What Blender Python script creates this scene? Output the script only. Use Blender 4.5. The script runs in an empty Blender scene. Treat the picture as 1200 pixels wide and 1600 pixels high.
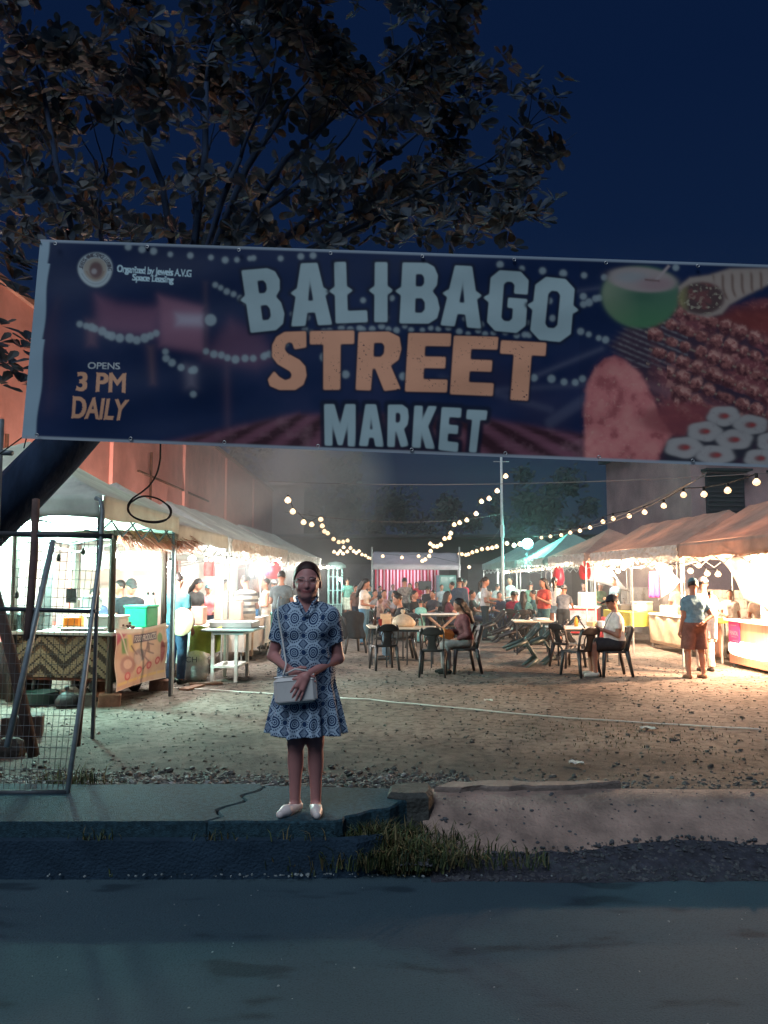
import bpy, bmesh, math, random
import numpy as np
from mathutils import Vector, Matrix, Euler
R = math.radians
PI = math.pi
random.seed(7)
SC = bpy.context.scene
COL = SC.collection
# ------------------------------------------------------------------ camera, sky, moonlight, exposure
PITCH = R(4.9)
EYE = Vector((0, 0, 1.78))
cd = bpy.data.cameras.new('camera'); cam = bpy.data.objects.new('camera', cd); COL.objects.link(cam)
cam.location = EYE; cam.rotation_euler = (PI/2 + PITCH, 0, 0)
cd.sensor_fit = 'VERTICAL'; cd.sensor_height = 24; cd.lens = 18; cd.clip_start = .05; cd.clip_end = 2000
SC.camera = cam
world = bpy.data.worlds.new("World"); SC.world = world; world.use_nodes = True
_nt = world.node_tree; _bg = _nt.nodes['Background']
_tc = _nt.nodes.new('ShaderNodeTexCoord'); _sx = _nt.nodes.new('ShaderNodeSeparateXYZ'); _rp = _nt.nodes.new('ShaderNodeValToRGB')
_nt.links.new(_tc.outputs['Generated'], _sx.inputs[0]); _nt.links.new(_sx.outputs['Z'], _rp.inputs[0]); _nt.links.new(_rp.outputs[0], _bg.inputs[0])
_e = _rp.color_ramp.elements
_e[0].position = 0; _e[0].color = (.012, .018, .034, 1); _e[1].position = .55; _e[1].color = (.0022, .0078, .030, 1)
_m = _e.new(.22); _m.color = (.004, .0115, .036, 1)
_bg.inputs['Strength'].default_value = 1.3
sl = bpy.data.lights.new('moon', 'SUN'); so = bpy.data.objects.new('moon', sl); COL.objects.link(so)
sl.energy = 1.65; sl.angle = R(35); sl.color = (.76, .87, 1.0)
so.rotation_euler = Vector((.27, .58, -.77)).to_track_quat('-Z', 'Y').to_euler()
SC.view_settings.view_transform = 'Standard'
try: SC.view_settings.look = 'None'
except Exception: pass
SC.view_settings.exposure = 0; SC.view_settings.gamma = 1
SC.render.engine = 'CYCLES'
cy = SC.cycles
cy.max_bounces = 5; cy.diffuse_bounces = 3; cy.glossy_bounces = 2; cy.transmission_bounces = 4; cy.transparent_max_bounces = 8; cy.volume_bounces = 0
cy.sample_clamp_indirect = 4; cy.caustics_reflective = False; cy.caustics_refractive = False
cy.use_denoising = True

# ------------------------------------------------------------------ photo geometry: a point of the place from a direction of view
ct, st_ = math.cos(PITCH), math.sin(PITCH)
def ray(px, py):
    dx = (px-600)/1200; dy = -(py-800)/1200
    return Vector((dx, ct - dy*st_, st_ + dy*ct))
def G(px, py, z=.12):
    d = ray(px, py); return EYE + d*((z-EYE.z)/d.z)
def D(px, py, Y):
    d = ray(px, py); return EYE + d*(Y/d.y)

# ------------------------------------------------------------------ numpy noise
def _h(ix, iy, s):
    n = (ix*374761393 + iy*668265263 + s*1442695041) & 0x7fffffff
    n = ((n ^ (n >> 13))*1274126177) & 0x7fffffff
    return ((n ^ (n >> 16)) & 0xffff)/65535.0
def vn(x, y, s=0):
    x = np.asarray(x, float); y = np.asarray(y, float)
    ix = np.floor(x).astype(np.int64); iy = np.floor(y).astype(np.int64)
    fx = x-ix; fy = y-iy; fx = fx*fx*(3-2*fx); fy = fy*fy*(3-2*fy)
    a = _h(ix, iy, s); b = _h(ix+1, iy, s); c = _h(ix, iy+1, s); d = _h(ix+1, iy+1, s)
    return (a*(1-fx)+b*fx)*(1-fy) + (c*(1-fx)+d*fx)*fy
def fbm(x, y, s=0, o=4):
    t = 0; a = .5
    for i in range(o):
        t = t + a*vn(x*2**i, y*2**i, s+i*17); a *= .5
    return t

# ------------------------------------------------------------------ materials
MATS = {}
def mat(name, col=(.5, .5, .5), rough=.7, var=.0, scale=8, bump=0, bscale=30, metal=0, emit=None, es=0, col2=None, spec=.4, trans=0, vcol=None, stretch=None, sub=0, alpha=1):
    """Principled material, colour broken up by object-space noise; trans: thin translucent sheet share; vcol: name of a colour attribute"""
    if name in MATS: return MATS[name]
    m = bpy.data.materials.new(name); m.use_nodes = True; nt = m.node_tree; N = nt.nodes; L = nt.links
    b = N['Principled BSDF']; b.inputs['Base Color'].default_value = (*col, 1); b.inputs['Roughness'].default_value = rough
    b.inputs['Metallic'].default_value = metal; b.inputs['Specular IOR Level'].default_value = spec
    if alpha < 1: b.inputs['Alpha'].default_value = alpha
    cs = None
    if var or bump:
        tc = N.new('ShaderNodeTexCoord'); v = tc.outputs['Object']
        if stretch:
            mp = N.new('ShaderNodeMapping'); mp.inputs['Scale'].default_value = stretch; L.new(v, mp.inputs[0]); v = mp.outputs[0]
    if vcol:
        at = N.new('ShaderNodeVertexColor'); at.layer_name = vcol; cs = at.outputs[0]
        L.new(cs, b.inputs['Base Color'])
    elif var:
        n = N.new('ShaderNodeTexNoise'); n.inputs['Scale'].default_value = scale; n.inputs['Detail'].default_value = 6; n.inputs['Roughness'].default_value = .62
        L.new(v, n.inputs['Vector'])
        r = N.new('ShaderNodeValToRGB'); L.new(n.outputs['Fac'], r.inputs[0])
        c2 = col2 if col2 else tuple(min(1, c*(1+var)) for c in col); c1 = col if col2 else tuple(c*(1-var) for c in col)
        r.color_ramp.elements[0].position = .3; r.color_ramp.elements[0].color = (*c1, 1)
        r.color_ramp.elements[1].position = .7; r.color_ramp.elements[1].color = (*c2, 1)
        cs = r.outputs[0]; L.new(cs, b.inputs['Base Color'])
    if bump:
        n2 = N.new('ShaderNodeTexNoise'); n2.inputs['Scale'].default_value = bscale; n2.inputs['Detail'].default_value = 5
        L.new(v, n2.inputs['Vector'])
        bp = N.new('ShaderNodeBump'); bp.inputs['Strength'].default_value = bump; bp.inputs['Distance'].default_value = .02
        L.new(n2.outputs['Fac'], bp.inputs['Height']); L.new(bp.outputs[0], b.inputs['Normal'])
    if emit:
        b.inputs['Emission Color'].default_value = (*emit, 1); b.inputs['Emission Strength'].default_value = es
    if trans:
        t = N.new('ShaderNodeBsdfTranslucent'); mx = N.new('ShaderNodeMixShader'); mx.inputs[0].default_value = trans
        t.inputs[0].default_value = (*col, 1)
        if cs: L.new(cs, t.inputs[0])
        L.new(b.outputs[0], mx.inputs[1]); L.new(t.outputs[0], mx.inputs[2]); L.new(mx.outputs[0], N['Material Output'].inputs[0])
    MATS[name] = m
    return m

# ------------------------------------------------------------------ mesh builder
def tag(o, label=None, cat=None, group=None, kind=None):
    if label: o['label'] = label
    if cat: o['category'] = cat
    if group: o['group'] = group
    if kind: o['kind'] = kind
    return o
def empty(name, loc=(0, 0, 0), rz=0, label=None, cat=None, group=None):
    o = bpy.data.objects.new(name, None); COL.objects.link(o); o.location = loc; o.rotation_euler = (0, 0, rz); o.empty_display_size = .1
    return tag(o, label, cat, group)
class MB:
    def __init__(s): s.v = []; s.f = []; s.mi = []; s.M = None; s.cur = 0
    def add(s, vs, fs):
        n = len(s.v)
        if s.M is not None: vs = [s.M @ Vector(p) for p in vs]
        s.v.extend([tuple(p) for p in vs]); s.f.extend([tuple(i+n for i in f) for f in fs]); s.mi.extend([s.cur]*len(fs)); return s
    def box(s, c, size, rot=None, bev=0):
        hx, hy, hz = size[0]/2, size[1]/2, size[2]/2
        if bev <= 0:
            vs = [Vector((x*hx, y*hy, z*hz)) for z in (-1, 1) for y in (-1, 1) for x in (-1, 1)]
            fs = [(0, 2, 3, 1), (4, 5, 7, 6), (0, 1, 5, 4), (2, 6, 7, 3), (0, 4, 6, 2), (1, 3, 7, 5)]
        else:
            b = min(bev, hx*.9, hy*.9, hz*.9); vs = []; fs = []
            for z, k in ((-hz, b), (-hz+b, 0), (hz-b, 0), (hz, b)):
                x, y, q = hx-k, hy-k, b if k == 0 else b*.5
                vs += [Vector(p) for p in ((-x+q, -y, z), (x-q, -y, z), (x, -y+q, z), (x, y-q, z), (x-q, y, z), (-x+q, y, z), (-x, y-q, z), (-x, -y+q, z))]
            for r in range(3):
                for i in range(8): a = r*8+i; c2 = r*8+(i+1) % 8; fs.append((a, c2, c2+8, a+8))
            fs.append(tuple(range(7, -1, -1))); fs.append(tuple(range(24, 32)))
        if rot is not None:
            m = rot if isinstance(rot, Matrix) else Euler(rot).to_matrix()
            vs = [m @ v for v in vs]
        c = Vector(c); return s.add([v+c for v in vs], fs)
    def cyl(s, p0, p1, r0, r1=None, n=10, cap=True):
        return s.tube([p0, p1], [r0, r0 if r1 is None else r1], n, cap)
    def tube(s, pts, r, n=8, cap=True, flat=1.0):
        pts = [Vector(p) for p in pts]; k = len(pts); rr = r if isinstance(r, (list, tuple)) else [r]*k
        vs = []; up = None
        for i, p in enumerate(pts):
            t = (pts[min(i+1, k-1)]-pts[max(i-1, 0)])
            if t.length < 1e-9: t = Vector((0, 0, 1))
            t.normalize()
            if up is None: up = Vector((0, 0, 1)) if abs(t.z) < .9 else Vector((1, 0, 0))
            a = t.cross(up)
            if a.length < 1e-6: a = t.orthogonal()
            a.normalize(); b = t.cross(a).normalized(); up = b if abs(t.dot(b)) < .9 else up
            up = -b
            for j in range(n):
                th = 2*PI*j/n; vs.append(p + a*(math.cos(th)*rr[i]) + b*(math.sin(th)*rr[i]*flat))
        fs = [(i*n+j, i*n+(j+1) % n, (i+1)*n+(j+1) % n, (i+1)*n+j) for i in range(k-1) for j in range(n)]
        if cap: fs.append(tuple(range(n-1, -1, -1))); fs.append(tuple((k-1)*n+j for j in range(n)))
        return s.add(vs, fs)
    def lathe(s, prof, c=(0, 0, 0), n=16, rot=None, cap=True, sx=1, sy=1):
        c = Vector(c); vs = []
        for r, z in prof:
            for j in range(n):
                th = 2*PI*j/n; v = Vector((r*math.cos(th)*sx, r*math.sin(th)*sy, z))
                vs.append((Euler(rot).to_matrix() @ v if rot else v)+c)
        k = len(prof); fs = [(i*n+j, i*n+(j+1) % n, (i+1)*n+(j+1) % n, (i+1)*n+j) for i in range(k-1) for j in range(n)]
        if cap: fs.append(tuple(range(n-1, -1, -1))); fs.append(tuple((k-1)*n+j for j in range(n)))
        return s.add(vs, fs)
    def sphere(s, c, r, n=10, m=7, sc=(1, 1, 1)):
        vs = [(0, 0, -1)]; c = Vector(c)
        for i in range(1, m):
            ph = -PI/2+PI*i/m
            for j in range(n): th = 2*PI*j/n; vs.append((math.cos(ph)*math.cos(th), math.cos(ph)*math.sin(th), math.sin(ph)))
        vs.append((0, 0, 1)); fs = []
        for j in range(n): fs.append((0, 1+(j+1) % n, 1+j))
        for i in range(m-2):
            for j in range(n): a = 1+i*n; fs.append((a+j, a+(j+1) % n, a+n+(j+1) % n, a+n+j))
        l = 1+(m-2)*n
        for j in range(n): fs.append((l+j, l+(j+1) % n, l+n))
        return s.add([Vector((x*r*sc[0], y*r*sc[1], z*r*sc[2]))+c for x, y, z in vs], fs)
    def sheet(s, fn, nu, nv, th=0.0):
        """fn(u,v)->point, a cloth sheet; th > 0 gives it thickness along its normal"""
        P = [[Vector(fn(i/nu, j/nv)) for i in range(nu+1)] for j in range(nv+1)]
        def nrm(i, j):
            a = P[j][min(i+1, nu)]-P[j][max(i-1, 0)]; b = P[min(j+1, nv)][i]-P[max(j-1, 0)][i]
            c = a.cross(b); return c.normalized() if c.length > 1e-9 else Vector((0, 0, 1))
        vs = [P[j][i] for j in range(nv+1) for i in range(nu+1)]; w = nu+1
        fs = [(j*w+i, j*w+i+1, (j+1)*w+i+1, (j+1)*w+i) for j in range(nv) for i in range(nu)]
        if th:
            o = len(vs); vs += [P[j][i]-nrm(i, j)*th for j in range(nv+1) for i in range(nu+1)]
            fs += [tuple(o+q for q in reversed(f)) for f in fs[:nu*nv]]
            ed = [(j*w, (j+1)*w) for j in range(nv)] + [(nv*w+i, nv*w+i+1) for i in range(nu)] + [((j+1)*w+nu, j*w+nu) for j in range(nv)] + [(i+1, i) for i in range(nu)]
            fs += [(a, b, b+o, a+o) for a, b in ed]
        return s.add(vs, fs)
    def build(s, name, m, parent=None, smooth=False, world=False, loc=None):
        me = bpy.data.meshes.new(name); me.from_pydata(s.v, [], s.f)
        for x in (m if isinstance(m, (list, tuple)) else [m]): me.materials.append(x)
        if any(s.mi): me.polygons.foreach_set('material_index', s.mi)
        if smooth: me.polygons.foreach_set('use_smooth', [True]*len(me.polygons))
        me.update(); o = bpy.data.objects.new(name, me); COL.objects.link(o)
        if loc is not None: o.location = loc
        if parent is not None:
            o.parent = parent
            if world: o.matrix_parent_inverse = (Matrix.Translation(parent.location) @ parent.rotation_euler.to_matrix().to_4x4()).inverted()
        return o
def np_mesh(name, V, F, m, parent=None, smooth=True, colors=None):
    """numpy verts (n,3), quads or tris (k,4|3) -> object"""
    me = bpy.data.meshes.new(name); k = F.shape[1]
    me.vertices.add(len(V)); me.vertices.foreach_set('co', np.asarray(V, np.float32).ravel())
    me.loops.add(F.size); me.loops.foreach_set('vertex_index', F.astype(np.int32).ravel())
    me.polygons.add(len(F)); me.polygons.foreach_set('loop_start', np.arange(0, F.size, k, dtype=np.int32))
    me.polygons.foreach_set('loop_total', np.full(len(F), k, np.int32))
    if smooth: me.polygons.foreach_set('use_smooth', np.ones(len(F), bool))
    me.update(calc_edges=True); me.validate()
    if colors is not None:
        ca = me.color_attributes.new('print', 'FLOAT_COLOR', 'POINT')
        ca.data.foreach_set('color', np.c_[colors, np.ones(len(colors))].astype(np.float32).ravel())
    for x in (m if isinstance(m, (list, tuple)) else [m]): me.materials.append(x)
    o = bpy.data.objects.new(name, me); COL.objects.link(o)
    if parent is not None: o.parent = parent
    return o
def copy_tree(o, parent=None):
    c = o.copy(); COL.objects.link(c)
    if parent is not None: c.parent = parent; c.matrix_parent_inverse = o.matrix_parent_inverse.copy()
    for ch in list(o.children): copy_tree(ch, c)
    return c
def lamp(name, loc, energy, col=(1, 1, 1), r=.06, parent=None):
    l = bpy.data.lights.new(name, 'POINT'); l.energy = energy; l.color = col; l.shadow_soft_size = r
    o = bpy.data.objects.new(name, l); COL.objects.link(o)
    o.location = loc
    if parent is not None: o.parent = parent; o.matrix_parent_inverse = (Matrix.Translation(parent.location) @ parent.rotation_euler.to_matrix().to_4x4()).inverted()
    return o
def text_polys(s, size=1, shear=0):
    """outline polygons of a line of text (built-in font), as lists of 2-D points"""
    cu = bpy.data.curves.new('t', 'FONT'); cu.body = s; cu.size = size; cu.shear = shear; cu.fill_mode = 'NONE' if hasattr(cu, 'fill_mode') and False else cu.fill_mode
    ob = bpy.data.objects.new('t', cu); COL.objects.link(ob)
    dg = bpy.context.evaluated_depsgraph_get(); me = bpy.data.meshes.new_from_object(ob.evaluated_get(dg))
    tris = []
    me.calc_loop_triangles()
    co = np.array([v.co[:2] for v in me.vertices]) if len(me.vertices) else np.zeros((0, 2))
    T = np.array([t.vertices[:] for t in me.loop_triangles], int)
    bpy.data.objects.remove(ob); bpy.data.curves.remove(cu); bpy.data.meshes.remove(me)
    return co, T
def text_mesh(mb, s, fn, w=None, h=1):
    """text as flat triangles laid by fn(u,v) with u in 0..1 along the line, v in 0..1 up"""
    co, T = text_polys(s)
    a = co.min(0); b = co.max(0)
    q = (co-a)/(b-a)
    mb.add([fn(u, v) for u, v in q], [tuple(t) for t in T])
# ------------------------------------------------------------------ continuous bodies: smooth union of tapered limbs, meshed as one surface
def A3(p): return np.array([p[0], p[1], p[2]], float)
def cap(a, b, ra, rb=None, k=.03, cut=None, op='u', fl=None):
    a = A3(a); b = A3(b); rb = ra if rb is None else rb; m = max(ra, rb)
    return dict(t='cap', a=a, b=b, ra=ra, rb=rb, k=k, cut=cut, op=op, lo=np.minimum(a, b)-m, hi=np.maximum(a, b)+m)
def ell(c, r, rot=None, k=.03, cut=None, op='u'):
    c = A3(c); r = A3(r); Rm = np.array(Euler(rot).to_matrix()) if rot else np.eye(3); e = np.abs(Rm) @ r
    return dict(t='ell', c=c, r=r, R=Rm, k=k, cut=cut, op=op, lo=c-e, hi=c+e)
def fnp(lo, hi, f, k=.02, op='u', cut=None): return dict(t='fn', f=f, k=k, op=op, cut=cut, lo=A3(lo), hi=A3(hi))
def sdf_mesh(prims, h, wob=0):
    us = [p for p in prims if p['op'] == 'u']
    lo = np.min([p['lo'] for p in us], 0)-4*h-.005; hi = np.max([p['hi'] for p in us], 0)+4*h+.005
    n = np.ceil((hi-lo)/h).astype(int)+1
    ax = [lo[i]+h*np.arange(n[i]) for i in range(3)]
    Dv = np.full(n, .5, np.float32)
    for p in prims:
        pad = p['k']*1.6+3*h
        s0 = np.maximum(np.floor((p['lo']-pad-lo)/h).astype(int), 0); s1 = np.minimum(np.ceil((p['hi']+pad-lo)/h).astype(int)+1, n)
        if np.any(s1 <= s0): continue
        sl_ = tuple(slice(s0[i], s1[i]) for i in range(3))
        X = ax[0][sl_[0]][:, None, None]; Y = ax[1][sl_[1]][None, :, None]; Z = ax[2][sl_[2]][None, None, :]
        if p['t'] == 'cap':
            a, b = p['a'], p['b']; ab = b-a; L2 = max(ab @ ab, 1e-12)
            t = np.clip(((X-a[0])*ab[0]+(Y-a[1])*ab[1]+(Z-a[2])*ab[2])/L2, 0, 1)
            d = np.sqrt((X-a[0]-t*ab[0])**2+(Y-a[1]-t*ab[1])**2+(Z-a[2]-t*ab[2])**2)-(p['ra']+t*(p['rb']-p['ra']))
        elif p['t'] == 'ell':
            Q = [X-p['c'][0], Y-p['c'][1], Z-p['c'][2]]; Rm = p['R'].T; r = p['r']
            q = [Rm[i, 0]*Q[0]+Rm[i, 1]*Q[1]+Rm[i, 2]*Q[2] for i in range(3)]
            k0 = np.sqrt((q[0]/r[0])**2+(q[1]/r[1])**2+(q[2]/r[2])**2); k1 = np.sqrt((q[0]/r[0]**2)**2+(q[1]/r[1]**2)**2+(q[2]/r[2]**2)**2)
            d = k0*(k0-1)/np.maximum(k1, 1e-6)
        else: d = p['f'](X, Y, Z)
        for c in (p['cut'] or []):
            o, nn = A3(c[0]), A3(c[1]); nn = nn/np.linalg.norm(nn)
            d = np.maximum(d, (X-o[0])*nn[0]+(Y-o[1])*nn[1]+(Z-o[2])*nn[2])
        cur = Dv[sl_]
        if p['op'] == 's': Dv[sl_] = np.maximum(cur, -d)
        else:
            k = max(p['k'], 1e-4); hh = np.maximum(k-np.abs(cur-d), 0)/k
            Dv[sl_] = np.minimum(cur, d)-hh*hh*k*.25
    if wob:
        Dv += (wob*np.sin(ax[0]*41+1)[:, None, None]*np.sin(ax[1]*37)[None, :, None]*np.sin(ax[2]*33+ax[2]**2*5)[None, None, :]).astype(np.float32)
    nx, ny, nz = Dv.shape; acc = np.zeros((nx-1, ny-1, nz-1, 3), np.float32); cnt = np.zeros((nx-1, ny-1, nz-1), np.float32)
    dims = (nx, ny, nz)
    for axis in range(3):
        o1, o2 = [i for i in range(3) if i != axis]
        for i1 in (0, 1):
            for i2 in (0, 1):
                sa = [None]*3; sb = [None]*3
                sa[axis] = slice(0, dims[axis]-1); sb[axis] = slice(1, dims[axis])
                for o, i in ((o1, i1), (o2, i2)): sa[o] = sb[o] = slice(i, dims[o]-1+i)
                d0 = Dv[tuple(sa)]; d1 = Dv[tuple(sb)]; cr = (d0 < 0) != (d1 < 0)
                t = np.where(cr, d0/np.where(cr, d0-d1, 1), 0)
                acc[..., axis] += t; acc[..., o1] += cr*i1; acc[..., o2] += cr*i2; cnt += cr
    act = cnt > 0; idx = np.full(act.shape, -1, np.int64); idx[act] = np.arange(act.sum())
    ijk = np.argwhere(act); V = (ijk+acc[act]/cnt[act][:, None])*h+lo
    F = []
    for axis in range(3):
        o1, o2 = [(1, 2), (2, 0), (0, 1)][axis]
        sa = [slice(1, -1)]*3; sb = [slice(1, -1)]*3; sa[axis] = slice(0, -1); sb[axis] = slice(1, None)
        a = Dv[tuple(sa)] < 0; b = Dv[tuple(sb)] < 0
        e = np.argwhere(a != b); 
        if not len(e): continue
        inside = a[tuple(e.T)]
        base = e.copy(); base[:, o1] += 1; base[:, o2] += 1
        def cell(d1, d2):
            c = base.copy(); c[:, o1] += d1; c[:, o2] += d2; return idx[tuple(c.T)]
        q = np.stack([cell(-1, -1), cell(0, -1), cell(0, 0), cell(-1, 0)], 1)
        q[~inside] = q[~inside][:, ::-1]; F.append(q)
    F = np.concatenate(F); F = F[(F >= 0).all(1)]
    return V, F

def fabric(col, nm):
    return mat('cloth_'+nm, col, .9, .22, 14, .5, 22, spec=.2)
SKIN = mat('skin', (.36, .17, .115), .55, .12, 20, spec=.35)
SKIN2 = mat('skin_dark', (.24, .115, .08), .55, .12, 20, spec=.35)
HAIRM = mat('hair_black', (.012, .009, .009), .5, .3, 60, .4, 90, stretch=(1, 1, .1))
EYEM = mat('eye_dark', (.02, .012, .01), .2)
def cloth(col):
    return fabric(col, '%02d%02d%02d' % tuple(int(c*99) for c in col))

ARM = {'down': ((.045, .02, -.27), (.07, -.05, -.50)), 'bent': ((.05, .05, -.26), (.02, -.19, -.24)), 'work': ((.07, -.02, -.26), (-.04, -.22, -.30)),
       'phone': ((.05, -.03, -.27), (-.11, -.25, -.18)), 'eat': ((.10, -.14, -.20), (-.06, -.24, -.03)), 'reach': ((.06, -.16, -.20), (.02, -.40, -.22)),
       'back': ((.11, .09, -.25), (-.10, .17, -.36)), 'hip': ((.14, .06, -.24), (.02, -.02, -.40)), 'hold': ((.08, -.02, -.26), (-.10, -.20, -.14)), 'table': ((.08, -.16, -.20), (-.08, -.36, -.26)),
       'lap': ((.06, -.02, -.27), (-.05, -.22, -.33))}
def skeleton(H=1.65, hs=1., neck=0., sit=None, lean=0., head=(0, 0), arms=('down', 'down'), stance=.09, legs=None, wide=1., step=0.):
    s = H/1.70; J = {}
    hz = (.90*s if sit is None else sit/1.0)
    J['s'] = s; J['hipc'] = np.array([0, 0, hz+.03*s])
    Rx = np.array(Euler((lean, 0, 0)).to_matrix())      # leaning forward is towards -Y
    def T(x, y, z): return J['hipc'] + Rx @ (np.array([x, y, z-.93])*s)
    J['T'] = T; J['waist'] = T(0, 0, 1.10); J['chest'] = T(0, -.005, 1.28); J['neck'] = T(0, .015, 1.435); J['Rx'] = Rx
    for sd, nm in ((1, 'l'), (-1, 'r')):
        J['sh_'+nm] = T(sd*.166*wide, .01, 1.332)
        ar = arms[0 if nm == 'l' else 1]; e, w = ARM[ar] if isinstance(ar, str) else ar
        J['el_'+nm] = J['sh_'+nm] + Rx @ (np.array([sd*e[0], e[1], e[2]])*s); J['wr_'+nm] = J['sh_'+nm] + Rx @ (np.array([sd*w[0], w[1], w[2]])*s)
        J['hp_'+nm] = np.array([sd*.088*s, 0, hz])
        if sit is None:
            k = (sd*stance*s, -.02*s-sd*step, .475*s); an = (sd*stance*s*1.05, .02*s-sd*step*1.3, .075*s)
        else:
            k = (sd*.10*s, -.40*s, min(sit+.03, .52*s)); an = (sd*.11*s, -.38*s, .075*s)
        if legs and legs.get(nm): k, an = legs[nm]
        J['kn_'+nm] = A3(k); J['an_'+nm] = A3(an)
    hr = np.array(Euler((lean*.4+head[1], 0, head[0])).to_matrix()); J['hR'] = hr
    hb = J['neck'] + Rx @ np.array([0, -.01, .03])*s
    J['hs'] = hs; hb = hb - np.array([0, 0, neck*s]); J['Hd'] = lambda x, y, z: hb + hr @ (np.array([x, y, z])*s*hs)
    return J
def hand(J, nm, pr, s, curl=.35, fr=.0085, spread=1.):
    s = s*J.get('hands', 1)
    sd = 1 if nm == 'l' else -1
    e, w = J['el_'+nm], J['wr_'+nm]; d = (w-e)/np.linalg.norm(w-e)
    if 'hd_'+nm in J: d = A3(J['hd_'+nm]); d = d/np.linalg.norm(d)
    side = np.array([sd, 0, 0.]); side = side-d*(side @ d); side /= max(np.linalg.norm(side), 1e-6); nn = np.cross(d, side)*sd
    # palm is spread along nn (front-back) for hanging arms, so that the back of the hand faces outwards
    sp = nn; cu = -side
    curl = J.get('curl', curl)
    if 'sp_'+nm in J: sp = A3(J['sp_'+nm]); sp = sp-d*(sp @ d); sp /= np.linalg.norm(sp); cu = np.cross(d, sp); cu = cu if cu[1] > 0 else -cu; pr += [cap(w+d*.02*s-sp*.012*s, w+d*.08*s-sp*.02*s, .02*s, .016*s, .02), cap(w+d*.02*s+sp*.012*s, w+d*.08*s+sp*.02*s, .02*s, .016*s, .02)]
    else: pr.append(cap(w+d*.02*s, w+d*.075*s, .026*s, .03*s, .02))
    for i, (o, L) in enumerate(((-.032, .066), (-.011, .080), (.010, .075), (.030, .058))):
        fr_ = J.get('fr', fr); b = w+d*.085*s+sp*o*s; ds = d+sp*o*3.5; m = b+(ds*math.cos(curl)+cu*math.sin(curl))*L*.5*s; t = m+(ds*math.cos(curl*2.4)+cu*math.sin(curl*2.4))*L*.5*s
        pr.append(cap(b, m, fr_*s, fr_*.95*s, .003)); pr.append(cap(m, t, fr_*.95*s, fr_*.8*s, .003))
    tb = w+d*.03*s-sp*.026*s; tm = tb+(d*.6-sp*.75)*.036*s; tt = tm+(d*.85-sp*.3)*.03*s+cu*.01*s
    pr.append(cap(tb, tm, .012*s, .0105*s, .008)); pr.append(cap(tm, tt, .0105*s, .009*s, .004))
def skin_prims(J, female=False, hands=True, fat=1., feet=True):
    s = J['s']; T = J['T']; pr = []
    pr.append(cap(T(-.05, 0, .95), T(.05, 0, .95), .115*s*fat, k=.05))
    pr.append(cap(T(-.035, 0, 1.10), T(.035, 0, 1.10), .098*s*fat, k=.09))
    pr.append(cap(T(-.07, -.005, 1.27), T(.07, -.005, 1.27), .102*s*fat, k=.09))
    for x in (-1, 1): pr.append(cap(T(x*.03, .012, 1.405), T(x*.14, .01, 1.345), .045*s, .05*s, k=.06))
    if fat > 1.05: pr.append(ell(T(0, -.05, 1.08), (.13*s*fat, .10*s*fat, .14*s), k=.06))
    if female:
        for x in (-.075, .075): pr.append(ell(T(x, -.085, 1.245), (.062*s, .055*s, .06*s), k=.04))
    pr.append(cap(J['neck']-np.array([0, 0, .03*s]), J['Hd'](0, .015, .06), .058*s, .05*s, .04))
    H_ = J['Hd']; hr = Euler((0, 0, 0))
    def he(c, r, k): 
        p = ell((0, 0, 0), np.array(r)*s*J['hs'], k=k); p['c'] = H_(*c); p['R'] = J['hR']; e = np.abs(J['hR']) @ p['r']; p['lo'] = p['c']-e; p['hi'] = p['c']+e; return p
    pr.append(he((0, 0, .165), (.076, .095, .098), .02)); pr.append(he((0, -.028, .105), (.06, .066, .072), .04))
    pr.append(he((0, -.066, .058), (.03, .028, .024), .03))                     # chin
    pr.append(cap(H_(0, -.092, .152), H_(0, -.104, .112), .009*s, .014*s, .02))   # nose
    pr.append(he((0, -.088, .083), (.026, .012, .011), .012))                    # mouth
    for sd in (-1, 1):
        pr.append(he((sd*.079, .01, .135), (.012, .02, .032), .008))              # ear
        pr.append(he((sd*.034, -.078, .165), (.026, .014, .009), .014))            # brow ridge
        pr.append(he((sd*.036, -.078, .112), (.02, .016, .018), .02))              # cheek
    for nm in ('l', 'r'):
        pr.append(cap(J['sh_'+nm], J['el_'+nm], .05*s*fat**.5, .038*s*fat**.5, .03)); pr.append(cap(J['el_'+nm], J['wr_'+nm], .038*s*fat**.5, .025*s, .015))
        if hands: hand(J, nm, pr, s)
        pr.append(cap(J['hp_'+nm], J['kn_'+nm], .088*s*fat**.5, .056*s, .04)); pr.append(cap(J['kn_'+nm], J['an_'+nm], .054*s, .036*s, .02))
        kn, an = J['kn_'+nm], J['an_'+nm]; d = an-kn; b = np.cross(np.cross(d, (0, -1, 0)), d); b = -b/max(np.linalg.norm(b), 1e-6)
        pr.append(ell(kn+d*.32+np.array([0, .018*s, 0]), (.046*s, .05*s, .11*s), k=.03))
        if feet:
            fv = A3((math.sin(J.get('fa_'+nm, 0)), -math.cos(J.get('fa_'+nm, 0)), 0))*s; z_ = A3((0, 0, s))
            pr.append(cap(an-fv*.025-z_*.035, an+fv*.10-z_*.045, .036*s, .03*s, .02)); pr.append(cap(an+fv*.10-z_*.045, an+fv*.16-z_*.052, .032*s, .022*s, .015))
    return pr
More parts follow.
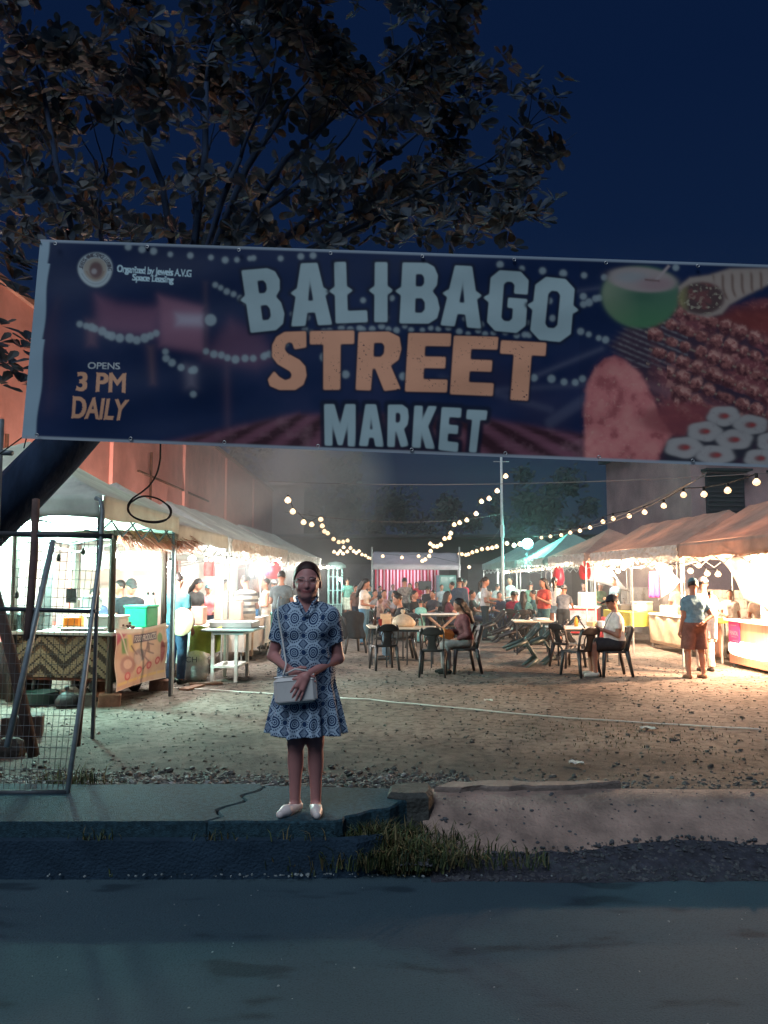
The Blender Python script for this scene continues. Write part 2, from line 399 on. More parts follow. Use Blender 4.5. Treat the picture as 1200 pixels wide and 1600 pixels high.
def torso_cloth(J, t=.014, sleeve='short', length=.93, female=False, fat=1., neckz=1.43, loose=0.):
    s = J['s']; T = J['T']; up = J['Rx'] @ np.array([0, 0, 1.]); cn = [(T(0, 0, neckz), up), (T(0, 0, length), -up)]; c2 = [(T(0, 0, length), -up)]
    pr = [cap(T(-.07, -.005, 1.27), T(.07, -.005, 1.27), .102*s*fat+t, k=.05, cut=c2), cap(T(-.035-loose*.5, 0, 1.10), T(.035+loose*.5, 0, 1.10), .098*s*fat+t+loose*.6, k=.09, cut=c2),
          cap(T(-.055, 0, .97), T(.055, 0, .97), .115*s*fat+t+loose*.4, k=.05, cut=c2), cap(T(-.03, .012, 1.405), T(-.14, .01, 1.345), .045*s+t, .05*s+t, k=.06, cut=cn), cap(T(.03, .012, 1.405), T(.14, .01, 1.345), .045*s+t, .05*s+t, k=.06, cut=cn)]
    if fat > 1.05: pr.append(ell(T(0, -.05, 1.08), (.13*s*fat+t, .10*s*fat+t, .14*s+t), k=.06, cut=c2))
    if female:
        for x in (-.075, .075): pr.append(ell(T(x, -.085, 1.245), (.062*s+t, .055*s+t, .06*s+t), k=.04))
    fr = {'none': 0, 'short': .62, 'half': .85, 'long': 1}[sleeve]
    for nm in ('l', 'r'):
        a, b, w = J['sh_'+nm], J['el_'+nm], J['wr_'+nm]; f4 = fat**.5
        if fr:
            e = a+(b-a)*fr; pr.append(cap(a, b if fr == 1 else b, .05*s*f4+t*1.1, .04*s*f4+t*(1.2 if fr < 1 else 1), .03, cut=None if fr == 1 else [(e, b-a)]))
        if sleeve == 'long':
            e = b+(w-b)*.93; pr.append(cap(b, w, .04*s*f4+t, .026*s+t, .015, cut=[(e, w-b)]))
    return pr
def leg_cloth(J, t=.014, frac=1., fat=1., loose=0.):
    """trousers or shorts: frac 1 to the ankle, .5 to the knee"""
    s = J['s']; T = J['T']; up = J['Rx'] @ np.array([0, 0, 1.]); cw = [(T(0, 0, 1.03), up)]
    pr = [cap(T(-.055, 0, .95), T(.055, 0, .95), .115*s*fat+t, k=.05, cut=cw)]
    for nm in ('l', 'r'):
        h, k, a = J['hp_'+nm], J['kn_'+nm], J['an_'+nm]
        if frac <= .5: pr.append(cap(h, k, .088*s*fat**.5+t, .062*s+t+loose, .04, cut=[(h+(k-h)*min(frac*2, .97), k-h)]))
        else:
            pr.append(cap(h, k, .088*s*fat**.5+t, .06*s+t, .03)); e = k+(a-k)*(frac-.5)*2*.97
            pr.append(cap(k, a, .058*s+t, .042*s+t+loose, .02, cut=[(e, a-k)]))
    return pr
def shoe_prims(J, t=.01):
    s = J['s']; pr = []
    for nm in ('l', 'r'):
        an = J['an_'+nm]; c = [(an+A3((0, 0, .02*s)), (0, 0, 1)), (an-A3((0, 0, .0745*s)), (0, 0, -1))]
        pr += [cap(an+A3((0, .025*s, -.035*s)), an+A3((0, -.10*s, -.045*s)), .036*s+t, .032*s+t, .01, cut=c), cap(an+A3((0, -.10*s, -.045*s)), an+A3((0, -.165*s, -.05*s)), .034*s+t, .022*s+t, .01, cut=c)]
    return pr
def hair_prims(J, style):
    s = J['s']; H_ = J['Hd']; pr = []
    def he(c, r, k, op='u', cut=None):
        p = ell((0, 0, 0), np.array(r)*s*J['hs'], k=k, op=op, cut=cut); p['c'] = H_(*c); p['R'] = J['hR']; e = np.abs(J['hR']) @ p['r']; p['lo'] = p['c']-e; p['hi'] = p['c']+e; return p
    d = J['hR']
    front = [(H_(0, -.052, .19), d @ np.array([0, -1, -.75]))]
    pr.append(he((0, .008, .172), (.086, .103, .104), .01, cut=front+[(H_(0, 0, .10), d @ np.array([0, .5, -1]))]))
    if style == 'bun': pr.append(he((0, .12, .15), (.045, .04, .045), .02))
    if style in ('long', 'pony'):
        if style == 'long':
            pr.append(cap(H_(0, .06, .15), H_(0, .10, -.05), .078*s, .075*s, .03)); pr.append(cap(H_(0, .10, -.05), H_(0, .12, -.24), .075*s, .045*s, .03))
            for sd in (-1, 1): pr.append(cap(H_(sd*.075, .02, .16), H_(sd*.085, .06, -.02), .022*s, .03*s, .02))
        else:
            pr.append(cap(H_(0, .10, .17), H_(0, .15, .08), .03*s, .034*s, .02)); pr.append(cap(H_(0, .15, .08), H_(0, .14, -.12), .036*s, .018*s, .02))
    return pr
def cap_prims(J, back=False):
    s = J['s']; H_ = J['Hd']; d = J['hR']; f = 1 if not back else -1
    p = ell((0, 0, 0), np.array((.09, .108, .11))*s, k=.005, cut=[(H_(0, 0, .175), d @ np.array([0, .1, -1]))]); p['c'] = H_(0, .002, .172); p['R'] = d; e = np.abs(d) @ p['r']; p['lo'] = p['c']-e; p['hi'] = p['c']+e
    q = ell((0, 0, 0), np.array((.075, .085, .012))*s, k=.008); q['c'] = H_(0, -.125*f, .183); q['R'] = d @ np.array(Euler((.18*f, 0, 0)).to_matrix()); e = np.abs(q['R']) @ q['r']; q['lo'] = q['c']-e; q['hi'] = q['c']+e
    return [p, q]
NP = [0]
def person(label, loc, rz=0, H=1.65, top=(.5, .5, .5), sleeve='short', bottom='pants', bcol=(.03, .04, .07), hair='short', hat=None, shoes=(.03, .03, .03), female=False, fat=1., res=.014, skin=None, group=None, loose=.012, toplen=.93, face=False, stripes=None, cat='person', hatback=False, **pose):
    J = skeleton(H=H, **pose); sk = skin or SKIN
    V, F = sdf_mesh(skin_prims(J, female, True, fat), res)
    o = np_mesh('person', V, F, sk); o.location = loc; o.rotation_euler = (0, 0, rz)
    tag(o, label, cat, group)
    def child(nm, prims, m, wob=0, r=res):
        V, F = sdf_mesh(prims, r, wob); return np_mesh(nm, V, F, m, o)
    nm = {'none': 'tank_top', 'short': 'shirt', 'half': 'shirt', 'long': 'jacket'}[sleeve]
    child(nm, torso_cloth(J, sleeve=sleeve, female=female, fat=fat, length=toplen, loose=loose), stripes or cloth(top), .003)
    if bottom == 'pants': child('trousers', leg_cloth(J, fat=fat, loose=.008), cloth(bcol), .003)
    elif bottom == 'shorts': child('shorts', leg_cloth(J, frac=.46, fat=fat, loose=.03, t=.02), cloth(bcol), .003)
    elif bottom == 'short_shorts': child('shorts', leg_cloth(J, frac=.2, fat=fat, loose=.02), cloth(bcol), .002)
    if shoes: child('shoes', shoe_prims(J), cloth(shoes))
    if hair: child('hair', hair_prims(J, hair), HAIRM, .002)
    if hat: child('cap', cap_prims(J, hatback), cloth(hat))
    if face:
        H_ = J['Hd']; s = J['s']; mb = MB()
        for sd in (-1, 1): mb.sphere(H_(sd*.033, -.0845, .146), .0125*s, 8, 6, (1, .6, .7))
        mb.build('eyes', EYEM, o, True)
    NP[0] += 1
    return o
# ------------------------------------------------------------------ ground, road, kerb, pavement
def road_material():
    m = bpy.data.materials.new('asphalt'); m.use_nodes = True; nt = m.node_tree; N = nt.nodes; L = nt.links; b = N['Principled BSDF']; tc = N.new('ShaderNodeTexCoord')
    def noise(sc, det, st=None):
        n = N.new('ShaderNodeTexNoise'); n.inputs['Scale'].default_value = sc; n.inputs['Detail'].default_value = det; v = tc.outputs['Object']
        if st: mp = N.new('ShaderNodeMapping'); mp.inputs['Scale'].default_value = st; L.new(v, mp.inputs[0]); v = mp.outputs[0]
        L.new(v, n.inputs['Vector']); return n.outputs['Fac']
    def ramp(f, stops):
        r = N.new('ShaderNodeValToRGB'); e = r.color_ramp.elements; e[0].position, e[0].color = stops[0][0], (*stops[0][1], 1); e[1].position, e[1].color = stops[-1][0], (*stops[-1][1], 1)
        for p, c in stops[1:-1]: q = e.new(p); q.color = (*c, 1)
        L.new(f, r.inputs[0]); return r.outputs[0]
    def mul(a, c, f=1):
        x = N.new('ShaderNodeMixRGB'); x.blend_type = 'MULTIPLY'; x.inputs[0].default_value = f; L.new(a, x.inputs[1]); L.new(c, x.inputs[2]); return x.outputs[0]
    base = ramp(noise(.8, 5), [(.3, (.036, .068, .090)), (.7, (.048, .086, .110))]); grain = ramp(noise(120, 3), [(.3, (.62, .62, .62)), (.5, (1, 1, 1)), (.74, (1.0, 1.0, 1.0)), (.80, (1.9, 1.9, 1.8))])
    stain = ramp(noise(2.1, 3, (.55, 1.5, 1)), [(.355, (.50, .53, .57)), (.405, (.92, .93, .95)), (.46, (1, 1, 1)), (1, (1, 1, 1))]); crack = ramp(noise(1.2, 8, (.35, 2, 1)), [(.485, (1, 1, 1)), (.4975, (.72, .72, .74)), (.51, (1, 1, 1))])
    L.new(mul(mul(mul(base, grain), stain), crack, .0), b.inputs['Base Color']); b.inputs['Roughness'].default_value = .85; b.inputs['Specular IOR Level'].default_value = .2
    bp = N.new('ShaderNodeBump'); bp.inputs['Strength'].default_value = .5; bp.inputs['Distance'].default_value = .012; L.new(noise(95, 4), bp.inputs['Height']); L.new(bp.outputs[0], b.inputs['Normal']); return m
M_ROAD = road_material()
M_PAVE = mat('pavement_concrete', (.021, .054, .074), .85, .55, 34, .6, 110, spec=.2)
M_KERB = mat('kerb_dirt_shade', (.022, .044, .070), .95, .25, 6, .6, 60, spec=.1)  # dark tone stands for the shade on the kerb's face as well as dirt
M_APRON = mat('apron_concrete', (.13, .100, .088), .95, .5, 2.6, .8, 40, spec=.1, col2=(.40, .295, .245))
M_STONE = mat('stone', (.085, .085, .082), .8, .55, 3, .3, 30)
def dirt_material():
    m = bpy.data.materials.new('dirt'); m.use_nodes = True; nt = m.node_tree; N = nt.nodes; L = nt.links; b = N['Principled BSDF']
    tc = N.new('ShaderNodeTexCoord'); n1 = N.new('ShaderNodeTexNoise'); n2 = N.new('ShaderNodeTexNoise'); n3 = N.new('ShaderNodeTexNoise')
    for n, s, d in ((n1, .55, 5), (n2, 9, 8), (n3, 55, 4)):
        n.inputs['Scale'].default_value = s; n.inputs['Detail'].default_value = d; n.inputs['Roughness'].default_value = .65; L.new(tc.outputs['Object'], n.inputs['Vector'])
    r1 = N.new('ShaderNodeValToRGB'); L.new(n1.outputs['Fac'], r1.inputs[0]); e = r1.color_ramp.elements
    e[0].position = .30; e[0].color = (.085, .073, .066, 1); e[1].position = .72; e[1].color = (.285, .242, .212, 1); q_ = e.new(.48); q_.color = (.178, .150, .131, 1)
    r2 = N.new('ShaderNodeValToRGB'); L.new(n2.outputs['Fac'], r2.inputs[0]); e = r2.color_ramp.elements
    e[0].position = .34; e[0].color = (.24, .225, .22, 1); e[1].position = .55; e[1].color = (1, 1, 1, 1)
    mx = N.new('ShaderNodeMixRGB'); mx.blend_type = 'MULTIPLY'; mx.inputs[0].default_value = .85; L.new(r1.outputs[0], mx.inputs[1]); L.new(r2.outputs[0], mx.inputs[2])
    sp = N.new('ShaderNodeSeparateXYZ'); L.new(tc.outputs['Object'], sp.inputs[0])      # soil colour blends to near-black towards the pavement
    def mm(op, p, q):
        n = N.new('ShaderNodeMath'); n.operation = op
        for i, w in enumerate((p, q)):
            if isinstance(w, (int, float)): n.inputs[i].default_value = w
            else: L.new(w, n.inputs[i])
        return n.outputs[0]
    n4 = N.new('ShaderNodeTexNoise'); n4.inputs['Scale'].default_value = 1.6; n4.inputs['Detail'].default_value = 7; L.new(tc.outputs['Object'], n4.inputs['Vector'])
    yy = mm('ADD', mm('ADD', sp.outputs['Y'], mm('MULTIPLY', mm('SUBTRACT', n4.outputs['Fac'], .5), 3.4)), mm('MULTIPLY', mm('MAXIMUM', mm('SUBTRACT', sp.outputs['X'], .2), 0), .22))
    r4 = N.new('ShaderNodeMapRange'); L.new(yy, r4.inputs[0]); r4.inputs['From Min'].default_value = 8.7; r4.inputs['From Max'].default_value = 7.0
    dark_band = N.new('ShaderNodeMixRGB'); L.new(mm('MULTIPLY', r4.outputs[0], .78), dark_band.inputs[0]); L.new(mx.outputs[0], dark_band.inputs[1]); dark_band.inputs[2].default_value = (.030, .030, .031, 1)
    L.new(dark_band.outputs[0], b.inputs['Base Color']); b.inputs['Roughness'].default_value = .95; b.inputs['Specular IOR Level'].default_value = .15
    ad = N.new('ShaderNodeMath'); ad.operation = 'ADD'; L.new(n2.outputs['Fac'], ad.inputs[0]); L.new(n3.outputs['Fac'], ad.inputs[1])
    bp = N.new('ShaderNodeBump'); bp.inputs['Strength'].default_value = .6; bp.inputs['Distance'].default_value = .03; L.new(ad.outputs[0], bp.inputs['Height']); L.new(bp.outputs[0], b.inputs['Normal'])
    return m
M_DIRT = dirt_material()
MB().box((0, 150, -.14), (500, 500, .2)).build('ground', mat('far_earth', (.06, .055, .05), .95, .3, .4)).__setitem__('kind', 'structure')
# road: slightly cambered sheet with worn patches
def road_z(x, y): return .012*np.cos(y*.5) - .008 + 0*x
def grid_obj(name, xs, ys, zf, m, smooth=True):
    Xg, Yg = np.meshgrid(xs, ys); Z = zf(Xg, Yg); V = np.c_[Xg.ravel(), Yg.ravel(), Z.ravel()]; w = len(xs); h = len(ys)
    i = np.arange((h-1)*w).reshape(h-1, w)[:, :-1].ravel(); F = np.c_[i, i+1, i+1+w, i+w]
    return np_mesh(name, V, F, m, None, smooth)
o = grid_obj('road', np.linspace(-60, 60, 241), np.r_[np.linspace(-9, 2, 40), np.linspace(2.05, 4.85, 60)], road_z, M_ROAD); o['kind'] = 'structure'
# dirt lot, one sheet, rising a little to the pavement's back edge
def lot_z(x, y):
    z = .12 + .05*(fbm(x*.45, y*.45, 1)-.47) + .02*(fbm(x*3, y*3, 2)-.47) + .012*(fbm(x*11, y*11, 4)-.47)
    edge = np.clip((6.9-y)/1.25, 0, 1); edge = edge*edge*(3-2*edge)
    rub = edge*(.05*(fbm(x*5, y*5, 9)-.4) + .03*(fbm(x*14, y*14, 6)-.45))
    return z + edge*.105 + rub
xs = np.r_[np.linspace(-60, -7, 27), np.arange(-6.9, 7.5, .05), np.linspace(7.6, 60, 27)]
ys = np.r_[np.arange(5.52, 10.5, .04), np.arange(10.5, 20, .09), np.linspace(20, 70, 60)]
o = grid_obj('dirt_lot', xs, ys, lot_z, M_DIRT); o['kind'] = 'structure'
def lz(x, y): return float(lot_z(np.array(x), np.array(y)))
def GL(px, py):
    p = G(px, py, .12)
    for _ in range(3): p = G(px, py, lz(p.x, p.y))
    return p
# pavement slab left of the broken edge, in three cracked pieces; ledge and kerb wall below it
def slab(name, poly, z0, z1, m, jag=.012, bev=.012, kind='structure'):
    mb = MB(); n = len(poly); random.seed(len(poly))
    top = [(x, y, z1) for x, y in poly]; cx = sum(p[0] for p in poly)/n; cy_ = sum(p[1] for p in poly)/n
    ins = [(x+(cx-x)/max(math.hypot(cx-x, cy_-y), .01)*bev, y+(cy_-y)/max(math.hypot(cx-x, cy_-y), .01)*bev, z1) for x, y in poly]
    mid = [(x, y, z1-bev) for x, y in poly]; bot = [(x, y, z0) for x, y in poly]
    vs = ins+mid+bot; fs = [tuple(range(n))]
    for r in range(2):
        for i in range(n): fs.append((r*n+i, (r+1)*n+i, (r+1)*n+(i+1) % n, r*n+(i+1) % n))
    mb.add(vs, fs); o = mb.build(name, m); o['kind'] = kind; return o
def jagged(p, q, n, amp, seed):
    rr = random.Random(seed); return [(p[0]+(q[0]-p[0])*i/n+rr.uniform(-amp, amp)*(0 < i < n), p[1]+(q[1]-p[1])*i/n+rr.uniform(-amp, amp)*(0 < i < n)) for i in range(n)]
rq = random.Random(44); cr = [(-1.08+.22*t/18+.035*math.sin(t*.9)+rq.uniform(-.018, .018), 4.84+.82*t/18) for t in range(19)]
slab('pavement', jagged((-30, 4.835), (-1.10, 4.835), 60, .010, 2)+[(x-.006, y) for x, y in cr]+jagged((-.88, 5.68), (-30, 5.66), 50, .02, 3), -.05, .30, M_PAVE)
slab('pavement', [(x+.006, y) for x, y in cr[:1]]+jagged((-1.05, 4.835), (-.30, 4.85), 8, .012, 5)+jagged((-.30, 4.85), (-.02, 5.10), 6, .03, 6)+jagged((-.02, 5.10), (.22, 5.34), 5, .03, 7)+jagged((.22, 5.34), (.20, 5.66), 4, .02, 8)+[(x+.006, y) for x, y in cr[::-1][:-1]], -.05, .297, M_PAVE)
slab('kerb', jagged((-30, 4.765), (-1.00, 4.765), 70, .008, 11)+jagged((-1.00, 4.765), (-.06, 4.775), 10, .012, 12)+[(.0, 4.9), (-.25, 4.832), (-30, 4.832)], -.05, .205, M_KERB, bev=.02)
mb = MB(); mb.box((-15.2, 4.80, .3), (30, .055, .02)); 
# concrete driveway apron to the right
def apron_z(x, y):
    t = np.clip((y-4.74)/.92, 0, 1); return -.012+.272*t*t*(3-2*t)*1.0 + .012*(fbm(x*1.7, y*1.7, 21)-.5) - .010
o = grid_obj('driveway', np.r_[np.arange(.26, 8, .05), np.linspace(8, 40, 20)], np.arange(4.72, 5.74, .035), lambda x, y: apron_z(x, y), M_APRON); o['kind'] = 'structure'
# the raised concrete strip behind the apron and the broken stub beside the pavement
slab('kerb', jagged((.36, 5.66), (1.3, 5.69), 12, .03, 15)+jagged((1.3, 5.69), (1.75, 5.80), 4, .03, 16)+jagged((1.75, 5.83), (.36, 5.80), 12, .03, 17), 0, .288, mat('strip_concrete', (.16, .13, .115), .9, .35, 8, .5, 60), bev=.015)
slab('broken_concrete', [(.02, 5.33), (.12, 5.29), (.30, 5.31), (.34, 5.42), (.33, 5.58), (.18, 5.62), (.04, 5.55)], .02, .335, mat('broken_concrete', (.05, .055, .052), .95, .6, 10, .9, 40), bev=.03)
# ------------------------------------------------------------------ loose stones and rubble (stuff), grass
def stones(name, pts, seed, m=M_STONE):
    rr = random.Random(seed); mb = MB()
    for x, y, z, s in pts:
        n = 6; rot = Euler((rr.uniform(-.4, .4), rr.uniform(-.4, .4), rr.uniform(0, 6))).to_matrix(); a, b, c = s*rr.uniform(.7, 1.3), s*rr.uniform(.5, 1), s*rr.uniform(.3, .7)
        vs = []; 
        for k, (zz, rd) in enumerate(((-.6, .7), (.1, 1), (.8, .55))):
            for i in range(n): th = 2*PI*i/n+k*.4; q = rd*rr.uniform(.75, 1.15); vs.append(rot @ Vector((a*q*math.cos(th), b*q*math.sin(th), c*zz)) + Vector((x, y, z+c*.25)))
        fs = [(k*n+i, k*n+(i+1) % n, (k+1)*n+(i+1) % n, (k+1)*n+i) for k in range(2) for i in range(n)]+[tuple(range(2*n, 3*n))]
        mb.add(vs, fs)
    o = mb.build(name, m); o['kind'] = 'stuff'; return o
rr = random.Random(3); P_ = []
for i in range(3400):
    x = rr.uniform(-5.2, .6); y = 5.64+abs(rr.gauss(0, .42)); s = min(.055, .008+abs(rr.gauss(0, .016)))
    if y > 5.70: P_.append((x, y, lz(x, y), s))
for i in range(2600):
    x = rr.uniform(-5, 7); y = rr.uniform(5.9, 15); s = min(.04, .005+abs(rr.gauss(0, .011))); P_.append((x, y, lz(x, y), s))
for i in range(700):
    x = rr.uniform(.3, 6.5); y = 5.85+abs(rr.gauss(0, .35)); s = min(.045, .006+abs(rr.gauss(0, .012))); P_.append((x, y, lz(x, y), s))
stones('gravel', P_, 5)
P_ = []
for i in range(3000):
    x = rr.uniform(-5.2, .7); y = 5.66+abs(rr.gauss(0, .5)); s = min(.05, .008+abs(rr.gauss(0, .017)))
    if y < 7: P_.append((x, y, lz(x, y)+.008, s))
for i in range(4200):
    x = rr.uniform(-5.2, 7); y = 6.2+10*rr.random()**1.5; s = min(.03, .003+abs(rr.gauss(0, .009))); P_.append((x, y, lz(x, y), s))
stones('gravel', P_, 15, mat('gravel_dark', (.028, .030, .030), .75, .5, 2.5, .3, 30, col2=(.10, .10, .095)))
P_ = [(rr.uniform(-4.5, .2), 5.7+abs(rr.gauss(0, .35)), 0, rr.uniform(.012, .038)) for i in range(110)]
stones('gravel', [(x, y, lz(x, y)+.02, s) for x, y, z, s in P_], 16, mat('gravel_pale', (.22, .23, .23), .7, .2, 9))
def verge_top(x): return 4.98+.17*math.exp(-((x-2.0)/.9)**2)-.05*max(0, x-2.4)+.10*(float(fbm(np.array(x*2.2), np.array(3.1), 91))-.5)+.05*(float(vn(np.array(x*17), np.array(.5), 92))-.5)
mb = MB(); nx_ = 170
mb.sheet(lambda u, v: (lambda x: (lambda y: (x, y, float(apron_z(np.array(max(x, .3)), np.array(y)))+.006+.022*math.sin(PI*min(1, v*1.0))*float(fbm(np.array(x*9), np.array(y*9), 93))))(4.71+(verge_top(x)-4.71)*v))(.28+6.4*u), nx_, 9)
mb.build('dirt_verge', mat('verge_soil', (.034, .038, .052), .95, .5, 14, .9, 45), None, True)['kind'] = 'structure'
P_ = []
for i in range(3600):
    x = rr.uniform(.1, 6.2); t = rr.random(); top = 5.02+.14*math.exp(-((x-2.0)/.9)**2) - .05*max(0, x-2.4); y = 4.73+(top-4.73)*t
    z = float(apron_z(np.array(x), np.array(y))) if x > .3 else .06; P_.append((x, y, z+.012, min(.026, .003+abs(rr.gauss(0, .008)))))
for i in range(420):
    x = rr.uniform(.35, 6); y = rr.uniform(4.95, 5.66); P_.append((x, y, float(apron_z(np.array(x), np.array(y))), .003+abs(rr.gauss(0, .008))))
stones('rubble', P_, 6, mat('rubble_stone', (.030, .034, .044), .9, .75, 6, .3, 30, col2=(.10, .105, .115)))
P_ = [(-.8+rr.gauss(0, .8), 4.70+rr.random()*.05, .02, rr.uniform(.004, .014)) for i in range(60)] + [(rr.uniform(-4, 4), rr.uniform(2.6, 4.6), .004, rr.uniform(.002, .007)) for i in range(160)]
stones('grit', P_, 7, mat('grit_stone', (.2, .24, .25), .6, .4, 5))
def grass(name, pts, seed, cols):
    rr = random.Random(seed); mb = MB()
    for x, y, z, h in pts:
        a = rr.uniform(0, 2*PI); b = rr.uniform(.2, 1.1)*h; w = rr.uniform(.0025, .006); d = Vector((math.cos(a), math.sin(a), 0)); p = Vector((-d.y, d.x, 0))*w; q = Vector((x, y, z)); mb.cur = rr.randrange(len(cols))
        m1 = q+d*b*.3+Vector((0, 0, h*.6)); t = q+d*b+Vector((0, 0, h*rr.uniform(.75, 1)))
        mb.add([q-p, q+p, m1+p*.8, m1-p*.8, t], [(0, 1, 2, 3), (3, 2, 4)])
    o = mb.build(name, cols); o['kind'] = 'stuff'; return o
GC = [mat('grass_blade', (.055, .075, .022), .7, .3, 5), mat('grass_dry', (.12, .10, .045), .8, .3, 5), mat('grass_dark', (.025, .045, .022), .7, .3, 5)]
P_ = []
for i in range(3200):
    x = rr.gauss(.02, .24); y = rr.uniform(4.74, 5.28); z = .02 if y < 4.86 or x > .05 else .1; P_.append((x, y, z+.05*rr.random(), rr.uniform(.03, .16)))
for i in range(420):
    x = rr.uniform(-.35, 1.0); y = rr.uniform(4.74, 4.98); P_.append((x, y, .04, rr.uniform(.03, .11)))
for i in range(260):
    x = rr.gauss(-2.31, .15); y = rr.gauss(5.85, .1); P_.append((x, y, .2, rr.uniform(.05, .22)))
for cx, n in ((-1.0, 40), (-1.75, 40), (-2.6, 50), (-.5, 30), (.1, 60)):
    for i in range(n): P_.append((cx+rr.gauss(0, .09), 4.755+rr.random()*.05, rr.choice((.0, .205)), rr.uniform(.02, .09)))
for i in range(500):
    x = rr.gauss(2.6, .8); y = rr.gauss(8.3, .7); P_.append((x, y, lz(x, y), rr.uniform(.01, .04)))
grass('grass', P_, 4, GC)
# white rope lying across the lot
rp = [(262, 1076), (300, 1077), (360, 1081), (420, 1085), (520, 1091), (575, 1094), (620, 1099), (700, 1106), (780, 1114), (860, 1121), (960, 1128), (1060, 1134), (1130, 1138), (1205, 1142)]
mb = MB(); pp = []
for a, b in zip(rp, rp[1:]):
    for i in range(4):
        t = i/4; p = GL(a[0]+(b[0]-a[0])*t, a[1]+(b[1]-a[1])*t); pp.append((p.x, p.y+.012*math.sin(len(pp)*1.3), lz(p.x, p.y)+.012))
mb.tube(pp, .0075, 6); tag(mb.build('rope', mat('rope_white', (.75, .75, .70), .8), None, True), 'thin white rope lying across the dirt lot behind the woman', 'rope')
# a few torn pieces of litter
for px, py, w, lb in ((763, 1097, .07, 'crumpled white paper scrap lying on dirt beyond the rope'), (900, 1196, .08, 'pale flat stone shard lying on dirt right of the broken kerb'), (1012, 1141, .10, 'flat beige cardboard scrap beside the white rope'), (505, 1048, .06, 'white crumpled tissue on dirt by the chair legs')):
    c = GL(px, py); mb = MB(); rs = random.Random(px)
    mb.sheet(lambda u, v: (c.x+(u-.5)*w*1.6, c.y+(v-.5)*w+.02*math.sin(u*5), lz(c.x, c.y)+.014+.025*abs(math.sin(u*4+v*5+px))), 5, 4, .002)
    tag(mb.build('paper_scrap' if 'stone' not in lb else 'stone_shard', mat('litter', (.7, .68, .6), .9, .15, 20)), lb, 'litter')

# ------------------------------------------------------------------ far setting: long rendered wall, dark building, far trees
M_WALL = mat('wall_salmon', (.60, .29, .265), .9, .16, 1.2, .25, 20, spec=.1)
w = empty('boundary_wall', (-6.55, 25, 0), 0, 'long salmon plastered wall rising behind the left row of tents', 'wall')
mb = MB(); mb.box((0, 0, 3.3), (.25, 38, 6.8)); mb.build('wall_face', M_WALL, w)
mb = MB(); mb.box((.03, 0, 6.75), (.36, 38.1, .12)); mb.build('coping', mat('coping', (.3, .16, .13), .9, .3, 2), w)
for y in (-13.5, -7, -.5, 6, 12.5):
    mb = MB(); mb.box((.16, y, 3.3), (.10, .4, 6.6)); mb.build('pilaster', M_WALL, w)
for y, z0, z1 in ((-12.2, 2.5, 4.2), (-10.0, 2.5, 4.3), (-4.2, 2.2, 5.2), (-2.5, 2, 3.9), (2.0, 2, 4.0)):
    mb = MB(); mb.cyl((.19, y, z0), (.19, y, z1), .035, n=8); mb.build('rusty_pipe', mat('rust', (.10, .045, .03), .8, .4, 9), w)
mb = MB(); mb.box((.17, -1.2, 4.55), (.06, 8, .05)); mb.build('conduit', mat('rust', (.1, .045, .03)), w)
w = empty('concrete_building', (-6.2, 52, 0), 0, 'pale end block of concrete standing past the end of the salmon wall', 'building')
mb = MB(); mb.box((0, 0, 3.6), (3, 14, 7.2)); mb.build('wall', mat('concrete_grey', (.28, .24, .22), .9, .25, .8, .2, 15), w); mb = MB(); mb.box((0, 0, 7.3), (3.3, 14.3, .2)); mb.build('roof', mat('concrete_grey'), w)
M_DB = mat('dark_render', (.40, .26, .26), .9, .3, .7, .2, 8)
w = empty('dark_building', (16.5, 33, 0), R(6), 'dark purplish building with shuttered windows behind the right tents', 'building')
mb = MB(); mb.box((0, 0, 3.6), (11, 8, 7.2)); mb.build('wall', M_DB, w); mb = MB(); mb.box((0, -.3, 7.32), (11.6, 9, .24)); mb.build('roof', mat('dark_roof', (.03, .03, .035), .8), w)
for i, x in enumerate((-4.2, -1.6, 1.2)):
    mb = MB(); mb.box((x, -4.03, 4.9), (1.5, .1, 1.5)); f = mb.build('window', mat('shutter', (.035, .03, .035), .6), w); mb = MB()
    for k in range(8): mb.box((x, -4.095, 4.3+k*.17), (1.36, .03, .05))
    mb.build('louvre_blade', mat('shutter2', (.06, .05, .055), .6), f)
    mb = MB(); mb.box((x, -4.2, 5.78), (1.8, .5, .08)); mb.build('awning', mat('dark_roof'), w)
w = empty('shop_row', (9, 46, 0), 0, 'low dark shop row closing off the lot behind the stage', 'building')
mb = MB(); mb.box((-8, 0, 2.0), (26, 4, 4.0)); mb.build('wall', mat('dark_shop', (.035, .04, .045), .9, .3, .7), w); mb = MB(); mb.box((-8, -.6, 4.1), (27, 6, .14)); mb.build('roof', mat('dark_roof'), w)
for x in (-17, -13.5, -10, -6.5, -3, .5):
    mb = MB(); mb.box((x, -2.03, 1.3), (2.4, .08, 2.5)); mb.build('shutter', mat('roller', (.07, .075, .08), .5, .2, 3), w)

